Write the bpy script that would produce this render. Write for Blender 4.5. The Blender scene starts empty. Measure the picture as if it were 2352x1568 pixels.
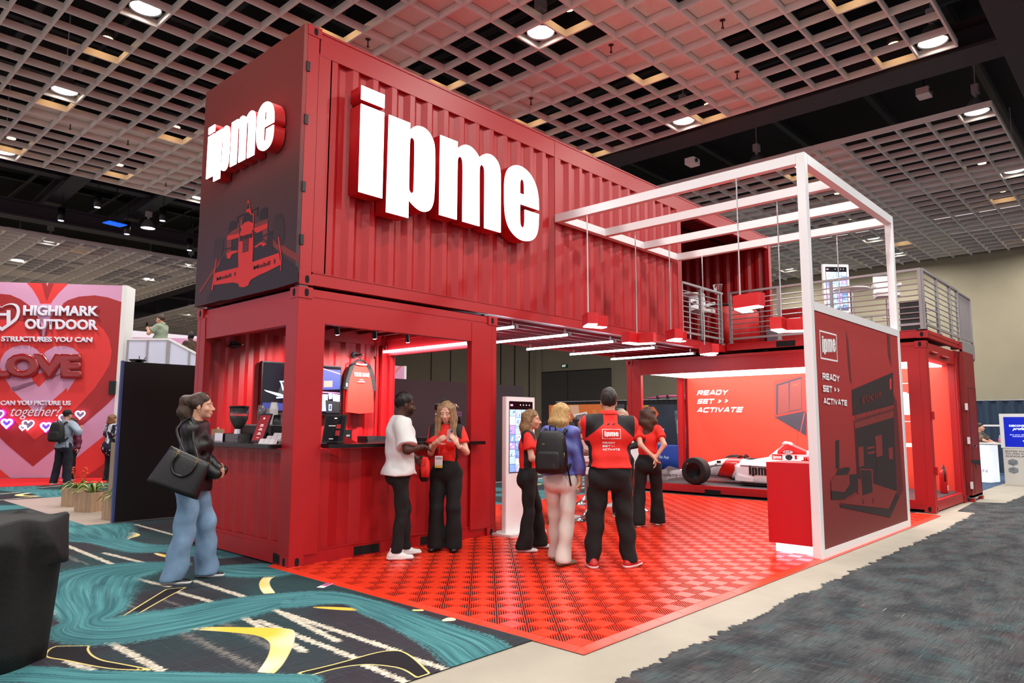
import bpy, math, random
import numpy as np
from mathutils import Vector, Matrix
random.seed(7); np.random.seed(7)
S=bpy.context.scene; C=S.collection
def lin(c):
    if isinstance(c,str):
        c=[int(c[i:i+2],16)/255 for i in (0,2,4)]
    return tuple((v/12.92 if v<=.04045 else ((v+.055)/1.055)**2.4) for v in c[:3])+(1.,)
# ---- camera, world, exposure, lights -------------------------------------------------
cam=bpy.data.objects.new('camera',bpy.data.cameras.new('camera')); C.objects.link(cam); S.camera=cam
CY,CP,CR=.747713632,.114147819,.003339998
fw=Vector((math.cos(CP)*math.cos(CY),math.cos(CP)*math.sin(CY),math.sin(CP)))
rt=Vector((math.sin(CY),-math.cos(CY),0)); up=rt.cross(fw)
r2=math.cos(CR)*rt+math.sin(CR)*up; u2=-math.sin(CR)*rt+math.cos(CR)*up
M4=Matrix.Identity(4)
for i in range(3):
    M4[i][0]=r2[i]; M4[i][1]=u2[i]; M4[i][2]=-fw[i]
M4.translation=Vector((-3.86799,-6.64096,1.47141)); cam.matrix_world=M4
cam.data.sensor_width=36; cam.data.lens=1632.408/2352*36; cam.data.clip_end=300
S.view_settings.view_transform='Standard'; S.view_settings.look='None'
S.view_settings.gamma=1; S.view_settings.use_curve_mapping=False; S.view_settings.exposure=0.0
S.cycles.max_bounces=6; S.cycles.diffuse_bounces=4; S.cycles.glossy_bounces=3; S.cycles.transmission_bounces=6
S.cycles.caustics_reflective=False; S.cycles.caustics_refractive=False
w=bpy.data.worlds.new('hall'); S.world=w; w.use_nodes=True
w.node_tree.nodes['Background'].inputs[0].default_value=lin((.62,.58,.60)); w.node_tree.nodes['Background'].inputs[1].default_value=2.7
def area(loc,size,power,col=(1,.97,.93),rot=(0,0,0),sy=None,spread=180):
    l=bpy.data.lights.new('lamp_light','AREA'); l.shape='DISK' if sy is None else 'RECTANGLE'; l.size=size
    if sy: l.size_y=sy
    l.energy=power; l.color=col; l.spread=math.radians(spread)
    o=bpy.data.objects.new('lamp_light',l); o.location=loc; o.rotation_euler=rot; C.objects.link(o); return o
BAY=400   # watts of each high bay lamp
BAYS=[]   # (x,y) of the high bay lamps the ceiling builder hangs
for cx in (10.1-.305,10.1-8.5*.61,10.1-16.5*.61):
    for cy in (-4.33+.305,-4.33+8.5*.61,-4.33+15.5*.61,-4.33+22.5*.61,-4.33+30.5*.61): BAYS.append((cx,cy))
for cx in (13.3+.305,13.3+8.5*.61,13.3+16.5*.61,13.3+21.5*.61):
    for cy in (-4.33+.305,-4.33+8.5*.61,-4.33+15.5*.61): BAYS.append((cx,cy))
for cx in (-2,3.4,8.6):
    for cy in (23.6,28.2,33): BAYS.append((cx,cy))
for x,y in BAYS: area((x,y,8.05),.42,BAY*.5,spread=172)
for x,y in ((9.8,-9),(4.9,-9),(0,-9),(-5,-9),(14,-9),(-9,-4),(-9,1),(-5,-4.2),(0,-14),(6,-14),(12,-14),(-6,-14)):  # lamps of the next ceiling bays, out of view
    area((x,y,8.3),.5,BAY*.6,spread=170)
sl=bpy.data.lights.new('lamp_light','SPOT'); sl.energy=520; sl.color=(.80,.42,.95); sl.spot_size=.42; sl.spot_blend=.8; sl.shadow_soft_size=.2   # unseen violet spot, added to tint the container end lavender
so=bpy.data.objects.new('lamp_light',sl); so.location=(-8,8.5,6.5); so.rotation_euler=Vector((8.0,-7.4,-4.7)).to_track_quat('-Z','Y').to_euler(); C.objects.link(so)
# ---- materials -----------------------------------------------------------------------
MATS={}
def nd(nt,t,**k):
    n=nt.nodes.new(t)
    for a,b in k.items(): setattr(n,a,b)
    return n
def mat(name,col,rough=.5,metal=0,spec=.5,emit=0,ecol=None,bump=None,var=None,trans=0,alpha=1,coat=0,coord='Object',stretch=(1,1,1)):
    if name in MATS: return MATS[name]
    m=bpy.data.materials.new(name); m.use_nodes=True; nt=m.node_tree; b=nt.nodes['Principled BSDF']
    c=lin(col); b.inputs['Base Color'].default_value=c; b.inputs['Roughness'].default_value=rough
    b.inputs['Metallic'].default_value=metal; b.inputs['Specular IOR Level'].default_value=spec
    b.inputs['Transmission Weight'].default_value=trans; b.inputs['Alpha'].default_value=alpha; b.inputs['Coat Weight'].default_value=coat
    if emit: b.inputs['Emission Color'].default_value=lin(ecol) if ecol else c; b.inputs['Emission Strength'].default_value=emit
    if bump or var:
        tc=nd(nt,'ShaderNodeTexCoord'); mp=nd(nt,'ShaderNodeMapping'); mp.inputs['Scale'].default_value=stretch
        nt.links.new(tc.outputs[coord],mp.inputs[0])
    if var:
        n=nd(nt,'ShaderNodeTexNoise'); n.inputs['Scale'].default_value=var[0]; n.inputs['Detail'].default_value=4
        nt.links.new(mp.outputs[0],n.inputs['Vector'])
        r=nd(nt,'ShaderNodeValToRGB'); a=var[1]
        c2=lin(var[2]) if len(var)>2 else tuple(v*(1-a) for v in c[:3])+(1,)
        c1=c if len(var)>2 else tuple(min(1,v*(1+a*.6)) for v in c[:3])+(1,)
        r.color_ramp.elements[0].color=c2; r.color_ramp.elements[1].color=c1
        r.color_ramp.elements[0].position=.5-.22; r.color_ramp.elements[1].position=.5+.2
        nt.links.new(n.outputs[0],r.inputs[0]); nt.links.new(r.outputs[0],b.inputs['Base Color'])
    if bump:
        n=nd(nt,'ShaderNodeTexNoise'); n.inputs['Scale'].default_value=bump[0]; n.inputs['Detail'].default_value=3
        nt.links.new(mp.outputs[0],n.inputs['Vector'])
        bp=nd(nt,'ShaderNodeBump'); bp.inputs['Strength'].default_value=bump[1]; bp.inputs['Distance'].default_value=bump[2] if len(bump)>2 else .01
        nt.links.new(n.outputs[0],bp.inputs['Height']); nt.links.new(bp.outputs[0],b.inputs['Normal'])
    MATS[name]=m; return m
RED=mat('red_container_paint',(.66,.07,.09),.40,bump=(9,.05))
REDM=mat('red_matte_print',(.66,.10,.10),.55)
WHITE=mat('white_gloss',(.90,.90,.90),.22)
WHITEP=mat('white_paint',(.86,.86,.85),.45)
BLACK=mat('black_plastic',(.03,.03,.032),.4)
BLACKM=mat('black_matte',(.022,.02,.022),.8)
CHROME=mat('chrome',(.85,.85,.86),.12,1)
STEEL=mat('brushed_steel',(.62,.61,.62),.34,1,bump=(60,.05))
GALV=mat('grey_railing_paint',(.60,.585,.59),.35,.25)
LITW=mat('lit_white_letter',(1,1,1),.5,emit=2.6,ecol=(1,.98,1))
TUBE=mat('led_tube_light',(1,1,1),.5,emit=16,ecol=(.90,.92,1))
# ---- mesh builder --------------------------------------------------------------------
def tag(o,label=None,cat=None,group=None,kind=None):
    if label: o['label']=label
    if cat: o['category']=cat
    if group: o['group']=group
    if kind: o['kind']=kind
    return o
def empty(name,loc=(0,0,0),rz=0,label=None,cat=None,group=None,kind=None):
    o=bpy.data.objects.new(name,None); o.location=loc; o.rotation_euler=(0,0,rz); o.empty_display_size=.2; C.objects.link(o)
    return tag(o,label,cat,group,kind)
def link(name,me,parent=None):
    o=bpy.data.objects.new(name,me); C.objects.link(o)
    if parent is not None: o.parent=parent
    return o
def npmesh(name,V,F,smooth=True):
    V=np.asarray(V,np.float32); F=np.asarray(F,np.int32)
    me=bpy.data.meshes.new(name); me.vertices.add(len(V)); me.vertices.foreach_set('co',V.ravel())
    k=F.shape[1]; me.loops.add(F.size); me.loops.foreach_set('vertex_index',F.ravel())
    me.polygons.add(len(F)); me.polygons.foreach_set('loop_start',np.arange(0,F.size,k,dtype=np.int32))
    me.update(calc_edges=True)
    if smooth: me.polygons.foreach_set('use_smooth',np.ones(len(F),bool))
    return me
class MB:
    def __init__(s): s.v=[];s.f=[];s.m=[];s.sm=[];s.cur=0;s.T=None
    def add(s,vs,fs,smooth=False):
        n=len(s.v)
        if s.T is not None: vs=[tuple(s.T@Vector(q)) for q in vs]
        s.v+=[tuple(q) for q in vs]; s.f+=[[n+i for i in f] for f in fs]; s.m+=[s.cur]*len(fs); s.sm+=[smooth]*len(fs); return s
    def box(s,x0,x1,y0,y1,z0,z1):
        x0,x1=min(x0,x1),max(x0,x1); y0,y1=min(y0,y1),max(y0,y1); z0,z1=min(z0,z1),max(z0,z1)
        return s.add([(x0,y0,z0),(x1,y0,z0),(x1,y1,z0),(x0,y1,z0),(x0,y0,z1),(x1,y0,z1),(x1,y1,z1),(x0,y1,z1)],
            [(0,3,2,1),(4,5,6,7),(0,1,5,4),(1,2,6,5),(2,3,7,6),(3,0,4,7)])
    def rbox(s,x0,x1,y0,y1,z0,z1,r=.01,n=3,axis=2):
        # box with rounded vertical edges (axis 2) or along another axis
        a=[(x0,x1),(y0,y1),(z0,z1)]; ax=[i for i in range(3) if i!=axis]; (u0,u1),(v0,v1)=a[ax[0]],a[ax[1]]
        P=[]
        for cx,cy,t0 in ((u1-r,v1-r,0),(u0+r,v1-r,90),(u0+r,v0+r,180),(u1-r,v0+r,270)):
            for i in range(n+1):
                t=math.radians(t0+90*i/n); P.append((cx+r*math.cos(t),cy+r*math.sin(t)))
        def mk(p,w):
            q=[0,0,0]; q[ax[0]],q[ax[1]]=p; q[axis]=w; return q
        return s.prism([mk(p,a[axis][0]) for p in P],[mk(p,a[axis][1]) for p in P])
    def prism(s,A,B,smooth=False):
        n=len(A); fs=[list(range(n))[::-1],list(range(n,2*n))]+[(i,(i+1)%n,n+(i+1)%n,n+i) for i in range(n)]
        return s.add(list(A)+list(B),fs,smooth)
    def cyl(s,p0,p1,r0,r1=None,n=10,cap=True,smooth=True):
        if r1 is None: r1=r0
        p0,p1=Vector(p0),Vector(p1); d=(p1-p0).normalized(); a=d.orthogonal().normalized(); b=d.cross(a)
        A=[p0+(a*math.cos(t)+b*math.sin(t))*r0 for t in [2*math.pi*i/n for i in range(n)]]
        B=[p1+(a*math.cos(t)+b*math.sin(t))*r1 for t in [2*math.pi*i/n for i in range(n)]]
        s.add(A+B,[(i,(i+1)%n,n+(i+1)%n,n+i) for i in range(n)],smooth)
        if cap: s.add(A,[list(range(n))[::-1]]); s.add(B,[list(range(n))])
        return s
    def bar(s,p0,p1,w,h,upv=(0,0,1)):
        p0,p1=Vector(p0),Vector(p1); d=(p1-p0).normalized(); u=Vector(upv); a=d.cross(u)
        if a.length<1e-4: a=d.cross(Vector((0,1,0)))
        a.normalize(); b=a.cross(d)
        q=[(-w/2,-h/2),(w/2,-h/2),(w/2,h/2),(-w/2,h/2)]
        return s.prism([p0+a*x+b*y for x,y in q],[p1+a*x+b*y for x,y in q])
    def tube(s,path,r,n=8,closed=False,smooth=True):
        P=[Vector(q) for q in path]; m=len(P); R=r if isinstance(r,(list,tuple)) else [r]*m; rings=[]; a=None
        for i in range(m):
            d=(P[(i+1)%m]-P[i-1]) if closed or 0<i<m-1 else (P[1]-P[0] if i==0 else P[-1]-P[-2])
            d.normalize()
            if a is None: a=d.orthogonal().normalized()
            else: a=(a-d*a.dot(d)).normalized()
            b=d.cross(a); rings.append([P[i]+(a*math.cos(2*math.pi*k/n)+b*math.sin(2*math.pi*k/n))*R[i] for k in range(n)])
        V=[q for ring in rings for q in ring]; F=[]
        for i in range(m if closed else m-1):
            j=(i+1)%m
            for k in range(n): F.append((i*n+k,i*n+(k+1)%n,j*n+(k+1)%n,j*n+k))
        if not closed: F+= [list(range(n))[::-1],[(m-1)*n+k for k in range(n)]]
        return s.add(V,F,smooth)
    def lathe(s,prof,c=(0,0,0),n=20,smooth=True,cap=True):
        V=[];F=[];m=len(prof)
        for r,z in prof:
            for k in range(n): t=2*math.pi*k/n; V.append((c[0]+r*math.cos(t),c[1]+r*math.sin(t),c[2]+z))
        for i in range(m-1):
            for k in range(n): F.append((i*n+k,i*n+(k+1)%n,(i+1)*n+(k+1)%n,(i+1)*n+k))
        if cap: F+=[list(range(n))[::-1],[(m-1)*n+k for k in range(n)]]
        return s.add(V,F,smooth)
    def loft(s,rings,cap=True,smooth=True,closed=True):
        n=len(rings[0]); V=[q for r in rings for q in r]; F=[]
        for i in range(len(rings)-1):
            for k in range(n if closed else n-1): F.append((i*n+k,i*n+(k+1)%n,(i+1)*n+(k+1)%n,(i+1)*n+k))
        if cap: F+=[list(range(n))[::-1],[(len(rings)-1)*n+k for k in range(n)]]
        return s.add(V,F,smooth)
    def ball(s,c,r,n=10,m=7):
        rr=(r,r,r) if not hasattr(r,'__len__') else r
        V=[(c[0],c[1],c[2]-rr[2])];F=[]
        for i in range(1,m):
            f=math.pi*i/m
            for k in range(n): t=2*math.pi*k/n; V.append((c[0]+rr[0]*math.sin(f)*math.cos(t),c[1]+rr[1]*math.sin(f)*math.sin(t),c[2]-rr[2]*math.cos(f)))
        V.append((c[0],c[1],c[2]+rr[2])); L=len(V)-1
        for k in range(n): F.append((0,1+(k+1)%n,1+k)); F.append((L,1+(m-2)*n+k,1+(m-2)*n+(k+1)%n))
        for i in range(m-2):
            for k in range(n): F.append((1+i*n+k,1+i*n+(k+1)%n,1+(i+1)*n+(k+1)%n,1+(i+1)*n+k))
        return s.add(V,F,True)
    def mesh(s,name,mats):
        me=bpy.data.meshes.new(name); me.from_pydata(s.v,[],s.f); 
        for mm in (mats if isinstance(mats,(list,tuple)) else [mats]): me.materials.append(mm)
        me.polygons.foreach_set('material_index',s.m); me.polygons.foreach_set('use_smooth',s.sm)
        me.update(); return me
    def build(s,name,mats,parent=None,label=None,cat=None,group=None,kind=None):
        o=link(name,s.mesh(name,mats),parent); return tag(o,label,cat,group,kind)
def copy_tree(o,loc=None,rz=None,label=None,group=None,parent=None):
    c=o.copy(); C.objects.link(c)
    if parent is not None: c.parent=parent
    if loc is not None: c.location=loc
    if rz is not None: c.rotation_euler=(0,0,rz)
    if label: c['label']=label
    if group: c['group']=group
    for ch in list(o.children): copy_tree(ch,parent=c)
    return c
# flat shapes and lettering ------------------------------------------------------------
def curve_mesh(loops,depth=0.):
    cu=bpy.data.curves.new('outline','CURVE'); cu.dimensions='2D'; cu.fill_mode='BOTH'; cu.extrude=depth/2
    for L in loops:
        sp=cu.splines.new('POLY'); sp.points.add(len(L)-1); sp.use_cyclic_u=True
        for i,q in enumerate(L): sp.points[i].co=(q[0],q[1],0,1)
    return ev(cu)
def ev(cu):
    o=bpy.data.objects.new('tmp',cu); C.objects.link(o); dg=bpy.context.evaluated_depsgraph_get(); dg.update()
    me=bpy.data.meshes.new_from_object(o.evaluated_get(dg)); bpy.data.objects.remove(o); bpy.data.curves.remove(cu); return me
def smooth_loop(L,it=2):
    P=[np.array(q,float) for q in L]
    for _ in range(it):
        Q=[]
        for i in range(len(P)):
            a,b,c=P[i-1],P[i],P[(i+1)%len(P)]
            u,v=a-b,c-b; cs=u@v/(np.linalg.norm(u)*np.linalg.norm(v)+1e-9)
            if cs>-.55: Q.append(b)            # keep corners
            else: Q+= [b*.75+a*.25,b*.75+c*.25]
        P=Q
    return [tuple(q) for q in P]
IP={'i':[[(-.1,1.73),(.22,1.73),(.22,1.57),(-.1,1.57)],[(-.1,1.515),(.22,1.515),(.22,.5),(-.1,.5)]],
'p':[[(.29,1.515),(.6,1.515),(.6,1.43),(.66,1.49),(.72,1.52),(.81,1.53),(.89,1.5),(.96,1.43),(1.0,1.32),(1.0,.71),(.97,.58),(.92,.51),(.84,.48),(.76,.485),(.68,.52),(.62,.56),(.6,.58),(.6,.355),(.28,.355)],
     [(.6,1.29),(.61,1.33),(.64,1.35),(.67,1.33),(.68,1.29),(.68,.72),(.67,.68),(.64,.66),(.61,.68),(.6,.72)]],
'm':[[(1.08,1.515),(1.37,1.515),(1.37,1.43),(1.43,1.48),(1.5,1.52),(1.59,1.525),(1.68,1.49),(1.76,1.42),(1.81,1.47),(1.9,1.515),(2.0,1.52),(2.1,1.47),(2.155,1.37),(2.165,1.22),(2.165,.495),(1.86,.495),(1.86,1.25),(1.85,1.31),(1.81,1.34),(1.77,1.31),(1.76,1.25),(1.77,.5),(1.47,.5),(1.47,1.26),(1.45,1.32),(1.42,1.34),(1.38,1.31),(1.37,1.25),(1.37,.5),(1.08,.5)]],
'e':[[(2.95,.98),(2.55,.98),(2.55,.73),(2.565,.67),(2.6,.65),(2.635,.67),(2.65,.73),(2.65,.92),(2.95,.92),(2.94,.72),(2.9,.6),(2.82,.52),(2.71,.48),(2.57,.47),(2.44,.51),(2.33,.59),(2.27,.7),(2.24,.85),(2.235,1.14),(2.245,1.28),(2.29,1.4),(2.37,1.47),(2.47,1.515),(2.59,1.525),(2.73,1.485),(2.84,1.4),(2.91,1.29),(2.945,1.15)],
     [(2.55,1.13),(2.55,1.28),(2.565,1.33),(2.595,1.345),(2.625,1.33),(2.64,1.28),(2.64,1.13)]]}
IP={k:[smooth_loop(l) if len(l)>5 else l for l in v] for k,v in IP.items()}
EXT={'R':[[(0,0),(0,1),(.85,1),(1,.85),(1,.6),(.85,.45),(0,.45)],[(.5,.45),(1,0)]],'E':[[(1,1),(0,1),(0,0),(1,0)],[(0,.5),(.92,.5)]],'A':[[(0,0),(.42,1),(.62,1),(1.04,0)],[(.2,.28),(.84,.28)]],'D':[[(0,0),(0,1),(.8,1),(1,.8),(1,.2),(.8,0),(0,0)]],'Y':[[(0,1),(.5,.45),(.5,0)],[(1,1),(.5,.45)]],
'S':[[(1,1),(.12,1),(0,.88),(0,.62),(.12,.5),(.88,.5),(1,.38),(1,.12),(.88,0),(0,0)]],'T':[[(0,1),(1,1)],[(.5,1),(.5,0)]],'C':[[(1,1),(.2,1),(0,.8),(0,.2),(.2,0),(1,0)]],'I':[[(0,0),(0,1)]],'V':[[(0,1),(.5,0),(1,1)]],'>':[[(0,.85),(.5,.5),(0,.15)]]}
def exttext(s,wd=1.05,th=.265,italic=0.):
    mb=MB(); x=0; zi=0
    for ch in s:
        if ch==' ': x+=.5; continue
        w=(0 if ch=='I' else .55 if ch=='>' else wd)
        for P in EXT[ch]:
            Q=[np.array((x+th/2+u*w,th/2+v*(1-th))) for u,v in P]
            for a,b in zip(Q[:-1],Q[1:]):
                d=(b-a)/np.linalg.norm(b-a); n=np.array((-d[1],d[0]))*th/2*(1.0 if ch!='>' else .8); e=d*th/2*(.98 if abs(d[0])<.05 or abs(d[1])<.05 else .15)
                zi+=1; mb.add([(q[0]+italic*q[1],q[1],zi) for q in (a-e-n,b+e-n,b+e+n,a-e+n)],[(0,1,2,3)])
            for b in Q[1:-1]: zi+=1; mb.add([(b[0]+th*.5*math.cos(t_)+italic*(b[1]+th*.5*math.sin(t_)),b[1]+th*.5*math.sin(t_),zi) for t_ in [math.pi*k_/5 for k_ in range(10)]],[range(10)])
        x+=w+th+.17
    return mb.mesh('text',[])
def txtmesh(s,depth=0.,bold=.0,italic=0,space=1):
    if s[0]=='^': return exttext(s[1:],italic=italic)
    if s=='ipme':
        me=curve_mesh([l for k in 'ipme' for l in IP[k]],depth)
    else:
        cu=bpy.data.curves.new('text','FONT'); cu.body=s; cu.offset=bold; cu.extrude=depth/2; cu.shear=italic; cu.space_character=space
        if 0<depth<.5: cu.extrude=.0; cu.bevel_depth=depth; cu.bevel_resolution=3; cu.offset=bold-depth
        cu.resolution_u=3; me=ev(cu)
    return me
def ptext(s,P,frame,material,parent,name='lettering',bold=.02,lift=.003,thick=0.,italic=0,label=None,space=1,puff=0):
    # P = lower left, lower right, upper left in the plane's own (u,v); frame = (origin, u axis, v axis, normal)
    me=txtmesh(s,1.,bold,italic,space) if thick else txtmesh(s,0.,bold,italic,space)
    if puff: me=txtmesh(s,puff,bold,italic,space)
    n=len(me.vertices); co=np.zeros(n*3,np.float32); me.vertices.foreach_get('co',co); co=co.reshape(-1,3)
    if puff: co[:,2]=(co[:,2]-co[:,2].min())/max(1e-6,np.ptp(co[:,2]))-.5; me.polygons.foreach_set('use_smooth',np.ones(len(me.polygons),bool))
    lo,hi=co[:,:2].min(0),co[:,:2].max(0); t=(co[:,:2]-lo)/(hi-lo)
    a,b,c=[np.array(q,float) for q in P]; uv=a+t[:,:1]*(b-a)+t[:,1:]*(c-a)
    O,U,V,N=[np.array(q,float) for q in frame]; w=(lift+(co[:,2:]+.5)*thick) if thick else lift+co[:,2:]*3e-5
    X=O+uv[:,:1]*U+uv[:,1:]*V+w*N
    me.vertices.foreach_set('co',X.astype(np.float32).ravel()); me.materials.clear(); me.materials.append(material); me.update()
    o=link(name,me,parent)
    if label: o['label']=label
    return o
def flat(polys,frame,mats,parent,name='print',lift0=.002,step=.0002,label=None):
    # printed flat shapes lying on a panel, later ones over earlier ones: one object, many colours
    O,U,V,N=[np.array(q,float) for q in frame]; keys=list(mats); mb=MB(); i=0
    for k,L in polys:
        mb.cur=keys.index(k); pts=[tuple(O+U*q[0]+V*q[1]+N*(lift0+i*step)) for q in L]; mb.add(pts,[list(range(len(pts)))]); i+=1
    return mb.build(name,[mats[k] for k in keys],parent,label=label,kind='stuff' if len(polys)>1 else None)
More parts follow.
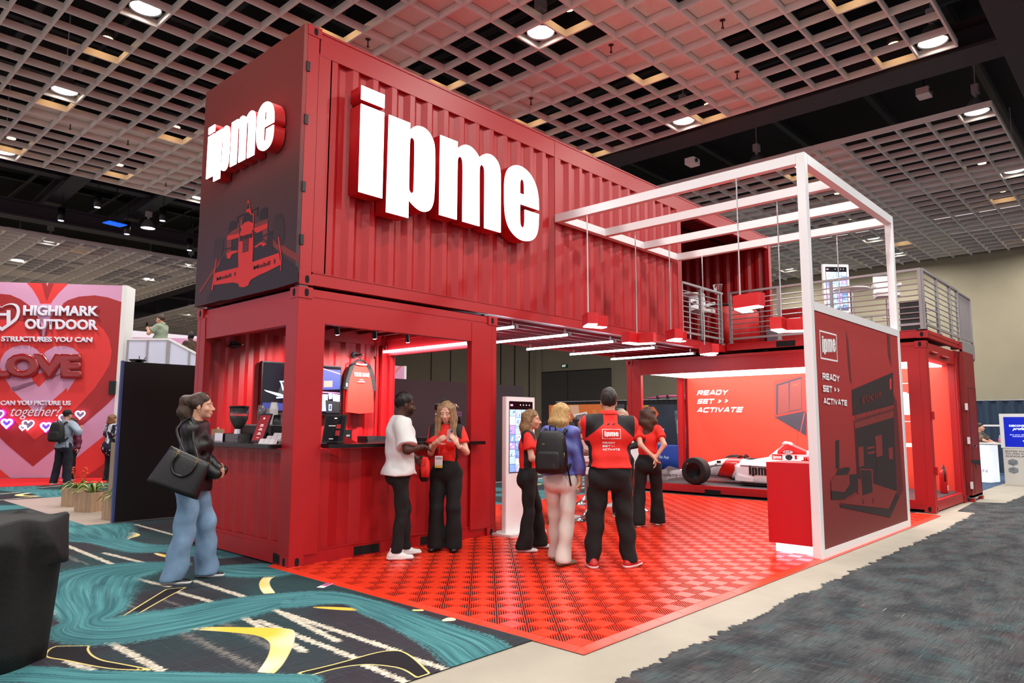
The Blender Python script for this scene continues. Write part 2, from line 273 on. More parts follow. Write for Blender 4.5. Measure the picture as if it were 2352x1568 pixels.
D={'heart_o':[0.817,15.713,0.0],'heart_d':[0.7823,-0.6229,0.0],'heart':[('red',[(0.268,5.137),(1.292,5.155),(1.085,4.908),(0.94,4.688),(0.847,4.49),(0.799,4.177),(0.688,4.486),(0.582,4.717),(0.423,4.966)]),('maroon',[(0.632,5.141),(0.934,5.147),(0.855,4.882),(0.792,4.645),(0.713,4.877)]),('pink',[(0.747,5.149),(0.8,5.151),(0.777,5.056)]),('maroon',[(0.775,3.518),(0.821,3.867),(0.905,4.18),(1.06,4.496),(1.314,4.699),(1.576,4.805),(1.971,4.853),(2.3,4.807),(2.655,4.689),(2.651,2.26),(2.649,2.144),(2.448,1.912),(1.648,1.129),(0.773,0.312),(0.102,0.886),(-0.083,1.072),(-0.157,1.146),(-0.447,4.841),(-0.375,4.824),(-0.111,4.803),(0.161,4.685),(0.441,4.479),(0.616,4.25),(0.73,3.904)]),('pink',[(0.398,4.575),(1.214,4.598),(0.965,4.337),(0.887,4.179),(0.804,4.099),(0.734,4.098),(0.619,4.211)]),('red',[(0.775,3.518),(0.69,3.729),(0.571,3.9),(0.384,4.05),(0.116,4.121),(-0.182,4.133),(-0.389,4.108),(-0.219,1.931),(0.766,0.998),(1.509,1.611),(1.707,1.812),(2.15,2.37),(2.149,2.384),(2.326,2.695),(2.469,3.007),(2.492,3.357),(2.408,3.688),(2.247,3.939),(1.982,4.129),(1.708,4.18),(1.44,4.164),(1.178,4.089),(0.976,3.929),(0.867,3.713)]),('pink',[(0.78,3.21),(0.646,3.362),(0.464,3.454),(0.27,3.466),(0.048,3.408),(-0.116,3.271),(-0.205,3.079),(-0.207,2.889),(-0.102,2.644),(0.172,2.234),(0.076,2.348),(0.77,1.655),(1.457,2.362),(1.465,2.247),(1.653,2.609),(1.724,2.879),(1.744,3.111),(1.679,3.284),(1.527,3.417),(1.31,3.471),(1.063,3.447),(0.895,3.328)]),('red',[(0.763,2.712),(0.726,2.75),(0.584,2.767),(0.556,2.671),(0.62,2.52),(0.771,2.369),(0.916,2.542),(0.993,2.696),(0.9,2.762),(0.813,2.751)]),('red',[(2.497,1.149),(1.729,0.453),(1.64,-0.032),(2.554,-0.039)]),('maroon',[(2.544,0.412),(2.106,0.077),(2.043,-0.035),(2.572,-0.039)]),('red',[(-0.094,0.332),(-0.02,0.258),(0.272,0.017),(-0.069,0.019)])],'heart_txt':[('HIGHMARK',[(0.264,4.245),(2.126,4.274),(0.252,4.528)],'white'),('OUTDOOR',[(0.336,3.879),(2.137,3.901),(0.314,4.165)],'white'),('EVENT STRUCTURES YOU CAN',[(-0.871,3.539),(2.018,3.567),(-0.882,3.683)],'white'),('LOVE',[(-0.441,2.573),(1.832,2.592),(-0.494,3.241)],'dark'),('CAN YOU PICTURE US',[(-0.095,1.885),(1.595,1.893),(-0.104,2.007)],'white'),('together?',[(0.166,1.52),(1.392,1.525),(0.148,1.868)],'script')],'neon':[((-0.127,1.641),0.3),((0.104,1.427),0.26),((0.616,1.391),0.3),((0.492,1.315),0.16),((1.046,1.339),0.26),((1.487,1.545),0.3),((1.854,1.656),0.25)],'hlogo':[[(-0.277,4.459),(-0.195,4.529),(-0.042,4.582),(0.101,4.547),(0.181,4.413),(0.177,4.239),(0.117,4.102),(-0.211,3.824),(-0.578,4.085),(-0.658,4.217),(-0.672,4.39),(-0.613,4.527),(-0.495,4.569),(-0.352,4.524)],[(-0.149,4.385),(-0.053,4.387),(-0.03,4.079),(-0.12,4.0)],[(-0.439,4.3),(-0.108,4.309),(-0.103,4.241),(-0.434,4.232)]],'endprint':[('m',[(0.524,3.49),(-0.066,3.204),(-0.062,3.124),(0.517,3.403)]),('m',[(2.32,3.121),(1.731,3.486),(1.724,3.42),(2.301,3.082)]),('d',[(1.921,3.13),(1.753,3.46),(1.462,3.506),(0.516,3.392),(0.282,3.249),(-0.056,3.075),(-0.076,2.922),(0.375,2.91),(1.473,2.913),(2.111,2.964)]),('dm',[(1.946,3.466),(1.973,3.59),(1.947,3.706),(1.86,3.732),(1.691,3.697),(1.7,3.545),(1.753,3.46),(1.898,3.388)]),('dm',[(0.506,3.518),(0.5,3.699),(0.442,3.741),(0.34,3.737),(0.275,3.666),(0.25,3.473),(0.291,3.365),(0.415,3.407),(0.513,3.488)]),('d',[(1.582,3.771),(1.572,3.863),(1.476,3.875),(1.389,3.85),(1.381,3.768),(1.584,3.742)]),('d',[(0.83,3.791),(0.821,3.861),(0.746,3.879),(0.649,3.867),(0.639,3.743),(0.822,3.757)]),('d',[(1.368,3.823),(1.376,3.906),(1.195,3.91),(1.194,3.892),(1.346,3.89),(1.339,3.823)]),('d',[(1.013,3.906),(0.859,3.922),(0.86,3.814),(0.893,3.809),(0.89,3.903),(1.011,3.889)]),('d',[(1.484,3.718),(1.179,3.742),(0.509,3.562),(0.491,3.346),(1.455,3.436)]),('m',[(1.606,3.711),(1.488,3.753),(1.298,3.764),(1.297,3.638),(1.488,3.643),(1.472,3.485),(1.514,3.422),(1.589,3.434),(1.611,3.647)]),('r',[(1.606,3.711),(1.302,3.685),(1.302,3.637),(1.488,3.643),(1.605,3.658)]),('m',[(0.941,3.73),(0.623,3.725),(0.616,3.646),(0.627,3.476),(0.718,3.427),(0.734,3.614),(0.897,3.611)]),('r',[(0.936,3.679),(0.627,3.681),(0.633,3.628),(0.919,3.609)]),('r',[(0.927,3.456),(0.755,3.489),(0.624,3.441),(0.718,3.427),(0.742,3.458),(0.828,3.456),(0.838,3.441)]),('r',[(1.58,3.427),(1.602,3.494),(1.462,3.5),(1.298,3.481),(1.338,3.461),(1.457,3.459),(1.501,3.414)]),('d',[(0.945,3.653),(0.561,3.437),(0.577,3.428),(0.954,3.638)]),('d',[(0.945,3.531),(0.51,3.573),(0.504,3.552),(0.943,3.511)]),('d',[(1.664,3.563),(1.299,3.536),(1.297,3.519),(1.662,3.545)]),('r',[(0.933,3.285),(0.346,3.296),(0.299,3.158),(0.597,3.123),(0.765,3.11),(0.937,3.085),(1.025,3.08)]),('r',[(1.901,3.293),(1.273,3.274),(0.933,3.285),(0.937,3.09),(0.989,3.054),(1.009,3.023),(1.109,3.014),(1.226,3.035),(1.258,3.078),(1.398,3.11),(1.928,3.145)]),('r',[(1.268,3.747),(1.263,3.837),(1.193,3.881),(1.138,3.915),(1.133,4.028),(1.112,4.048),(1.081,4.034),(1.042,3.929),(1.009,3.866),(0.944,3.842),(0.949,3.754),(0.945,3.653),(1.087,3.735),(1.223,3.716)]),('d',[(1.246,3.766),(1.236,3.849),(1.16,3.902),(1.092,3.906),(1.031,3.859),(0.973,3.842),(0.971,3.747),(1.069,3.788),(1.172,3.791)]),('d',[(1.139,3.944),(1.121,4.019),(1.096,4.02),(1.061,3.939)]),('r',[(1.271,3.26),(1.3,3.479),(1.297,3.638),(1.247,3.72),(1.158,3.758),(1.065,3.745),(0.993,3.695),(0.944,3.597),(0.934,3.419),(0.936,3.265)]),('r',[(0.384,3.478),(0.36,3.476),(0.282,3.239),(0.286,3.092),(0.302,3.097),(0.306,3.242)]),('r',[(1.876,3.467),(1.85,3.461),(1.921,3.083),(1.955,3.09)])],'end_txt':[('ipme',[(1.268,3.578),(0.955,3.568),(1.275,3.651)],'k'),('1',[(1.184,3.432),(1.047,3.432),(1.187,3.582)],'dm2'),('Mobil 1',[(1.824,3.186),(1.334,3.184),(1.824,3.229)],'k'),('Mobil 1',[(0.898,3.188),(0.418,3.192),(0.898,3.235)],'k')],'frameprint':[('b',[(5.408,2.628),(5.468,2.529),(5.499,2.322),(5.518,1.959),(5.463,2.008),(5.42,2.213)]),('b',[(7.154,2.744),(7.285,2.744),(7.294,2.295),(7.16,2.441)]),('d',[(4.841,1.28),(4.967,1.288),(4.925,0.961),(4.812,0.956)]),('b',[(7.298,1.902),(7.447,1.811),(7.518,0.531),(7.245,0.435)]),('b',[(5.53,1.515),(7.276,1.712),(7.31,0.545),(5.545,0.621)]),('d',[(5.508,1.896),(7.345,2.214),(7.284,1.748),(5.496,1.577)]),('m',[(5.604,1.578),(5.903,1.61),(5.895,1.559),(5.596,1.532)]),('m',[(6.007,1.62),(6.512,1.671),(6.502,1.618),(5.998,1.569)]),('m',[(6.625,1.682),(7.224,1.739),(7.214,1.687),(6.615,1.628)]),('m',[(5.525,1.485),(7.267,1.665),(7.256,1.57),(5.546,1.413)]),('d',[(5.577,1.413),(7.248,1.57),(7.188,0.553),(5.545,0.621)]),('r2',[(7.159,2.109),(7.236,2.125),(7.213,1.97),(7.137,1.955)]),('m',[(5.637,1.186),(5.833,1.192),(5.826,0.953),(5.629,0.94)]),('m',[(5.999,1.178),(6.279,1.187),(6.282,1.161),(6.001,1.15)]),('m',[(5.988,1.115),(6.303,1.121),(6.298,1.095),(5.997,1.089)]),('m',[(6.337,1.312),(6.635,1.33),(6.62,1.053),(6.36,1.039)]),('m',[(6.906,1.146),(7.107,1.158),(7.098,0.992),(6.914,0.987)]),('d',[(6.354,1.007),(7.155,0.99),(7.107,0.559),(6.286,0.634)]),('m',[(5.211,0.84),(5.243,0.858),(7.185,0.542),(6.764,0.338),(4.851,0.565),(5.545,0.621)]),('d',[(6.764,0.338),(7.183,0.531),(7.291,0.455),(6.802,0.221),(4.9,0.514),(4.877,0.55)]),('m',[(5.645,0.923),(6.156,0.892),(6.14,0.527),(5.694,0.55)]),('d',[(5.669,0.908),(6.105,0.878),(6.105,0.604),(5.7,0.59)]),('d',[(5.694,0.55),(5.726,0.548),(5.728,0.486),(5.689,0.485)]),('d',[(6.092,0.531),(6.126,0.528),(6.128,0.459),(6.086,0.458)]),('m',[(4.613,0.825),(4.786,0.891),(5.219,0.899),(5.285,0.935),(5.264,0.719),(5.034,0.647),(4.618,0.667)]),('d',[(4.785,0.881),(4.879,0.953),(5.229,0.961),(5.297,0.935),(5.185,0.871)]),('d',[(4.599,0.724),(5.039,0.676),(5.258,0.759),(5.549,0.722),(5.539,0.662),(5.027,0.599),(4.612,0.621)]),('d',[(5.245,0.868),(5.571,0.862),(5.549,0.722),(5.252,0.72)])],'frame_txt':[('READY',[(4.489,1.977),(5.048,1.975),(4.488,2.055)],'w'),('SET',[(4.487,1.838),(4.779,1.837),(4.491,1.914)],'w'),('>',[(4.848,1.851),(4.921,1.849),(4.849,1.902)],'w'),('>',[(4.961,1.847),(5.03,1.847),(4.963,1.9)],'w'),('ACTIVATE',[(4.484,1.698),(5.273,1.691),(4.489,1.77)],'w'),('BEYOND RAW',[(5.842,1.724),(6.715,1.838),(5.844,1.813)],'m')],'frame_logo':[[(4.483,2.548)],[(5.048,2.214)]],'frame_logo_ipme':[(4.543,2.269),(4.992,2.31),(4.549,2.482)],'cprint':[('n',[(0.031,1.618),(-0.02,1.605),(-0.68,1.209),(-0.713,1.701),(-0.661,1.762)]),('bm',[(-0.017,2.455),(-0.118,2.458),(-0.683,2.547),(-0.75,2.544),(-0.716,1.774),(-0.649,1.75),(0.025,1.618)]),('n',[(-0.052,2.359),(-0.633,2.515),(-0.614,1.79),(-0.025,1.674)]),('bp',[(-0.1,2.332),(-0.336,2.393),(-0.322,1.747),(-0.064,1.686)]),('bp',[(-0.368,2.405),(-0.618,2.47),(-0.602,1.806),(-0.331,1.753)]),('o',[(-0.438,2.346),(-0.547,2.37),(-0.545,2.33),(-0.439,2.315)]),('o2',[(-0.653,1.714),(-0.678,1.719),(-0.555,1.275),(-0.546,1.287)])],'c_txt':[('READY',[(1.937,2.16),(1.126,2.158),(1.914,2.283)],'w'),('SET',[(1.939,1.952),(1.486,1.953),(1.917,2.071)],'w'),('>',[(1.387,1.961),(1.294,1.963),(1.384,2.054)],'w'),('>',[(1.213,1.964),(1.121,1.967),(1.213,2.057)],'w'),('ACTIVATE',[(1.949,1.739),(0.765,1.739),(1.923,1.865)],'w')],'c_frag':[(-2.692,2.737),(-2.723,2.294),(-2.731,2.136),(-2.718,1.9),(-2.709,1.743),(-2.705,1.075),(-2.681,0.644)],'teal':[[(-0.698,1.041,0.184),(-1.022,1.157,0.361),(-1.288,1.117,0.51),(-1.459,0.968,0.489),(-1.666,0.457,0.424),(-1.866,-0.287,0.277),(-1.998,-0.587,0.168),(-2.042,-0.8,0.274),(-1.91,-0.997,0.407),(-1.713,-1.032,0.435),(-1.433,-1.066,0.383),(-1.068,-1.047,0.359),(-0.738,-1.05,0.261),(-0.492,-1.128,0.229),(-0.606,-1.143,0.295),(-0.411,-1.256,0.249),(-0.281,-1.546,0.14),(-0.31,-1.914,0.178),(-0.347,-2.28,0.192),(-0.402,-2.68,0.225),(-0.452,-3.036,0.267),(-0.552,-3.302,0.278),(-0.645,-3.585,0.294)],[(-0.337,5.96,0.533),(-0.424,4.97,0.658),(-0.591,3.775,0.484),(-0.634,3.204,0.255),(-0.597,2.622,0.233),(-0.49,2.198,0.276),(-0.319,2.093,0.242),(-0.158,1.462,0.238),(-0.077,1.175,0.198)],[(-2.748,-1.442,0.162),(-2.556,-1.67,0.145),(-2.37,-1.956,0.144),(-2.08,-2.278,0.135),(-1.801,-2.582,0.111),(-1.582,-2.878,0.148)],[(-0.394,0.488,0.193),(-0.272,0.24,0.355),(-0.138,0.051,0.327)]],'yellow':[[(-1.596,-1.35),(-1.511,-1.345),(-1.321,-1.555),(-1.138,-1.776),(-1.054,-1.898),(-1.096,-2.014),(-1.261,-2.263),(-1.488,-2.54),(-1.606,-2.645),(-1.663,-2.553),(-1.493,-2.359),(-1.361,-2.157),(-1.314,-2.044),(-1.298,-1.89),(-1.349,-1.747),(-1.487,-1.502)],[(-0.064,-0.154),(-0.189,-0.093),(-0.326,-0.12),(-0.497,-0.345),(-0.615,-0.593),(-0.675,-0.774),(-0.594,-0.825),(-0.502,-0.567),(-0.404,-0.364),(-0.281,-0.21),(-0.12,-0.165)],[(-2.127,0.091),(-1.974,0.263),(-1.846,0.387),(-1.74,0.551),(-1.771,0.409),(-1.844,0.253),(-1.95,0.144),(-2.103,0.009)],[(-1.67,1.454),(-1.549,1.346),(-1.59,1.2),(-1.708,1.307)],[(-0.575,1.916),(-0.541,1.858),(-0.518,1.629),(-0.563,1.479),(-0.598,1.602),(-0.601,1.772)],[(-0.293,3.795),(-0.163,3.726),(-0.162,3.452),(-0.229,3.288),(-0.373,3.212),(-0.52,2.936),(-0.507,3.063),(-0.35,3.414),(-0.268,3.562)],[(-0.647,-1.452),(-0.544,-1.532),(-0.379,-1.792),(-0.39,-1.894),(-0.512,-1.738),(-0.598,-1.579)],[(-0.474,5.455),(-0.388,5.367),(-0.439,5.185),(-0.524,5.272)],[(-0.127,-2.097),(-0.056,-2.171),(-0.096,-2.202),(-0.152,-2.144)],[(-0.17,-2.499),(-0.089,-2.481),(-0.06,-2.537),(-0.108,-2.589),(-0.187,-2.532)]],'blackshape':[[(-2.433,-1.293),(-2.375,-1.165),(-2.33,-1.134),(-2.174,-1.28),(-2.208,-1.342),(-2.233,-1.504),(-2.222,-1.659),(-2.173,-1.781),(-2.065,-2.079),(-2.214,-1.905),(-2.297,-1.717),(-2.372,-1.483),(-2.428,-1.371)],[(-1.508,-2.737),(-1.244,-2.769),(-0.945,-2.76),(-0.845,-2.82),(-0.831,-2.881),(-0.866,-3.028),(-0.978,-3.308),(-1.074,-3.306),(-1.03,-3.13),(-1.075,-2.999),(-1.142,-2.894),(-1.284,-2.829),(-1.5,-2.824)],[(-1.829,-0.739),(-1.428,-0.278),(-1.183,0.002),(-1.033,-0.047),(-1.354,-0.356),(-1.763,-0.783)]],'stripes':[((-2.058,-1.309),(-2.041,-2.114),0.032),((-1.146,-1.301),(-1.266,-2.414),0.032),((-0.87,-1.287),(-0.995,-2.381),0.032),((-1.16,-0.163),(-1.104,-0.744),0.032),((-0.865,0.157),(-0.842,-0.733),0.032),((-1.226,0.778),(-1.127,0.088),0.03),((-1.095,3.328),(-1.117,1.57),0.032),((-0.957,2.313),(-0.857,1.3),0.032),((0.126,4.452),(0.113,2.935),0.03),((-2.079,0.07),(-2.072,-0.406),0.032),((-2.369,-1.522),(-2.324,-1.805),0.032),((-0.884,-1.29),(-0.849,-2.824),0.032),((-1.117,-1.527),(-1.117,-2.763),0.032),((-0.875,-3.001),(-0.863,-3.34),0.032),((-1.149,-2.904),(-1.163,-3.332),0.032)],'dashes':[((-1.641,-1.394),(-1.631,-2.522),0.045),((-1.327,-1.319),(-1.378,-2.296),0.04),((-1.613,-0.021),(-1.608,-0.789),0.02),((-1.354,-0.356),(-1.329,-0.804),0.02),((-1.286,2.429),(-1.295,1.706),0.02),((-1.284,2.77),(-1.324,1.937),0.02)]}
# ---- floor ---------------------------------------------------------------------------
def catmull(P,step=.03):
    P=np.array(P,float); Q=[]
    for i in range(len(P)-1):
        p0=P[max(i-1,0)];p1=P[i];p2=P[i+1];p3=P[min(i+2,len(P)-1)]
        n=max(2,int(np.linalg.norm((p2-p1)[:2])/step))
        for t in np.linspace(0,1,n,endpoint=False):
            Q.append(.5*((2*p1)+(-p0+p2)*t+(2*p0-5*p1+4*p2-p3)*t*t+(-p0+3*p1-3*p2+p3)*t**3))
    Q.append(P[-1]); return np.array(Q)
def poly_sd(XY,poly):
    P=np.array(poly,float); n=len(P); d=np.full(len(XY),1e9); ins=np.zeros(len(XY),bool)
    for i in range(n):
        a,b=P[i-1],P[i]; e=b-a; w=XY-a; t=np.clip(w@e/(e@e+1e-12),0,1); d=np.minimum(d,np.linalg.norm(w-t[:,None]*e,axis=1))
        c=((a[1]<=XY[:,1])!=(b[1]<=XY[:,1])); xs=a[0]+(XY[:,1]-a[1])/(b[1]-a[1]+1e-12)*e[0]; ins^=c&(XY[:,0]<xs)
    return np.where(ins,d,-d)
def carpet_mat():
    m=bpy.data.materials.new('patterned_carpet'); m.use_nodes=True; nt=m.node_tree; b=nt.nodes['Principled BSDF']; L=nt.links.new
    b.inputs['Roughness'].default_value=.95; b.inputs['Specular IOR Level'].default_value=.15
    at=lambda n:nd(nt,'ShaderNodeAttribute',attribute_name=n)
    def noise(vec,sc,det=3):
        n=nd(nt,'ShaderNodeTexNoise'); n.inputs['Scale'].default_value=sc; n.inputs['Detail'].default_value=det; L(vec,n.inputs['Vector']); return n.outputs[0]
    def mapv(vec,s,rz=0):
        n=nd(nt,'ShaderNodeMapping'); n.inputs['Scale'].default_value=s; n.inputs['Rotation'].default_value=(0,0,rz); L(vec,n.inputs['Vector']); return n.outputs[0]
    def math_(op,a,bb=None):
        n=nd(nt,'ShaderNodeMath',operation=op)
        for i,x in enumerate((a,bb)):
            if x is None: continue
            if isinstance(x,(int,float)): n.inputs[i].default_value=x
            else: L(x,n.inputs[i])
        return n.outputs[0]
    def ramp(x,a,bb,c0=0,c1=1):
        n=nd(nt,'ShaderNodeMapRange'); L(x,n.inputs[0]); n.inputs[1].default_value=a; n.inputs[2].default_value=bb; n.inputs[3].default_value=c0; n.inputs[4].default_value=c1; return n.outputs[0]
    def mix(f,a,bb):
        n=nd(nt,'ShaderNodeMix',data_type='RGBA')
        L(f,n.inputs[0]) if not isinstance(f,float) else None
        for i,x in ((6,a),(7,bb)):
            if isinstance(x,tuple): n.inputs[i].default_value=x
            else: L(x,n.inputs[i])
        return n.outputs[2]
    tc=nd(nt,'ShaderNodeTexCoord').outputs['Object']
    big=noise(tc,.55,1); base=mix(ramp(big,.42,.58),lin('322e34'),lin('284043'))
    s1=noise(mapv(tc,(3,60,1),.9),1,4); s2=noise(mapv(tc,(60,3,1),.9),1,4)
    base=mix(ramp(s1,.5,.75,0,.55),base,lin('131114')); base=mix(ramp(s2,.55,.8,0,.3),base,lin('4d5a5a'))
    grain=noise(tc,260,2)
    # thin dashed scratches
    d=at('dash'); f=ramp(math_('ADD',d.outputs['Fac'],ramp(noise(mapv(tc,(18,90,1),.45),1,3),.3,.7,-.9,1.6)),1.2,.4); base=mix(f,base,lin('6f6b66'))
    # cream brushed stripes with frayed edges
    d=at('stripe'); fr=noise(mapv(tc,(4,85,1),1.15),1,3)
    f=ramp(math_('ADD',d.outputs['Fac'],ramp(fr,.3,.7,-.55,.75)),1.02,.92); base=mix(f,base,mix(ramp(noise(tc,30),.4,.6),lin('a79f8e'),lin('d0c8b6')))
    sd=at('black').outputs['Fac']; base=mix(ramp(sd,-.004,.004),base,lin('201d21')); base=mix(ramp(math_('ABSOLUTE',sd),.009,.004),base,lin('d8c27a'))
    yl=mix(ramp(noise(tc,1.3,1),.42,.58),lin('e3b845'),lin('e8dbb5'))
    base=mix(ramp(at('yellow').outputs['Fac'],-.004,.004),base,yl)
    t=at('teal'); tu=at('tealuv').outputs['Vector']
    st=noise(mapv(tu,(1.1,7,1)),1,4); st2=noise(mapv(tu,(.7,16,1)),1.2,3)
    edge=math_('ADD',t.outputs['Fac'],ramp(noise(mapv(tc,(25,70,1),.5),1,4),.25,.75,-.22,.22))
    f=ramp(edge,1.0,.84)
    tcx=mix(ramp(st,.38,.62),lin('2f5f65'),lin('4b8487')); tcx=mix(ramp(st2,.56,.74,0,.7),tcx,lin('6aa5a8')); tcx=mix(ramp(st2,.42,.30,0,.7),tcx,lin('34494d'))
    tcx=mix(ramp(grain,.5,.75,0,.35),tcx,lin('2b4b50'))
    base=mix(f,base,tcx)
    L(base,b.inputs['Base Color'])
    bp=nd(nt,'ShaderNodeBump'); bp.inputs['Strength'].default_value=.35; bp.inputs['Distance'].default_value=.004; L(grain,bp.inputs['Height']); L(bp.outputs[0],b.inputs['Normal'])
    return m
CARPET=carpet_mat()
def carpet(name,x0,x1,y0,y1,h,parent,traced,z):
    nx,ny=int((x1-x0)/h)+1,int((y1-y0)/h)+1
    gx,gy=np.meshgrid(np.linspace(x0,x1,nx),np.linspace(y0,y1,ny),indexing='ij'); XY=np.stack([gx.ravel(),gy.ravel()],1)
    idx=np.arange(nx*ny).reshape(nx,ny); F=np.stack([idx[:-1,:-1],idx[1:,:-1],idx[1:,1:],idx[:-1,1:]],-1).reshape(-1,4)
    me=npmesh(name,np.c_[XY,np.full(len(XY),z)],F,False)
    td=np.full(len(XY),3.); tuv=np.zeros((len(XY),3)); yl=np.full(len(XY),-1.); bk=np.full(len(XY),-1.); sp=np.full(len(XY),5.); ds=np.full(len(XY),5.)
    rnd=random.Random(3)
    strokes=D['teal'] if traced else [[(x+rnd.uniform(-.4,.4),y0+i*1.0+rnd.uniform(-.2,.2),.28+.2*rnd.random()) for i in range(int((y1-y0))+2)] for x in np.arange(x0,x1,2.2)]+[[(x0+i*1.1,y+1.3*math.sin(i*1.1+y),.3) for i in range(int((x1-x0)/1.1)+2)] for y in np.arange(y0,y1,2.6)]
    for k,st in enumerate(strokes):
        Q=catmull(st); u=np.r_[0,np.cumsum(np.linalg.norm(np.diff(Q[:,:2],axis=0),axis=1))]
        box=(XY[:,0]>Q[:,0].min()-1)&(XY[:,0]<Q[:,0].max()+1)&(XY[:,1]>Q[:,1].min()-1)&(XY[:,1]<Q[:,1].max()+1); I=np.where(box)[0]
        for s in range(0,len(I),6000):
            J=I[s:s+6000]; dd=np.linalg.norm(XY[J][:,None]-Q[None,:,:2],axis=2)/Q[None,:,2]; a=dd.argmin(1); v=dd[np.arange(len(J)),a]
            tan=np.gradient(Q[:,:2],axis=0)[a]; w=XY[J]-Q[a,:2]; sg=np.sign(tan[:,0]*w[:,1]-tan[:,1]*w[:,0]); ok=v<td[J]
            td[J[ok]]=v[ok]; tuv[J[ok],0]=u[a][ok]+k*20; tuv[J[ok],1]=(v*sg)[ok]
    def lines(L,out):
        for a,bb,wd in L:
            a,bb=np.array(a),np.array(bb); e=bb-a; w=XY-a; t=np.clip(w@e/(e@e),0,1); np.minimum(out,np.linalg.norm(w-t[:,None]*e,axis=1)/wd,out=out)
    if traced:
        for q in D['yellow']: yl=np.maximum(yl,poly_sd(XY,smooth_loop(q,2)))
        for q in D['blackshape']: bk=np.maximum(bk,poly_sd(XY,smooth_loop(q,2)))
        lines(D['stripes'],sp); lines(D['dashes'],ds)
    else:
        lines([((x,y),(x+1.6,y+.5),.05) for x in np.arange(x0,x1,1.7) for y in np.arange(y0,y1,1.3)],sp)
        for x in np.arange(x0+.7,x1,2.6):
            for y in np.arange(y0+.5,y1,3.1): yl=np.maximum(yl,.07-np.abs(np.hypot(XY[:,0]-x,XY[:,1]-y)-.45)-np.where(XY[:,0]>x+.1,1,0))
    for n,a in (('teal',td),('yellow',yl),('black',bk),('stripe',sp),('dash',ds)):
        at=me.attributes.new(n,'FLOAT','POINT'); at.data.foreach_set('value',a.astype(np.float32))
    at=me.attributes.new('tealuv','FLOAT_VECTOR','POINT'); at.data.foreach_set('vector',tuv.astype(np.float32).ravel())
    me.materials.append(CARPET); o=link(name,me,parent); return o
conc=mat('concrete_strip',(.61,.58,.52),.7,bump=(40,.08),var=(2.2,.10))
mb=MB(); mb.box(-16,45,-26,60,-.25,-.004); floor=mb.build('floor',conc,label='hall floor of patterned carpet, bare concrete and grey aisle carpet',kind='structure')
carpet('patterned_carpet',-3.6,1.2,-3.32,6.8,.024,floor,True,.004)
carpet('patterned_carpet',-8,9.0,6.8,24,.09,floor,False,.003)
carpet('patterned_carpet',1.2,27,-3.32+5.0,6.8,.07,floor,False,.003)
carpet('patterned_carpet',9.0,27,6.8,24,.12,floor,False,.003)
mb=MB(); mb.box(1.2,9.9,-3.32,1.68,-.002,.002); mb.build('underlay',mat('underlay',(.14,.13,.14),.9),floor)
mb=MB(); mb.box(12.3,28,-3.36,1.68,-.002,.002); mb.build('blue_carpet',mat('blue_carpet',(.20,.30,.42),.95,var=(5,.5),stretch=(1,6,1)),floor)
mb=MB(); mb.box(-.4,1.9,4.82,9.5,-.002,.006); mb.build('vinyl_floor',mat('grey_wood_vinyl',(.66,.60,.55),.4,var=(6,.15),stretch=(1,8,1)),floor)
def aisle_mat():
    m=bpy.data.materials.new('grey_aisle_carpet'); m.use_nodes=True; nt=m.node_tree; b=nt.nodes['Principled BSDF']; L=nt.links.new
    b.inputs['Roughness'].default_value=.97; b.inputs['Specular IOR Level'].default_value=.1
    tc=nd(nt,'ShaderNodeTexCoord').outputs['Object']
    def noi(s,rz,sc=1,det=4):
        mp=nd(nt,'ShaderNodeMapping'); mp.inputs['Rotation'].default_value=(0,0,rz); mp.inputs['Scale'].default_value=s; L(tc,mp.inputs[0])
        n=nd(nt,'ShaderNodeTexNoise'); n.inputs['Scale'].default_value=sc*1.7; n.inputs['Detail'].default_value=det; L(mp.outputs[0],n.inputs['Vector']); return n.outputs[0]
    def mx(f,a,c,lo,hi,amt):
        mr=nd(nt,'ShaderNodeMapRange'); L(f,mr.inputs[0]); mr.inputs[1].default_value=lo; mr.inputs[2].default_value=hi; mr.inputs[4].default_value=amt
        n=nd(nt,'ShaderNodeMix',data_type='RGBA'); L(mr.outputs[0],n.inputs[0])
        if isinstance(a,tuple): n.inputs[6].default_value=a
        else: L(a,n.inputs[6])
        n.inputs[7].default_value=c; return n.outputs[2]
    r=1.12
    c=mx(noi((1.2,2.5,1),r),lin('4b4d4e'),lin('323437'),.4,.62,1)
    c=mx(noi((1.6,1.6,1),r,1.3),c,lin('3e5556'),.52,.68,.5)
    c=mx(noi((1.3,1.9,1),r+.3,1.6),c,lin('4a3b3c'),.55,.70,.6)
    c=mx(noi((2.5,55,1),r),c,lin('1c1e22'),.50,.68,.6)
    c=mx(noi((40,2.5,1),r),c,lin('6e7775'),.56,.76,.4)
    c=mx(noi((2,70,1),r,1.3),c,lin('8f9693'),.60,.78,.4)
    c=mx(noi((1.2,38,1),r,1.1),c,lin('c7b9a4'),.70,.76,.6)
    L(c,b.inputs['Base Color']); return m
AIS=aisle_mat()
# grey carpet with a frayed, comb-like edge towards the concrete
rn=random.Random(5); E=[]; x=-14.
lev=.0
while x<10.4:
    lev=lev*.8+rn.uniform(-.035,.035); E.append((x,-4.16+lev*.6+rn.uniform(-.022,.022)+(0 if x<8 else (x-8)*.03))); x+=.02
E+=[(10.42,-3.80),(12.25,-3.72),(12.5,-4.22)]; x=12.55
while x<30: E.append((x,-4.2+rn.uniform(-.04,.04))); x+=.05
mb=MB()
for i in range(len(E)-1):
    a,c=E[i],E[i+1]; mb.add([(a[0],-24,.004),(c[0],-24,.004),(c[0],c[1],.004),(a[0],a[1],.004)],[(0,1,2,3)])
mb.build('aisle_carpet',AIS,floor)
